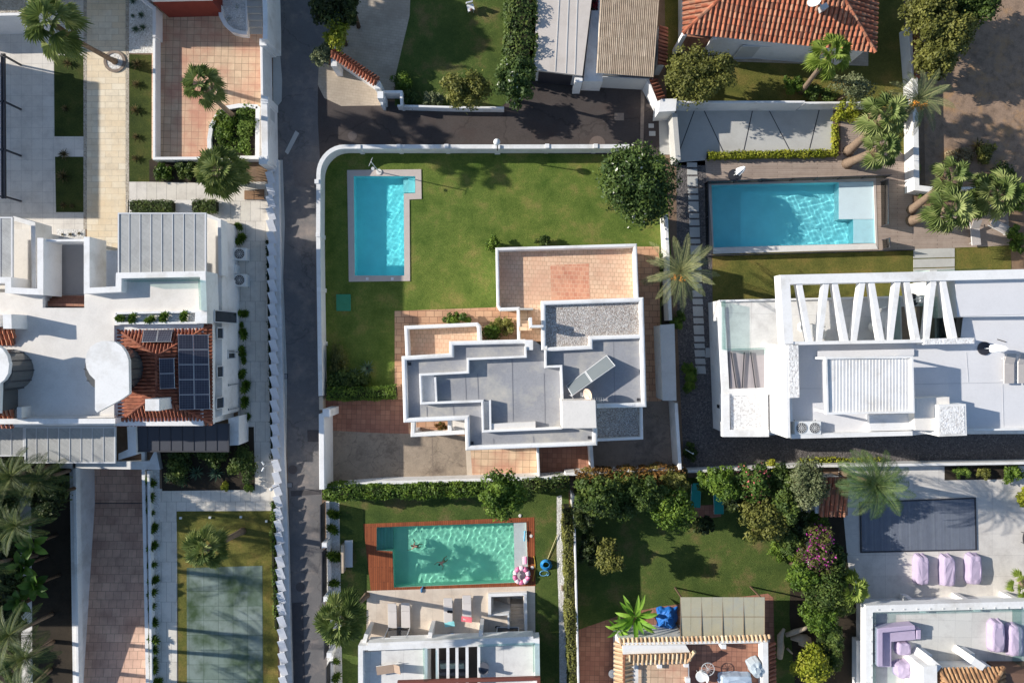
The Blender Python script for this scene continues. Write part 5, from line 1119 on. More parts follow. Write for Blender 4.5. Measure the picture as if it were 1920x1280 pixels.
m = MB(); m.prism([(1168, 1226), (1294, 1222), (1286, 1209), (1167, 1210)], 2.6, zp+.1); m.strip([(1170, 1207), (1440, 1202.5)], .15, 2.6, zp+.02); m.obj('parapet', WHITE, t)
m = MB(); m.strip([(1435, 1204), (1437, 1420)], .38, 2.6, zp+.1); m.obj('side_parapet', WHITE, t)
m = MB(); tileplane(m, [P(1451, 1203, zp-.5), P(1454, 1420, zp-.5), P(1441, 1420, zp-.1), P(1440, 1203, zp-.1)], .3, .5); m.obj('side_tiles', TERRAT, t)
for x, y in ((1188, 1250), (1237, 1248), (1287, 1246), (1290, 1275)): m = MB(); m.rbox(x, y, zt_, zp-.1, .32, .32); m.obj('pillar', WHITE, t)
m = MB(); m.rbox(1357, 1212, zt_, zp, .35, .3); m.obj('pillar', WHITE, t)
c = T('sheet_canopy', 'grey translucent sheet roof on posts beside the tiled house', 'canopy', 1355, 1155)
a, d = P(1276, 1119, 2.5), P(1434, 1193, 2.5); m = MB()
for i in range(8): w = (d[0]-a[0])/8; m.slab([(a[0]+w*i+.01, d[1], 2.42), (a[0]+w*(i+1)-.01, d[1]-.0, 2.42), (a[0]+w*(i+1)-.01, a[1], 2.5), (a[0]+w*i+.01, a[1], 2.5)], .03)
m.obj('roof_sheet', SHEETM, c); m = MB(); m.obox(((a[0]+d[0])/2, (a[1]+d[1])/2, 2.475), d[0]-a[0], .03, .03)
for i in (0, 2, 4, 6, 8): m.obox((a[0]+(d[0]-a[0])/8*i, (a[1]+d[1])/2, 2.47), .03, abs(a[1]-d[1]), .04)
m.obj('batten', BARK, c)
for x, y in ((1280, 1123), (1428, 1121), (1280, 1188), (1430, 1186)): m = MB(); m.rbox(x, y, 0, 2.4, .1, .1); m.obj('post', BARK2, c)
for i, (x, y) in enumerate(((1256, 1205),)): m = MB(); m.rbox(1232, 1196, 0, 1.1, 5.2, .18); one(m, 'kerb_wall', WHITE2, 'low whitish wall between banana plants and tiled coping', 'wall')
# ------------------------------------------------------------------ bottom right house
u = T('terrace_house', 'white house with beamed roof terrace and lilac covered furniture', 'house', 1780, 1200)
MB().prism([(1632, 1143), (2200, 1128), (2200, 1420), (1632, 1420)], 0, 2.1).obj('wall', WHITE, u)
tl = tiles('pale_terrace_tiles', (214, 212, 206), (206, 204, 198), (186, 184, 180), 1.2, 1.2, 0, 1.5, .01)
MB().poly([(1634, 1144), (2200, 1130), (2200, 1420), (1634, 1420)], 2.13).obj('terrace_floor', tl, u)
MB().strip([(1630, 1420), (1630, 1141), (2200, 1126)], .5, 2.0, 2.75).obj('roof_beam', WHITE, u)
for x0, y0 in ((1692, 1117), (1789, 1115), (1879, 1113)):
    A0 = P(x0, y0); m = MB(); m.obox((A0[0], A0[1], 1.3), .42, .42, 2.6); m.obj('pillar', WHITE, u)
m = MB(); m.strip([(1642, 1420), (1642, 1150), (1915, 1143), (1916, 1420)], .03, 2.13, 3.0); m.each('glass_balustrade', GLASS, u)
m = MB()
for i in range(12): m.rbox(1648+i*24.3, 1142.5-i*.35, 2.75, 2.78, .12, .1)
for i in range(6): m.rbox(1634.5, 1157+i*22.5, 2.75, 2.78, .1, .12)
m.obj('beam_light', METAL, u)
for x, y in ((1743, 1232), (1823, 1230)): m = MB(); m.rbox(x, y, 2.1, 3.3, .36, .4); m.obj('terrace_post', WHITE, u)
m = MB(); m.prism([(1731, 1250), (1757, 1247), (1758, 1420), (1732, 1420)], 2.1, 4.4); m.strip([(1745, 1240), (1762, 1254)], .5, 2.1, 4.2); m.strip([(1824, 1238), (1845, 1252)], .5, 2.1, 4.2); m.each('chimney_wall', WHITE, u)
m = MB(); E = [P(1758, 1253, 4.0), P(1882, 1251, 4.0), P(1862, 1285, 4.8), P(1782, 1287, 4.8)]; tileplane(m, E); tileplane(m, [P(1757, 1420, 4.0), E[0], E[3], P(1782, 1420, 4.8)]); tileplane(m, [E[1], P(1885, 1420, 4.0), P(1862, 1420, 4.8), E[2]])
ridge(m, E[1], E[2]); ridge(m, E[0], E[3]); m.obj('tiled_roof', TILEB, u); MB().prism([(1765, 1262), (1875, 1260), (1875, 1420), (1765, 1420)], 2.1, 3.95).obj('upper_wall', WHITE, u)
m = MB(); m.prism([(1884, 1262), (1960, 1262), (1960, 1420), (1884, 1420)], 2.1, 4.0); m.obj('dark_roof', plain('dark_brown_roof', (120, 92, 76), .8, .2, 2), u); m = MB(); m.prism([(1690, 1280), (1735, 1278), (1735, 1420), (1690, 1420)], 2.1, 2.3); m.obj('roof_step', OFFW, u)
gwall('white rough wall between shrubs and the grey side path at bottom', [(1612, 1200), (1612, 1340)], .5, .7, 'side_garden_wall')
# pool cover
r = T('pool_cover', 'dark blue-grey slatted pool cover lying on the right-hand terrace', 'pool cover', 1720, 985); SLAT = varm('blue_slats', [(116, 122, 134), (108, 114, 126), (122, 128, 138)], .5, 0, .2)
m = MB(); a, b_, c_, d_ = [P(x, y, .1) for x, y in ((1615, 943), (1827, 935), (1829, 1029), (1617, 1033))]
a, b_, c_, d_ = map(Vector, (a, b_, c_, d_)); n = 70
for i in range(n): m.slab([a.lerp(b_, (i+.04)/n), d_.lerp(c_, (i+.04)/n), d_.lerp(c_, (i+.96)/n), a.lerp(b_, (i+.96)/n)][::-1], .03)
m.obj('slats', SLAT, r); MB().strip([(1613, 942), (1829, 933.5), (1831, 1030), (1615, 1035)], .08, 0, .11, closed=True).obj('rim', METALD, r)
# walls of the bottom gardens
gwall('long low white boundary wall right of the yard with wire on top', [(1282, 884), (1345, 882), (1500, 874), (1720, 871), (2100, 865)], .2, 1.1, 'back_wall', mat=WHITE2)
gwall('low white wall beside bougainvillea in the shady garden', [(1518, 955), (1520, 1060)], .3, 1.2, 'garden_divider', mat=WHITE2)
gwall('grey low wall between white pebbles and the shady garden', [(1076, 930), (1086, 1320)], .14, 2.3, 'hedge_wall', mat=WHITE2)
r = T('red_tiled_shed', 'small red barrel-tiled roof beside the palm and terrace', 'shed', 1562, 930); m = MB(); tileplane(m, [P(1590, 966, 2.3), P(1535, 966, 2.3), P(1540, 894, 2.9), P(1589, 893, 2.9)], .32, .42, .13); m.obj('roof', TILE, r)
MB().prism([(1529, 962), (1588, 962), (1586, 898), (1530, 898)], 0, 2.2).obj('wall', WHITE, r)
# ------------------------------------------------------------------ top middle and top right buildings
r = T('garage', 'garage with flat pale grey roof above the side road', 'garage', 1050, 80)
m = MB(); m.prism([(1004, 128), (1090, 138), (1104, -200), (1010, -200)], 0, 2.38); m.obj('wall', WHITE, r)
m = MB(); m.prism([(1000, 131), (1092, 142), (1110, -5), (1118, -200), (1010, -200), (1007, 0)], 2.4, 2.6); m.obj('roof', plain('pale_corrugated_roof', (204, 194, 184), .7, .06, 1.2, .1, 30, stain=(180, 168, 156), st=.5), r)
m = MB()
for a, b_ in (((1041, 134), (1054, -100)), ((1061, 137), (1070, -100)), ((1078, 139), (1086, -100))): m.strip([a, b_], .05, 2.6, 2.63)
m.obj('roof_seam', METAL, r)
m = MB(); m.rbox(1085, 150, 0, 2.3, .55, .35); m.obj('pillar', WHITE, r)
m = MB(); c0, c1 = P(1006, 131, 2.2), P(1078, 140, 2.2); m.obox(((c0[0]+c1[0])/2, (c0[1]+c1[1])/2-.02, 1.1), c1[0]-c0[0]-.3, .06, 2.1, (0, 0, -6)); m.obj('garage_door', METALD, r)
r = T('white_annex', 'narrow stained white flat roof between the two garage roofs', 'annex', 1108, 80)
m = MB(); m.prism([(1094, 152), (1130, 153), (1136, 20), (1109, 20)], 0, 1.9); m.obj('roof', WHITE2, r)
r = T('corrugated_garage', 'garage with beige corrugated roof', 'garage', 1175, 80)
m = MB(); m.prism([(1120, 136), (1222, 142), (1234, -200), (1128, -200)], 0, 2.28); m.obj('wall', WHITE, r)
m = MB(); A0, A1, A2, A3 = [Vector(P(x, y, 2.55)) for x, y in ((1118, 138), (1225.5, 146), (1246, -150), (1134, -150))]; n = 30
for i in range(n):
    for j, (s0, s1) in enumerate(((0, .13), (.125, .24), (.235, .33), (.325, .5), (.495, 1))):
        f = lambda s, t: A0.lerp(A1, s).lerp(A3.lerp(A2, s), t)+Vector((0, 0, .012*j))
        a0, b0 = f(i/n, s0), f((i+1)/n, s0); a1, b1 = f(i/n, s1), f((i+1)/n, s1); up = Vector((0, 0, .11))
        m.add([a0, a0.lerp(b0, .28)+up, a0.lerp(b0, .72)+up, b0, b1, a1.lerp(b1, .72)+up, a1.lerp(b1, .28)+up, a1], [(0, 1, 6, 7), (1, 2, 5, 6), (2, 3, 4, 5)], None)
m.obj('roof', BEIGEM, r)
m = MB(); c0 = P(1178, 144, 2.3); m.obox((c0[0], c0[1]-.02, 1.1), 3.6, .06, 2.1, (0, 0, -3)); m.obj('garage_door', METAL, r)
r = T('tiled_side_roof', 'narrow dark red tiled strip beside the beige corrugated roof', 'roof', 1240, 90)
m = MB(); tileplane(m, [P(1249, 122, 2.0), P(1250, 50, 2.0), P(1236, 48, 2.4), P(1233, 122, 2.4)], .26, .6); m.obj('tiles', TERRAT, r); MB().prism([(1234, 122), (1246, 122), (1247, 50), (1235, 50)], 0, 1.95).obj('wall', WHITE, r)
r = T('gate_pier', 'white gate pier with diagonal red tile coping at end of the side road', 'pier', 1245, 180)
m = MB(); m.prism([(1235, 210), (1267, 208), (1269, 185), (1237, 186)], 0, 2.1); m.strip([(1217, 150), (1240, 192)], .3, 0, 1.9); m.obj('wall', WHITE, r)
m = MB(); tileplane(m, [P(1245, 184, 2.0), P(1228, 145, 2.0), P(1217, 148, 2.3), P(1233, 190, 2.3)], .26, .5); m.obj('tile_coping', TERRAT, r)
r = gwall('long pale column-like wall between side road and grey concrete drive', [(1265, 212), (1272, 300)], .4, 1.6, 'drive_side_wall', mat=CONCG)
gwall('white wall along top of the grey concrete drive', [(1268, 191), (1509, 191)], .16, 1.75, 'drive_wall')
gwall('lower white wall continuing right of the drive wall', [(1509, 193), (1640, 192)], .16, 1.35, 'drive_wall_end')
gwall('white wall with red tile coping at right of the villa garden', [(1708, 48), (1716, 150), (1719, 352), (1762, 357)], .42, 1.2, 'villa_side_wall')
gwall('lower white wall piece running right under the palms', [(1725, 357), (1830, 352)], .2, .9, 'palm_corner_wall')
r = bpy.data.objects['villa_side_wall']; m = MB(); tileplane(m, [P(1722, 148, 1.1), P(1719, 46, 1.1), P(1711, 46, 1.35), P(1714, 148, 1.35)], .26, .5); m.obj('tile_coping', TERRAT, r)
# villa top right
v = T('terracotta_villa', 'house with large terracotta hip roof at the top right', 'villa', 1460, 40)
ze, zr = 3.3, 5.2
EA, EB, EC, ED = P(1281, 62, ze), P(1640.5, 97.5, ze), P(1652, -190, ze), P(1281, -190, ze); RA, RB = P(1428, -75, zr), P(1546, -65, zr)
m = MB(); tileplane(m, [EA, EB, RB, RA], .34, .42, .14); tileplane(m, [EB, EC, RB], .34); tileplane(m, [EC, ED, RA, RB], .34); tileplane(m, [ED, EA, RA], .34); rf = m.obj('roof', TILE, v)
m = MB()
for a, b_ in ((EA, RA), (EB, RB), (EC, RB), (ED, RA), (RA, RB)): ridge(m, a, b_, .15)
m.obj('ridge_tiles', TILE, rf)
m = MB(); m.prism([(1292, 55), (1345, 60), (1346, 68), (1628, 90), (1640, -180), (1292, -180)], 0, ze-.1); m.obj('wall', WHITE, v)
m = MB(); m.prism([(1281.5, 61.5), (1640, 97), (1639, 91), (1283, 56)], ze-.2, ze-.04); m.obj('gutter', METAL, v)
m = MB(); m.prism([(1284, 68), (1340, 74), (1340, 68), (1290, 62)], 0, 2.4); m.obj('brick_panel', TERRAD, v)
for x, y in ((1284, 63), (1341, 70)): m = MB(); m.rbox(x, y, 0, ze-.15, .3, .3); m.obj('pillar', WHITE, v)
for x in (1420, 1560): wallwin(v, P(x, 80, 1.6)[0], P(x, 68+(x-1346)*.078, ze-.1)[1]-.03, .1, 2.2, 2.6, (0, -1), METAL)
r = T('roof_dish', 'white satellite dish with grey box on the terracotta roof at top edge', 'satellite dish', 1535, 5, 4.6); c = Vector(P(1527, 4, 5.2)); m = MB(); ax = Vector((-.5, .3, .8)).normalized(); uu = ax.orthogonal().normalized(); ww = ax.cross(uu); vs = [c+uu*math.cos(i*.314)*rr+ww*math.sin(i*.314)*rr+ax*rr*rr*.5 for rr in (.02, .2, .34, .45) for i in range(20)]
m.add(vs, [(k*20+i, k*20+(i+1) % 20, (k+1)*20+(i+1) % 20, (k+1)*20+i) for k in range(3) for i in range(20)], .5, True); m.obj('reflector', WIRON, r); m = MB(); m.tube(c, P(1545, 12, 4.3), .04); m.obj('mast', METAL, r); m = MB(); m.rbox(1546, 12, 4.2, 4.7, .5, .35, 30); m.obj('box', METAL, r)
# diagonal tiled gate canopy
r = T('tiled_gate_canopy', 'diagonal double row of red coping tiles over the driveway gate wall', 'gate canopy', 665, 130)
a, b_ = Vector(P(623, 97, 2.1)), Vector(P(709, 155, 2.1)); d = (b_-a).normalized(); s = Vector((-d.y, d.x, 0)); up = Vector((0, 0, .3)); m = MB()
tileplane(m, [a-s*.3, b_-s*.3, b_+up-s*.02, a+up-s*.02], .24, .5); tileplane(m, [b_+s*.28, a+s*.28, a+up+s*.02, b_+up+s*.02], .24, .5); m.obj('tiles', TERRAT, r)
m = MB(); m.strip([(622, 97), (709, 155)], .34, 0, 2.05); m.obj('wall', WHITE, r)
for x, y in ((621, 92), (626, 118), (708, 160), (713, 178)): m = MB(); m.rbox(x, y, 0, 1.9, .42, .5); m.obj('pier', WHITE, r)
gwall('low white wall along the side road below the top lawn', [(745, 198), (850, 201), (945, 202)], .16, .8, 'lawn_kerb_wall')
gwall('small white U-shaped gate niche at corner of side road', [(716, 197), (717, 172), (752, 172), (753, 198)], .2, 1.2, 'gate_niche')
# ------------------------------------------------------------------ palms
fan_palm('tall fan palm rooted in the round white ring, leaning over top left corner', 95, 42, 9.4, 216, 116, 1.85, 34, seed=1, skirt=5)
fan_palm('fan palm with slim trunk over the terracotta terrace', 375, 156, 8.0, 440, 220, 1.35, 28, seed=2, skirt=3)
fan_palm('low full fan palm beside the white slab walk', 412, 318, 3.0, 446, 343, 1.85, 44, seed=3, skirt=0)
fan_palm('fan palm on the dry lawn above the mossy court', 384, 1030, 7.0, 455, 995, 1.45, 30, seed=4, tr=.2, skirt=3)
fan_palm('dense fan palm at left of the pool house patio', 636, 1166, 7.0, 688, 1115, 1.65, 42, seed=5, skirt=4)
fan_palm('pale green fan palm beside the terracotta villa roof', 1560, 100, 7.0, 1503, 172, 1.4, 26, seed=6, skirt=3, mat=G_LIMEP)
fan_palm('thick-trunked fan palm on deck above the right pool, upper of the pair', 1664, 214, 5.4, 1590, 284, 1.6, 28, seed=7, tr=.3)
fan_palm('thick-trunked fan palm on deck above the right pool, lower of the pair', 1658, 276, 5.0, 1588, 307, 1.35, 24, seed=8, tr=.3)
fan_palm('fan palm of the right deck clump with the smallest, uppermost crown', 1789, 326, 5.0, 1708, 394, 1.25, 22, seed=9, tr=.27)
fan_palm('fan palm of the right deck clump with crown nearest the pool', 1784, 392, 4.8, 1708, 414, 1.65, 30, seed=10, tr=.3)
fan_palm('fan palm of the right deck clump leaning farthest right', 1872, 362, 4.5, 1830, 396, 1.7, 30, seed=11, tr=.25)
feather_palm('date palm with orange fruit above the long white villa garden wall', 1722, 186, 4.6, 1688, 226, 2.5, 24, seed=12, fruit=1)
feather_palm('date palm with orange fruit between the central villa and the right house', 1276, 508, 4.0, 1266, 514, 2.9, 26, seed=13, fruit=1, low=-15, sag=.8)
feather_palm('bushy feather palm at top left corner of the right-hand terrace', 1640, 908, 5.0, 1578, 886, 2.7, 40, seed=14, mat=G_QUEEN, name='queen_palm', wid=.62, sag=1.2)
fan_palm('small curly fan palm beside the grey side path', 1598, 1104, 2.6, 1572, 1082, 1.3, 26, seed=15, skirt=0, mat=G_LIMEP)
fan_palm('small fan palm cut by the right edge near covered loungers', 1918, 1098, 2.0, 1915, 1090, .9, 20, seed=16, skirt=0, mat=G_LIMEP)
for i, (x, y, z, bx, by, L, s_) in enumerate(((22, 893, 5.5, 110, 870, 2.5, 21), (72, 900, 4.4, 135, 880, 2.2, 22), (18, 1190, 6.5, 98, 1150, 2.4, 23), (48, 1232, 6.0, 100, 1202, 2.2, 24), (30, 985, 6.6, 105, 960, 2.2, 25), (-40, 1060, 6.5, 70, 1040, 2.6, 26), (45, 1300, 6, 95, 1254, 2.2, 27), (-45, 930, 7, 60, 920, 2.6, 28))):
    feather_palm(['shaded feather palm in the bottom left garden, uppermost', 'brownish feather palm next to the ramp wall top', 'feather palm with bent trunk crossing the white garden path', 'yellowish feather palm near the lower left edge', 'feather palm between the uppermost palm and the broad-leaved plants', 'feather palm at the left edge behind broad leaves', 'feather palm at the bottom left corner', 'feather palm beyond the left edge beside the uppermost palm'][i], x, y, z, bx, by, L, 20, seed=s_, mat=G_DARKP, tr=.14, name='feather_palm')
# broad leaved plants
def broad(label, px, py, h, L, n, mat, bpx=None, bpy=None, name='banana_plant', cat='banana plant', group=None, seed=1, wd=.2):
    random.seed(seed); bpx = bpx or px; bpy = bpy or py; r = T(name, label, cat, bpx, bpy, 0, group); c = Vector(P(px, py, h*.6)); B = Vector(r.location); m = MB()
    m.path([B, B.lerp(c, .6), c], [.12, .1, .07], 8); m.obj('stem', G_BANANA if name == 'banana_plant' else BARK2, r); m = MB()
    for i in range(n):
        az = i*2.39996+random.random()*.5; el = R(75-70*i/n); l = L*(.75+.35*random.random()); d = Vector((math.cos(az)*math.cos(el), math.sin(az)*math.cos(el), math.sin(el))); s = Vector((-math.sin(az), math.cos(az), 0)); p = c.copy(); pts = []; a = random.random()
        for k in range(8): pts.append(p.copy()); p = p+d*l/7; d = (d-Vector((0, 0, .14))).normalized()
        W = [0.02, .04, .8, 1, 1, .85, .55, .02]; vs = []
        for k, q in enumerate(pts): ww = wd*W[k]*L/1.4*(1+.12*(k % 2)); vs += [q-s*ww+Vector((0, 0, .25*ww)), q, q+s*ww+Vector((0, 0, .25*ww))]
        m.add(vs, [f for k in range(7) for f in ((3*k, 3*k+1, 3*k+4, 3*k+3), (3*k+1, 3*k+2, 3*k+5, 3*k+4))], a, False)
    m.obj('leaves', mat, r); return r
broad('bright banana plant with long leaves left of the blue tarpaulin', 1190, 1155, 3.0, 1.9, 24, G_BANANA, 1180, 1150, seed=3, wd=.11)
broad('smaller banana plant at left of the bright one, one leaf orange', 1160, 1180, 2.4, 1.3, 12, G_BANANA, 1154, 1175, seed=5, wd=.11)
for i, (x, y) in enumerate(((38, 985), (62, 1020), (45, 1060), (68, 1095), (40, 1125))): broad(['broad-leaved plant in bottom left garden, first from top', 'broad-leaved plant in bottom left garden, second from top', 'broad-leaved plant in bottom left garden, middle one', 'broad-leaved plant in bottom left garden, fourth from top', 'broad-leaved plant in bottom left garden, lowest'][i], x, y, 5.2, 1.25, 11, G_BROAD, x+45, y-18, 'broad_leaf_plant', 'plant', 'broad-leaved garden plants', 40+i, .3)
# ------------------------------------------------------------------ trees
tree('large dark tree with white flowers at right end of the central lawn', 'tree', 1200, 345, 3.4, 76, 74, G_FLOW, nl=70, n=15000, leaf=.12, rz=2.4, base=(1196, 352), trunk=.2)
tree('rounded dark tree overhanging the wooden deck of the green pool', 'tree', 940, 926, 4.2, 44, 48, G_BUSH, nl=34, n=7000, leaf=.11, rz=1.5, base=(950, 912))
tree('olive-green rounded tree at bottom of the top lawn', 'tree', 872, 168, 2.6, 48, 40, G_OLIVE, nl=34, n=6000, leaf=.1, rz=1.3)
tree('tall dark green tree overhanging the side road', 'tree', 968, 152, 4.0, 40, 54, G_FLOW, nl=36, n=8000, leaf=.11, rz=2.0)
tree('broad pine-like tree behind the drive wall', 'tree', 1310, 140, 3.0, 72, 54, G_OLIVE, nl=60, n=11000, leaf=.1, rz=1.5)
for i, (x, y, z, a, b_, mt) in enumerate(((1738, 20, 2.6, 52, 50, G_OLIVE), (1770, 62, 2.6, 56, 46, G_OLIVE), (1752, 112, 2.2, 42, 36, G_OLIVE), (1828, 10, 2.6, 46, 42, G_TREE))):
    tree(['conifer-like tree at top beside the villa wall', 'conifer-like tree overhanging bare ground at top right, largest', 'conifer-like tree lowest beside the red tile coping', 'conifer-like tree at the top edge over bare ground'][i], 'tree', x, y, z, a, b_, mt, nl=36, n=6500, leaf=.11, rz=2.3, group='trees by the bare ground')
tree('thin grey-green airy shrub tree beside the pale fan palm', 'tree', 1602, 165, 2.8, 42, 34, G_GREY, nl=26, n=2400, leaf=.08, rz=1.1)
tree('light airy shrub right of the concrete drive corner', 'shrub', 1588, 212, 1.8, 34, 22, G_LIME, nl=18, n=1500, leaf=.09, rz=.7)
tree('grey-green olive tree left of the red tiled shed', 'tree', 1512, 908, 3.6, 44, 56, G_GREY, nl=50, n=6500, leaf=.09, rz=1.8)
tree('pink-flowering tree in the shady garden', 'tree', 1412, 905, 3.0, 44, 38, G_PINK, nl=34, n=5500, leaf=.1, rz=1.3)
tree('fresh green tree at left of the pink-flowering one', 'tree', 1358, 905, 3.0, 36, 34, G_BUSH, nl=28, n=5000, leaf=.1, rz=1.3)
tree('yellow-green rounded tree below the pink-flowering one', 'tree', 1428, 972, 2.8, 52, 46, G_OLIVE, nl=44, n=7000, leaf=.11, rz=1.5)
tree('dark shaded tree in the shady garden near its left hedge', 'tree', 1160, 935, 3.0, 70, 44, G_TREE, nl=40, n=6500, leaf=.11, rz=1.5)
tree('loose green tree hanging over the shaded garden lawn', 'tree', 1262, 950, 3.4, 44, 50, G_BUSH, nl=24, n=3600, leaf=.11, rz=1.4)
tree('small yellow-green tree at left of the garden lawn', 'tree', 1146, 1043, 2.8, 29, 40, G_OLIVE, nl=20, n=2600, leaf=.1, rz=1.2)
tree('bougainvillea bush with purple flowers beside the terrace', 'bush', 1534, 1030, 2.4, 40, 58, G_BOUG, nl=36, n=5000, leaf=.09, rz=1.2)
tree('dark shrub mass below the bougainvillea', 'bush', 1548, 1098, 2.4, 46, 50, G_TREE, nl=34, n=5000, leaf=.1, rz=1.3)
tree('green shrub with white blossom above the driftwood', 'bush', 1536, 1150, 2.0, 38, 40, G_BUSH, nl=26, n=4000, leaf=.1, rz=1.1)
tree('bright yellow-green bush at the bottom beside the grey side path', 'bush', 1524, 1248, 2.2, 42, 38, G_LIME, nl=28, n=4500, leaf=.1, rz=1.1)
tree('small lime tree beside the top left driveway', 'tree', 632, 55, 2.6, 28, 42, G_LIME, nl=22, n=3600, leaf=.09, rz=1.0)
tree('greyish flowering bush left of the tiled gate canopy', 'bush', 606, 100, 1.8, 30, 24, G_GREY, nl=20, n=2600, leaf=.09, rz=.8)
tree('dark tree mass beside the upper street', 'tree', 618, 15, 3.0, 40, 46, G_DKSH, nl=24, n=4200, leaf=.11, rz=1.4)
tree('dark tree beside the driveway at the top edge', 'tree', 655, 15, 3.0, 20, 36, G_DKSH, nl=20, n=3200, leaf=.11, rz=1.3)
# trees standing above the picture that shade the top lawn
for i, (x, y, z_) in enumerate(((150, -120, 7.5), (225, -125, 7.5), (285, -150, 7.5))): tree('large round tree beyond the top edge, '+['first', 'second', 'third', 'fourth'][i]+' from the left', 'tree', x, y, z_, 84, 80, G_TREE, nl=40, n=7000, leaf=.32, rz=2.2)
# ------------------------------------------------------------------ bushes
for lab, x, y, a, b_, hh, mt in (
  ('small round bush at top left corner outside the villa terrace', 926, 458, 17, 17, 1.3, G_BUSH), ('small round bush above the middle of the villa terrace', 1019, 452, 14, 12, 1.1, G_TREE),
  ('rounded bush on terracotta path above the left villa terrace', 856, 600, 27, 14, 1.3, G_BUSH), ('bright bush between the two villa terraces, right part', 946, 612, 28, 16, 1.6, G_OLIVE), ('green bush between the two villa terraces, left part', 918, 622, 20, 18, 1.5, G_BUSH),
  ('dark purple bush in the lawn corner by the street wall', 632, 672, 22, 32, 1.4, G_BOUG), ('dark bush at the lawn corner behind spiky plants', 640, 712, 34, 22, 1.3, G_TREE), ('dark bush beside the spiky plant in the lawn corner', 672, 715, 26, 18, 1.0, G_TREE),
  ('small light bush beside the niche at the top lawn corner', 752, 152, 20, 18, 1.2, G_BUSH), ('grey-green small bush left of the olive-green tree', 812, 186, 24, 14, 1.1, G_GREY), ('dark bush at the bottom left corner of the top lawn', 772, 182, 22, 16, 1.0, G_TREE),
  ('green bush at right of the broad pine-like tree', 1490, 162, 32, 18, 1.3, G_BUSH), ('dark green bush beside base of the pale fan palm', 1540, 176, 30, 18, 1.1, G_TREE),
  ('leafy green bush filling the round-ended planter, left part', 421, 236, 24, 32, 1.2, G_BUSH), ('light green plants in the round-ended planter, right part', 460, 238, 30, 42, .9, G_LIME2), ('bright plants at lower right of the round-ended planter', 450, 278, 34, 20, .7, G_LIME2), ('yellow-green leafy plants at left in the round-ended planter', 412, 228, 14, 16, .9, G_LIME),
  ('bright green bush below the terracotta terrace', 305, 322, 22, 16, .8, G_BUSH), ('dark palm-like bush below the terracotta terrace', 345, 318, 26, 18, .7, G_TREE),
  ('round green bush in planter bed at top right of terrace', 1903, 890, 22, 18, 1.3, G_BUSH), ('green bush in the terrace planter bed, left', 1806, 886, 20, 10, .8, G_LIME2), ('brownish bush in the terrace planter bed, middle', 1846, 888, 19, 10, .8, G_OLIVE),
  ('yellow bush cut by right picture edge', 1918, 935, 12, 30, 1.3, G_LIME), ('lime bush above the pink-flowering tree', 1445, 878, 18, 16, 1.6, G_LIME),
  ('dry thorny shrub on waste ground, left', 1800, 292, 26, 20, .9, G_DRY), ('dry agave-like shrub on waste ground, right', 1846, 286, 30, 18, .9, G_OLIVE), ('dark shrub on shaded waste ground', 1880, 330, 26, 26, 1.1, G_TREE),
  ('shrub at right edge beside the deck palms', 1908, 365, 18, 40, 1.8, G_BUSH), ('lower shrub at right edge beside the deck loungers', 1908, 450, 16, 30, 1.6, G_BUSH), ('small bush beside white corner wall under deck palms', 1714, 330, 9, 32, .9, G_LIME2),
  ('dark shrub in the dark bed below the left house, left', 330, 870, 30, 40, 1.3, G_TREE), ('dark shrub in the dark bed below the left house, right', 452, 872, 24, 44, 1.5, G_TREE), ('dark shrub in the dark bed below the left house, middle', 400, 850, 34, 26, 1.3, G_TREE), ('green tuft at the bottom edge of the dark bed', 421, 912, 9, 8, .5, G_LIME), ('low green bush at bottom right of the dark bed', 462, 915, 14, 8, .6, G_BUSH),
  ('reddish bougainvillea between the two garage roofs', 1126, 8, 18, 14, 2.6, G_RED), ('plants inside the villa entrance frame', 827, 800, 12, 8, 1.0, G_RUST),
  ('shaded green shrub right of the dark lower garden wall', 1500, 1035, 24, 20, 1.2, G_BUSH), ('green climber beside white wall in the shady garden', 1460, 1030, 16, 22, 1.1, G_BUSH),
  ('green bush in passage beside the right house, upper', 1270, 600, 14, 24, 1.2, G_BUSH), ('green bush in passage beside the right house, lower', 1290, 705, 16, 34, 1.2, G_BUSH), ('small plant at foot of the yard wall', 1296, 845, 14, 20, .8, G_TREE),
  ('shaded shrub beside the side path bed at the tall palm', 1243, 500, 8, 30, .9, G_TREE), ('dark garden shrub along top of bottom left garden', 105, 900, 30, 22, 1.2, G_TREE), ('low dark shrub at left of the white garden path', 20, 1110, 22, 60, 2.0, G_TREE), ('low dark shrub beside trunks in the bottom left garden', 16, 1250, 20, 40, 2.0, G_TREE), ('low shrub at left edge of the bottom left garden', 12, 960, 22, 50, 2.0, G_TREE)):
    shrub('bush', lab, 'bush', x, y, a, b_, hh, mt, nl=14, n=int(min(2600, 350+a*b_*2.6)), leaf=.085)
# clipped and loose hedges
hedge('hedge', 'tall dark hedge between the top lawn and the pale garage roof', [(976, -60), (976, 60), (972, 128)], 2.1, 3.0, G_TREE, 70, .11)
hedge('hedge', 'leafy hedge along the wall between forecourt and green pool garden', [(604, 924), (760, 922), (905, 917)], 1.0, 1.9, G_BUSH, 170, .09, wob=.16)
hedge('hedge', 'short dark hedge right of the rounded tree by the green pool', [(980, 912), (1068, 905)], .9, 1.6, G_TREE, 130, .09, wob=.3)
hedge('hedge', 'rust and green hedge below the stained concrete yard', [(1080, 902), (1180, 896), (1290, 892)], 1.2, 1.9, G_RUST, 130, .09, wob=.35)
hedge('hedge', 'green climbing hedge beside the white pebble strip', [(1065, 955), (1069, 1120), (1077, 1320)], .6, 2.2, G_OLIVE, 130, .08, wob=.3)
hedge('low_hedge', 'low yellow-green hedge below the concrete drive', [(1328, 291), (1450, 288), (1572, 286)], .42, .55, G_LIME, 260, .07)
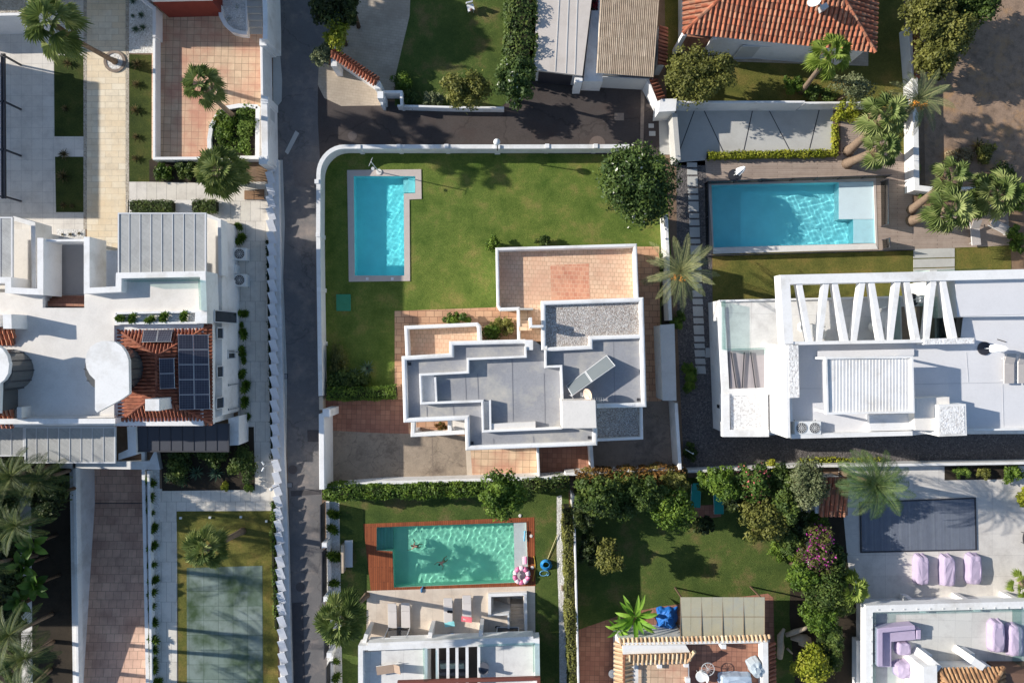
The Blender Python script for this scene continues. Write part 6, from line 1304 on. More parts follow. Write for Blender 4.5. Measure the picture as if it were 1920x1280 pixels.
hedge('low_hedge', 'short upright strip of yellow-green hedge at the drive end', [(1567, 232), (1567, 280)], .35, .4, G_LIME, 260, .07)
hedge('box_hedge', 'clipped box hedge above the louvred canopy, left', [(243, 386), (322, 386)], .8, .7, G_TREE, 260, .06, wob=.05)
hedge('box_hedge', 'clipped box hedge above the louvred canopy, right', [(360, 386), (404, 386)], .9, .7, G_TREE, 260, .06, wob=.05)
hedge('low_hedge', 'low clipped hedge closing the lower left lawn corner', [(612, 738), (700, 738), (742, 734)], .9, .9, G_BUSH, 200, .07, wob=.12)
hedge('climber', 'green climber along the louvred wall at the dry lawn', [(511, 940), (512, 1060), (517, 1180)], .22, .8, G_BUSH, 80, .07, wob=.5, cat='climbing plant')
hedge('climber', 'thin dark climber along the louvred wall by the lane', [(500, 450), (504, 640), (509, 860)], .1, .6, G_DKSH, 60, .07, wob=.6, cat='climbing plant')
hedge('ground_plants', 'row of yellow plants along back wall beside the gravel yard', [(1500, 867), (1660, 865)], .5, .35, G_LIME, 160, .07, wob=.5, cat='plants')
hedge('ground_plants', 'green ground plants beside the white corner wall under deck palms', [(1713, 285), (1716, 350), (1745, 372)], .5, .5, G_LIME2, 160, .07, wob=.5, cat='plants')
# ------------------------------------------------------------------ rows of small plants (copies)
pb = proto_small('small_bush', G_BUSH, .5, 'small bush', 'round bush')
def place(proto, spots, group, labf):
    for i, (x, y, s_) in enumerate(spots):
        o = copy_thing(proto, P(x, y, spots_z), random.random()*6, labf(i), group, s_)
spots_z = 0.02
ordn = ['first', 'second', 'third', 'fourth', 'fifth', 'sixth', 'seventh', 'eighth', 'ninth', 'tenth', 'eleventh', 'twelfth', 'thirteenth', 'fourteenth', 'fifteenth', 'sixteenth']
place(pb, [(456, 587, .95), (455, 608, .5), (458, 628, 1), (457, 657, .95), (458, 677, .65), (457.5, 700, .9), (461, 726, 1.1), (460, 755, 1), (462, 783, .85)], 'bushes along the lane', lambda i: ordn[i]+' bush from the top in the row along the lane beside the left house')
place(pb, [(422, 425, .8), (450, 427, .8), (451, 450, 1.1)], 'bushes near air conditioners', lambda i: ['small bush at the lane head beside the house corner', 'small bush alone on the white slabs above the air conditioners', 'bush just above the upper lane air conditioner'][i])
place(pb, [(285, 900, 1), (287, 931, .95), (284, 956, .8), (290, 990, .9), (287, 1023, 1), (289, 1058, .9), (289, 1085, .95), (290, 1110, 1), (289, 1136, .85), (292, 1165, .9), (292, 1197, 1.1), (292, 1216, .9), (291, 1236, .9), (292, 1252, .9), (296, 1273, .9)], 'bushes in the gravel strip beside the ramp', lambda i: ordn[i]+' bush from the top in the gravel strip right of the ramp')
place(pb, [(626, 960, 1.1), (626, 992, 1.1), (628, 1038, 1.3), (629, 1092, 1.0), (631, 1238, .8), (634, 1266, 1)], 'bushes behind the picket fence', lambda i: ordn[i]+' bush from the top in the strip behind the picket fence')
place(pb, [(427, 18, .6), (446, 17, .75), (432, 38, .75), (449, 40, .7)], 'bushes in the curved planter', lambda i: ['upper left', 'upper right', 'lower left', 'lower right'][i]+' small bush in the curved planter by the grey steps')
spots_z = 5.55
place(pb, [(230, 598, .8), (253, 596, .85), (282, 599, .8), (312, 594, .9), (349, 592, .85)], 'bushes in the roof planter', lambda i: ordn[i]+' bush from the left in the roof planter')
for o in list(pb.children): bpy.data.objects.remove(o)
bpy.data.objects.remove(pb)
pl_ = proto_small('aloe', G_ALOE, .5, 'spiky plant', 'aloe', 'rosette')
pa = proto_small('yucca', G_AGAVE, .5, 'spiky plant', 'spiky plant', 'rosette')
spots_z = 0.02
place(pl_, [(250, 4, .7), (250, 31, .5), (266, 30, .75), (256, 57, .85), (269, 53, .75)], 'agaves in the white gravel', lambda i: ordn[i]+' agave from the top in the white gravel bed')
place(pa, [(258, 121, 1.3), (257, 160, 1), (255, 208, 1.1), (257, 258, .9), (256, 298, .9)], 'yuccas in the grass strip', lambda i: ordn[i]+' spiky yucca from the top in the grass strip beside the limestone path')
place(pa, [(128, 120, 1), (124, 205, .8), (122, 291, 1.1), (121, 332, 1.4), (120, 385, .8), (136, 387, .6)], 'yuccas in the dark beds', lambda i: ordn[i]+' spiky plant from the top in the grass beds left of the limestone path')
place(pa, [(118, 440, .35), (133, 440, .45), (149, 438, .4)], 'plants in the pebble bed', lambda i: ['left', 'middle', 'right'][i]+' dark spiky plant in the pebble bed')
for c_ in pa.children:
    if c_.name.startswith('foliage'): c_.data.materials[0] = G_AGAVE
place(pl_, [(690, 690, 1.5), (664, 700, 1.2), (655, 705, 1)], 'aloes in the lawn corner', lambda i: ['largest aloe in the shaded lawn corner', 'middle aloe in the shaded lawn corner', 'small aloe nearest the wall in the shaded lawn corner'][i])
place(pl_, [(371, 885, 1.5), (345, 900, 1.3), (320, 895, 1.2), (408, 885, 1.6)], 'spiky plants in the dark bed', lambda i: ['bright fan-leaved plant in the dark bed', 'spiky plant at bottom of the dark bed', 'spiky plant at left of the dark bed', 'large dark spiky plant in the middle of the dark bed'][i])
place(pa, [(1810, 300, 1.4), (1830, 275, 1.5)], 'agaves on the waste ground', lambda i: ['pale agave on the shaded waste ground, lower', 'pale agave on the shaded waste ground, upper'][i])
place(pa, [(300, 330, .7), (322, 334, .6), (395, 300, .8)], 'plants below the terrace', lambda i: ['left spiky plant in the bed below the terracotta terrace', 'middle spiky plant in the bed below the terracotta terrace', 'right spiky plant in the bed below the terracotta terrace'][i])
for pr_ in (pa, pl_):
    for o in list(pr_.children): bpy.data.objects.remove(o)
    bpy.data.objects.remove(pr_)
tree('tall dark tree in shade behind the rust hedge, left', 'tree', 1120, 925, 4.2, 46, 40, G_TREE, nl=34, n=5000, leaf=.12, rz=1.6, base=(1118, 918))
tree('dark tree in shade behind the rust hedge, middle', 'tree', 1205, 925, 3.6, 46, 34, G_TREE, nl=34, n=5000, leaf=.11, rz=1.5)
tree('dark bush right of the teal loungers', 'tree', 1330, 900, 2.2, 24, 22, G_BUSH, nl=18, n=2500, leaf=.1, rz=1.0)
tree('dark dense tree between olive tree and yellow-green tree', 'tree', 1470, 945, 3.2, 34, 40, G_TREE, nl=30, n=4500, leaf=.11, rz=1.4)
tree('dark shrub below the yellow-green rounded tree', 'bush', 1480, 1010, 2.0, 30, 30, G_TREE, nl=26, n=3500, leaf=.1, rz=1.0)
tree('dense dark shrub right of the garden lawn', 'bush', 1508, 1075, 2.4, 32, 40, G_BUSH, nl=28, n=4500, leaf=.1, rz=1.2)
tree('dark shrub beside the tiled house roof and driftwood', 'bush', 1560, 1195, 1.8, 22, 40, G_TREE, nl=24, n=3500, leaf=.1, rz=1.0)
for i, (x, y) in enumerate(((14, 905), (10, 1000), (12, 1075), (8, 1150), (96, 930))): tree('dense dark shrub in the bottom left garden, '+ordn[i]+' of five', 'bush', x, y, 3.0, 40, 44, G_DKSH, nl=26, n=3600, leaf=.12, rz=1.4, group='dark shrubs bottom left')
o = T('lower_shade_block', 'unseen white block added beyond the lower left edge to shade the garden', 'building', -150, 1060)  # unseen block added for its shade over the palm garden and ramp
MB().prism([(-560, 1160), (-190, 1160), (-190, 860), (-560, 860)], 0, 6.6).obj('wall', WHITE, o); MB().prism([(-565, 1163), (-187, 1163), (-187, 857), (-565, 857)], 6.603, 6.8).obj('roof', LROOF, o)
for lab, x, y, z_, a_, b_, mt in (('leafy dark shrub under the rust hedge, beside the pebble strip', 1096, 960, 2.6, 26, 40, G_DKSH), ('dark shrub in the deep shade of the garden, lower left', 1104, 1030, 1.6, 22, 36, G_DKSH), ('loose shrub between the two teal loungers and the hedge', 1262, 905, 2.4, 34, 20, G_OLIVE),
  ('small bush in shade right of the rust hedge end', 1318, 985, 1.6, 22, 18, G_DKSH), ('dense bush between fresh green and yellow-green trees', 1385, 940, 2.2, 34, 24, G_DKSH), ('dark shrub beside the low divider wall, upper', 1500, 985, 2.0, 26, 30, G_DKSH), ('dark shrub right of bougainvillea flowers', 1566, 1060, 2.0, 26, 46, G_TREE), ('green shrub at top of the bougainvillea', 1534, 975, 1.8, 20, 26, G_BUSH),
  ('dark shrub under small curly palm', 1580, 1130, 1.6, 24, 26, G_TREE), ('dark shrub right of the driftwood', 1545, 1205, 1.4, 24, 34, G_DKSH), ('dark bush above the bright yellow-green bush', 1560, 1235, 1.6, 20, 26, G_TREE), ('bushy shrub behind the pink-flowering tree and olive tree', 1466, 895, 2.6, 30, 30, G_TREE)):
    tree(lab, 'bush', x, y, z_, a_, b_, mt, nl=26, n=3200, leaf=.1, rz=min(1.3, z_*.5))
# building standing above the picture that shades the top of the estate
o = T('upper_block', 'long white building beyond the top edge shading the estate', 'building', 20, -120)
MB().prism([(-500, -100), (190, -100), (190, -480), (-500, -480)], 0, 7.0).obj('wall', WHITE, o); MB().prism([(-505, -97), (193, -97), (193, -483), (-505, -483)], 7.003, 7.2).obj('roof', LROOF, o)
# ------------------------------------------------------------------ furniture and small things
def cover(label, px, py, lx, ly, hh, rot=0, z=0.0, taper=.82, group='lilac covered loungers', name='covered_lounger', cat='covered lounger', mat=None, seed=1, low=0):
    random.seed(seed); r = T(name, label, cat, px, py, z, group); c = Vector(P(px, py, z+hh*.6)); n = 36; rings = []; ph = [random.random()*6 for _ in range(4)]
    for k, (s_, zz) in enumerate(((1.06, 0), (1.02, .12), (.99, .45), (.97, .75), (.93, .92), (taper, .99), (taper*.8, 1.03))):
        rg = []
        for i in range(n):
            t = 2*math.pi*i/n; ct, st = math.cos(t), math.sin(t); e = 5.0; q = (abs(ct)**e+abs(st)**e)**(-1/e)
            x = ct*q*lx/2*s_; y_ = st*q*ly/2*s_; w = 1+.03*math.sin(7*t+ph[0])*(1-k/8)+.02*math.sin(13*t+ph[1])*(1-k/8)
            zz2 = zz*hh*(1-low*max(0, y_/(ly/2)))*(1+.03*math.sin(5*t+ph[2])); a = R(rot); rg.append((c.x+(x*math.cos(a)-y_*math.sin(a))*w, c.y+(x*math.sin(a)+y_*math.cos(a))*w, z+zz2))
        rings.append(rg)
    m = MB(); m.add([v for g_ in rings for v in g_], [(k*n+i, k*n+(i+1) % n, (k+1)*n+(i+1) % n, (k+1)*n+i) for k in range(len(rings)-1) for i in range(n)]+[tuple((len(rings)-1)*n+i for i in range(n))], .5, False)
    m.obj('cover', mat or LILAC, r); h_ = MB(); h_.sweep([(v[0], v[1]) for v in rings[0]], [(-.012, z), (-.012, z+.035), (.012, z+.035), (.012, z)], True); h_.obj('hem', mat or LILAC, r); return r
cover('lilac-covered lounger on the paving, left of three', 1728, 1068, .95, 2.15, .62, 0, seed=1); cover('lilac-covered lounger on the paving, middle of three', 1777, 1070, .95, 2.25, .62, 0, seed=2); cover('lilac-covered lounger on the paving, right of three', 1826, 1067, 1.0, 2.2, .62, 0, seed=3)
cover('lilac-covered lounger on the roof terrace, left of the pair', 1869, 1193, .95, 2.2, .6, 0, 2.13, seed=4, group='covered roof loungers'); cover('lilac-covered lounger on the roof terrace, right of the pair', 1903, 1200, .95, 2.2, .6, 0, 2.13, seed=5, group='covered roof loungers')
cover('lilac-covered footstool beside the covered corner sofa', 1694, 1215, .95, .9, .5, 0, 2.13, seed=6, group=None, name='covered_footstool', cat='covered footstool'); cover('lilac-covered armchair below the corner sofa', 1694, 1255, 1.1, 1.05, .75, 8, 2.13, .6, None, 'covered_armchair', 'covered armchair', seed=7)
r = T('covered_sofa', 'lilac-covered L-shaped corner sofa on the roof terrace', 'covered sofa', 1680, 1200, 2.13)
m = MB(); m.prism([(1646, 1250), (1672, 1250), (1672, 1203), (1718, 1199), (1716, 1175), (1646, 1178)], 2.14, 2.62); m.obj('seat_cover', LILAC, r, .05)
m = MB(); m.prism([(1645, 1249), (1656, 1249), (1656, 1186), (1718, 1180), (1716, 1171.5), (1645, 1178)], 2.14, 2.95); m.obj('back_cover', LILAC, r, .06); m = MB(); m.rbox(1723, 1188, 2.14, 2.65, .3, .75); one(m, 'covered_side_table', LILAC, 'narrow lilac-covered side table at right end of the corner sofa', 'side table', bevel=.03)
# patio of the pool house
SLING = plain('pale_grey_sling', (214, 206, 200), .7, .05, 3)
for (x, y, lab) in ((737, 1150, 'pale sun lounger on the patio, first from left'), (762, 1149, 'pale sun lounger on the patio, second from left'), (841, 1140, 'pale sun lounger on the patio, third from left'), (876, 1135, 'pale sun lounger on the patio, fourth from left')): lounger(lab, x, y, .01, 91, SLING, 1.85, .62, 8, 'patio loungers', .36)
def towel(label, px, py, lx, ly, rot, c, z=.02):
    m = MB(); cx, cy, _ = P(px, py, z); n = 8; a = R(rot); vs = []
    for j in range(n+1):
        for i in range(n+1):
            u_, v_ = (i/n-.5)*lx, (j/n-.5)*ly; zz = z+.05+.035*math.sin(5*u_+3*v_)+.025*math.sin(9*v_); vs.append((cx+u_*math.cos(a)-v_*math.sin(a), cy+u_*math.sin(a)+v_*math.cos(a), zz))
    m.add(vs, [(j*(n+1)+i, j*(n+1)+i+1, (j+1)*(n+1)+i+1, (j+1)*(n+1)+i) for j in range(n) for i in range(n)], .5, True); return one(m, 'towel', plain('towel_'+label[:6], c, .9, .1, 6), label, 'towel')
towel('light turquoise towel at foot of a patio lounger', 843, 1169, .75, .4, 8, (150, 222, 226), .3); towel('pink towel at foot of the fourth patio lounger', 875, 1160, .8, .42, -5, (238, 120, 130), .34)
for i, (x, y, lab) in enumerate(((843, 1146, 'black bag on the third patio lounger'), (933, 1175, 'pair of dark sandals beside the stairwell'))): m = MB(); m.ball(P(x-1.5, y, .5 if i == 0 else .05), .14, .1, .08); m.ball(P(x+2.5, y+.5, .5 if i == 0 else .05), .14, .1, .08, wob=.2); one(m, 'bag' if i == 0 else 'sandals', plain('black_fabric', (40, 40, 46), .8), lab, 'bag' if i == 0 else 'sandals')
r = rchair('dark wire chair beside the stairwell', 930, 1190, 0, 90, METALD, None, .28)
rtable('small white table at left pier of the pool house', 790, 1193, 0, .32); 
r = T('water_scooter_toy', 'blue and grey pool toys piled before the pool house', 'pool toys', 842, 1193); m = MB(); m.ball(P(829, 1194, .2), .3, .18, .15); m.obj('grey_float', plain('grey_vinyl', (110, 124, 140), .4), r); m = MB(); m.ball(P(848, 1191, .2), .26, .2, .16); m.obj('blue_float', plain('blue_vinyl', (120, 160, 210), .4), r)
m = MB(); c = P(791, 1105); m.ball((c[0], c[1], .1), .1, .2, .06); m.tube((c[0], c[1], .1), (c[0]+.1, c[1]+.3, .1), .04); one(m, 'pool_vacuum_head', plain('blue_plastic', (70, 120, 160), .5), 'blue pool toy on the deck edge below the green pool', 'pool toy')
lounger('brown folding lounger on the left roof terrace of the pool house', 732, 1250, 2.12, 8, plain('taupe_sling', (168, 146, 128), .8), 1.9, .6, 40, None, .3)
rchair('dark armchair on the right roof terrace of the pool house', 908, 1245, 2.12, 250, DGREYC, None, .35)
r = T('outdoor_sofa', 'sofa with grey-green cushions seen between the slats of the pool house', 'sofa', 850, 1250, .3); m = MB(); m.rbox(848, 1252, .3, .7, 2.4, .9); m.obj('seat', DGREYC, r, .04); m = MB(); m.rbox(848, 1263, .3, 1.0, 2.4, .25); m.obj('backrest', DGREYC, r, .04)
for x in (832, 848, 864): m = MB(); m.obox(P(x, 1248, .85), .5, .4, .16, (20, 0, 5)); m.obj('cushion', plain('cushion_cloth', (160, 180, 176), .9, .1), r, .04)
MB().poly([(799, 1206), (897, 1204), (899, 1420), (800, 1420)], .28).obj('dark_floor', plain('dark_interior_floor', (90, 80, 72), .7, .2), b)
# inflatable toys
r = T('pink_float', 'striped pink and white inflatable ring at lower right corner of the green pool', 'pool float', 978, 1076, .1); PINK = plain('pink_vinyl', (226, 120, 160), .35, .05, 3, spec=.6); PALE = plain('pale_pink_vinyl', (244, 212, 220), .35, .05, 3, spec=.6)
c = Vector(P(978, 1078, .25))
for k in range(10):
    m = MB(); pts = [(c.x+.5*math.cos(t), c.y+.5*math.sin(t)*1.05, c.z) for t in [k*.62832+j*.2094 for j in range(4)]]; m.path(pts, [.17, .185, .185, .17], 10); m.obj('segment', PINK if k % 2 else PALE, r)
r = T('pink_chair_float', 'small pink inflatable seat above the striped ring', 'pool float', 984, 1050, .1); m = MB(); c = Vector(P(984, 1050, .15)); m.obox(c, .32, .62, .14); m.obj('seat', PALE, r, .06); m = MB(); m.obox(c+Vector((.1, .05, .12)), .14, .5, .14); m.obj('back', PINK, r, .05)
m = MB(); c = P(983, 1004); m.tube((c[0], c[1]-.35, .14), (c[0]+.05, c[1]+.35, .16), .06); m.ball((c[0]+.05, c[1]+.35, .16), .09); one(m, 'pool_noodle', plain('light_blue_foam', (120, 190, 220), .6), 'short light blue foam roll at right rim of the green pool', 'pool toy')
for x, y, lab in ((996, 1004, 'round white lamp disc on the deck, upper'), (998, 1063, 'round white lamp disc on the deck, lower'), (975, 966, 'round white lamp disc beside top edge of the deck')): m = MB(); c = P(x, y, .01); m.disc((c[0], c[1], .012), .12, .05, 20); m.disc((c[0], c[1], .062), .08, .02, 16); one(m, 'deck_light', OFFW, lab, 'deck light', 'deck lights')
r = T('hose_coil', 'coiled blue pool hose lying on grass right of the green pool', 'hose', 1022, 1060); m = MB(); pts = [(P(1024+(11-.5*k*.12)*math.cos(k*.45), 1058+(11-.5*k*.12)*math.sin(k*.45)*.9, .05+.004*k)) for k in range(84)]; m.path(pts, [.035]*84, 6); m.obj('coil', plain('blue_hose', (50, 140, 200), .4, .1, 8), r)
m = MB(); pts = [P(1018+8*math.cos(k*.5)+.3*k, 1074+5*math.sin(k*.5), .06) for k in range(16)]; m.path(pts, [.03]*16, 6); m.obj('loose_end', plain('blue_hose_pale', (110, 170, 205), .4, .1, 8), r)
m = MB(); m.tube(P(1027, 1047, .08), P(1045, 1002, .12), .022); one(m, 'pool_pole', plain('yellow_pole', (216, 206, 150), .5), 'thin pale pole lying between blue hose and pebble strip', 'pole')
m = MB(); m.path([P(1001+2.5*math.sin(k*.35), 1042+k*4.2, .05) for k in range(12)], [.035]*12, 6); one(m, 'garden_hose', plain('yellow_hose', (200, 160, 60), .5), 'yellow garden hose along right edge of the deck', 'hose')
m = MB(); m.rbox(1057, 1103, 0, .25, .35, .35); one(m, 'stone_block', CONCD, 'small brown stone block on the pebble strip', 'block', bevel=.02)
# swimmers
SKIN = plain('skin', (206, 156, 128), .6, .05, 4); HAIR = plain('dark_hair', (48, 34, 28), .8, .2, 8)
def swimmer(label, px, py, ang, pose, shorts, hair):
    r = T('person', label, 'person', px, py, -.12); r.scale = (.72, .72, .72); c = Vector(P(px, py, -.16)); a = R(ang); ca, sa = math.cos(a), math.sin(a)
    J = pose['j']; V = [(x*ca-y*sa, x*sa+y*ca, z) for x, y, z, _ in J]; E = list(pose['e']); Rd = [q[3] for q in J]
    for hand, dirv in pose['hands']:
        hx, hy, hz, _ = J[hand]; dx, dy = dirv; px_, py_ = -dy, dx
        for f in range(5):
            o = (f-2)*.019 if f < 4 else .05; L = (.07, .085, .09, .08, .055)[f]; ax_, ay_ = (dx, dy) if f < 4 else (dx*.6+px_*.8, dy*.6+py_*.8)
            b0 = (hx+dx*.07*(f < 4)+px_*o, hy+dy*.07*(f < 4)+py_*o, hz); b1 = (b0[0]+ax_*L*.5, b0[1]+ay_*L*.5, hz-.004); b2 = (b0[0]+ax_*L, b0[1]+ay_*L, hz-.016); n0 = len(V)
            for q in (b0, b1, b2): V.append((q[0]*ca-q[1]*sa, q[0]*sa+q[1]*ca, q[2]))
            E += [(hand, n0), (n0, n0+1), (n0+1, n0+2)]; Rd += [.011, .009, .008]
    me = bpy.data.meshes.new('body'); me.from_pydata(V, E, []); me.update(); o = bpy.data.objects.new('body', me); finish(o, 'body', SKIN, r); o.location = c-r.location
    s_ = o.modifiers.new('skin', 'SKIN'); o.modifiers.new('sub', 'SUBSURF').render_levels = 2
    for i, v in enumerate(me.skin_vertices[0].data): v.radius = (Rd[i], Rd[i]); v.use_root = (i == 0)
    hv = J[pose['head']]; hx, hy = hv[0]*ca-hv[1]*sa, hv[0]*sa+hv[1]*ca
    m = MB(); m.ball((c.x+hx-.012*ca, c.y+hy-.012*sa, c.z+hv[2]+.025), .105, .1, .1, 14, 10, .03); m.obj('hair', hair, r)
    m = MB(); m.ball((c.x, c.y, c.z+J[0][2]), .17, .17, .115, 14, 8); m.obj('swimwear', shorts, r)
    return r
legs = [(0, 0, -.12, .125), (.18, 0, -.06, .125), (.36, 0, .0, .14), (.46, 0, .03, .055), (.57, 0, .06, .09)]
j1 = legs+[(.36, .18, .02, .06), (.55, .42, 0, .042), (.78, .5, -.02, .034), (.36, -.18, .02, .06), (.28, -.42, 0, .042), (.45, -.6, -.02, .034), (-.06, .1, -.06, .095), (-.2, .18, -.38, .065), (-.34, .14, -.7, .042), (-.28, .15, -.82, .038), (-.06, -.1, -.06, .095), (-.16, -.22, -.36, .065), (-.42, -.18, -.55, .042), (-.5, -.19, -.62, .038)]
e1 = [(0, 1), (1, 2), (2, 3), (3, 4), (2, 5), (5, 6), (6, 7), (2, 8), (8, 9), (9, 10), (0, 11), (11, 12), (12, 13), (13, 14), (0, 15), (15, 16), (16, 17), (17, 18)]
swimmer('pale swimmer with spread arms in the upper left part of the green pool', 782, 1024, 170, {'j': j1, 'e': e1, 'hands': [(7, (.95, .3)), (10, (.7, -.7))], 'head': 4}, plain('white_swimwear', (230, 226, 222), .8), plain('brown_hair', (96, 62, 44), .8))
j2 = [list(q) for q in j1]; j2[5:11] = [(.36, .18, .02, .055), (.32, .4, 0, .04), (.52, .55, -.02, .032), (.36, -.18, .02, .055), (.62, -.32, 0, .04), (.86, -.3, -.02, .032)]
swimmer('dark-haired swimmer near the middle of the green pool', 832, 1052, 215, {'j': j2, 'e': e1, 'hands': [(7, (.85, .5)), (10, (1, .1))], 'head': 4}, plain('black_swimwear', (40, 40, 46), .8), HAIR)
# shady garden things
TEAL = plain('teal_sling', (40, 150, 140), .6, .1, 4)
lounger('dark teal sun lounger in deep shade under the trees, left', 1303, 925, .02, 88, TEAL, 1.95, .7, 30, 'teal loungers'); lounger('bright teal sun lounger beside the red clay patch, right', 1345, 937, .02, 92, TEAL, 1.95, .7, 20, 'teal loungers')
r = T('covered_pile', 'crumpled blue tarpaulin over a pile beside the grey sheet canopy', 'tarpaulin', 1252, 1165); rs = random.Random(5); cx, cy, _ = P(1253, 1166, .5); m = MB(); n = 16; vs = []
for j in range(n+1):
    for i in range(n+1):
        u_, v_ = i/n*2-1, j/n*2-1; hgt = (1-max(abs(u_), abs(v_))**4)*(.55+.18*math.sin(4*u_+1)+.15*math.cos(5*v_)+rs.random()*.14); vs.append((cx+u_*.78*(1+.05*math.sin(9*v_)), cy+v_*.98*(1+.05*math.sin(8*u_)), .04+max(0, hgt)))
m.add(vs, [(j*(n+1)+i, j*(n+1)+i+1, (j+1)*(n+1)+i+1, (j+1)*(n+1)+i) for j in range(n) for i in range(n)], .5); m.obj('sheet', BLUEC, r)
m = MB(); m.rbox(1262, 1193, 0, .45, 1.2, .35); m.obj('white_trough', WIRON, r)
r = T('driftwood', 'large pale driftwood roots lying beside the bottom garden bush', 'driftwood', 1490, 1190); DW = plain('bleached_wood', (190, 172, 150), .9, .25, 5, .6, 12)
for pts, rs_ in (([(1462, 1232, .3), (1464, 1212, .6), (1463, 1192, .8), (1470, 1178, .9)], (.22, .26, .24, .1)), ([(1474, 1190, .5), (1490, 1184, .8), (1508, 1178, .9), (1520, 1172, .8)], (.16, .2, .15, .06)), ([(1482, 1196, .3), (1500, 1196, .5), (1514, 1194, .5)], (.1, .34, .22)), ([(1476, 1215, .2), (1486, 1225, .2)], (.1, .05))):
    m = MB(); m.path([P(*q) for q in pts], rs_, 9); m.obj('root', DW, r)
m = MB(); c = P(1507, 1200, .1); m.ball(c, .5, .42, .55, 10, 7, .45); one(m, 'garden_rock', plain('pale_rock', (204, 186, 160), .9, .2, 3, .8, 6), 'pale rough rock at lower right of the driftwood', 'rock')
for i, (x, y, c_) in enumerate(((1380, 1276, (176, 190, 204)),)): cover('pale grey covered garden furniture on the red terrace at bottom edge', x, y, 2.2, .9, .7, 0, 2.72, .7, None, 'covered_table', 'covered furniture', plain('grey_cover', c_, .7, .1, 3, .5, 5), 9)
cover('grey-blue covered barbecue near right parapet of the red terrace', 1418, 1252, .85, 1.1, .9, 25, 2.72, .5, None, 'covered_barbecue', 'covered barbecue', plain('bluegrey_cover', (176, 186, 192), .7, .15, 3, .6, 6), 10)
rchair('white wire chair on the red terrace beside upper floor step', 1312, 1262, 2.72, 30, WIRON, None, .4)
r = T('wire_table', 'small round wire table on the shaded red terrace', 'table', 1322, 1245, 2.72); m = MB(); c = Vector(r.location); m.sweep([(c.x+.45*math.cos(i*.3142), c.y+.45*math.sin(i*.3142)) for i in range(20)], [(-.02, c.z+.7), (-.02, c.z+.73), (.02, c.z+.73), (.02, c.z+.7)], True)
for k in range(6): m.obox((c.x, c.y, c.z+.715), .9, .015, .015, (0, 0, k*30))
m.obj('wire_top', METAL, r); m = MB(); m.tube(c, c+Vector((0, 0, .7)), .03); m.obj('leg', METAL, r)
m = MB(); c = P(1428, 1270, 2.72); m.sweep([(c[0]+.17*math.cos(i*.3927), c[1]+.17*math.sin(i*.3927)) for i in range(16)], [(-.03, 2.72), (-.03, 2.95), (.03, 2.95), (.03, 2.72)], True); one(m, 'plant_pot', OFFW, 'small round empty pot beside the covered barbecue', 'pot')
m = MB(); c = P(1149, 1262, .5); m.disc((c[0], c[1], .5), .32, .06, 24); m.disc((c[0], c[1], 0), .12, .5, 12); one(m, 'garden_table', WIRON, 'white round table at left wall of the tiled house', 'table')
r = T('rope_ring', 'oval dark metal ring seat at the right edge beside the pool cover', 'seat', 1918, 1005); m = MB(); c = P(1920, 1006); m.sweep([(c[0]+.38*math.cos(i*.3142), c[1]+.62*math.sin(i*.3142)) for i in range(20)], [(-.03, .4), (-.03, .5), (.03, .5), (.03, .4)], True); m.obj('rim', METALD, r)
m = MB()
for k in range(5): m.obox((c[0], c[1]-.4+.2*k, .43), .62, .05, .03)
m.obj('slat', METAL, r)
for a_ in (45, 135, 225, 315): m = MB(); m.tube((c[0]+.33*math.cos(R(a_)), c[1]+.55*math.sin(R(a_)), .4), (c[0]+.33*math.cos(R(a_)), c[1]+.55*math.sin(R(a_)), 0), .02); m.obj('leg', METALD, r)
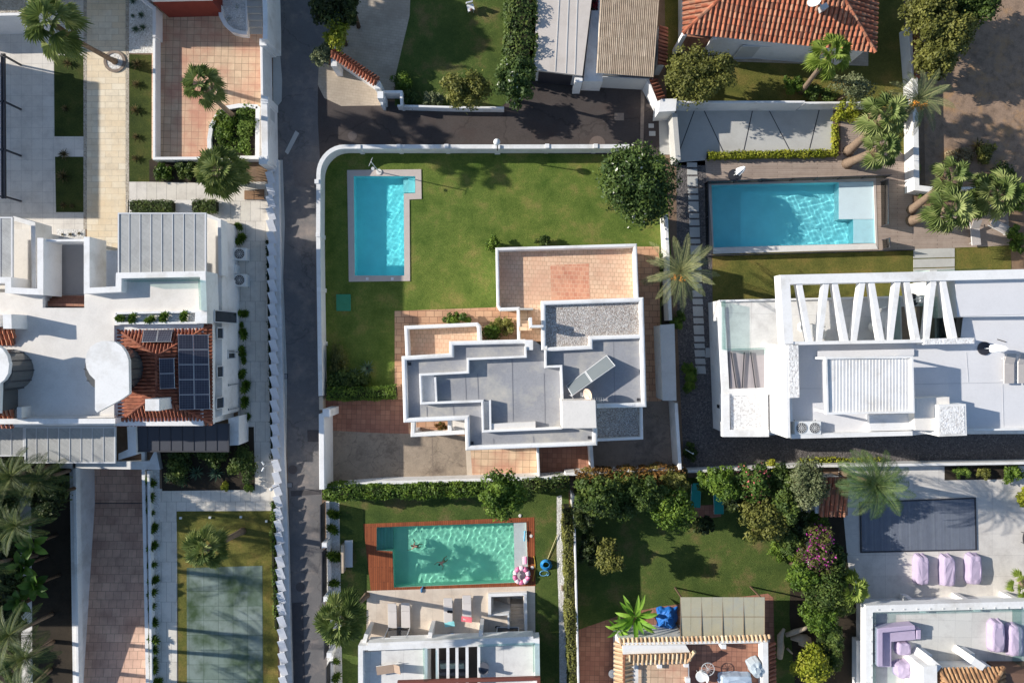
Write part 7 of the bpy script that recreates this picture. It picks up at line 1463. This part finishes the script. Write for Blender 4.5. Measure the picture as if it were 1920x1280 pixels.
# top lawn chair, roof objects
r = T('garden_chair', 'whitish garden chair with a dark object on it on the top lawn', 'chair', 883, 22); c = Vector(r.location); m = MB(); m.obox(c+Vector((0, .1, .4)), .5, .5, .06, (0, 0, 15)); m.obj('seat', WCLOTH, r); m = MB(); m.obox(c+Vector((-.08, .38, .65)), .5, .08, .55, (20, 0, 15)); m.obj('backrest', WCLOTH, r)
for a_ in ((-.2, -.1), (.2, -.1), (-.2, .3), (.2, .3)): m = MB(); m.tube(c+Vector((*a_, .38)), c+Vector((*a_, 0)), .02); m.obj('leg', WIRON, r)
m = MB(); m.ball(c+Vector((.05, -.1, .5)), .13, .1, .1); m.obj('cushion', plain('brown_cushion', (130, 100, 90), .9), r)
m = MB(); m.tube(P(1888, 700, 5.45), P(1897, 703, 5.45), .02); m.tube(P(1870, 636, 5.45), P(1886, 641, 5.45), .03); one(m, 'roof_rod', METALD, 'thin dark rod lying on the right roof terrace', 'rod')
r = T('street_lamp', 'twin-headed white lamp on a bracket over the lane', 'lamp', 496, 874); m = MB(); m.tube(P(512, 868, 1.4), P(497, 873, 2.6), .025); m.obj('bracket', METAL, r)
for y0, y1 in ((865, 871), (876, 883)): m = MB(); m.tube(P(491 if y0 < 870 else 495, y0, 2.65), P(495 if y0 < 870 else 491, y1, 2.65), .06); m.obj('lamp_head', WIRON, r)
r = T('wall_lamp', 'grey lamp arm leaning over louvred wall at the slab walk', 'lamp', 513, 915); m = MB(); m.tube(P(522, 910, .6), P(510, 916, 2.3), .03); m.obj('arm', METALD, r); m = MB(); m.ball(P(508, 917, 2.35), .14, .14, .08); m.obj('lamp_head', METAL, r)
for i, (x, y) in enumerate(((338, 971), (393, 970), (451, 969), (499, 977))): m = MB(); m.rbox(x, y, 0.03, .16, .16, .16); one(m, 'ground_light', WIRON, ordn[i]+' small white ground light from the left on the dry lawn', 'ground light', 'lawn lights')
for i, (x0, y0, x1, y1) in enumerate(((458, 357, 476, 374), (477, 355, 495, 374))): m = MB(); m.box(x0, y0, x1, y1, .03, .12); one(m, 'wooden_hatch', plain('brown_board', (150, 116, 88), .8, .25, 2), ['left brown square hatch beside the louvred wall', 'right brown square hatch beside the louvred wall'][i], 'hatch', 'brown hatches', .01)
m = MB(); c = P(1292, 846); m.tube((c[0]-.5, c[1]+.3, .9), (c[0], c[1], 1.0), .025); m.ball((c[0]+.03, c[1], 1.0), .07); one(m, 'wall_tap', WIRON, 'white pipe fitting on outside of the yard wall', 'pipe')
towel('bright blue towel on a lounger under the deck palms', 1846, 384, .8, .5, 10, (60, 120, 210), .35)
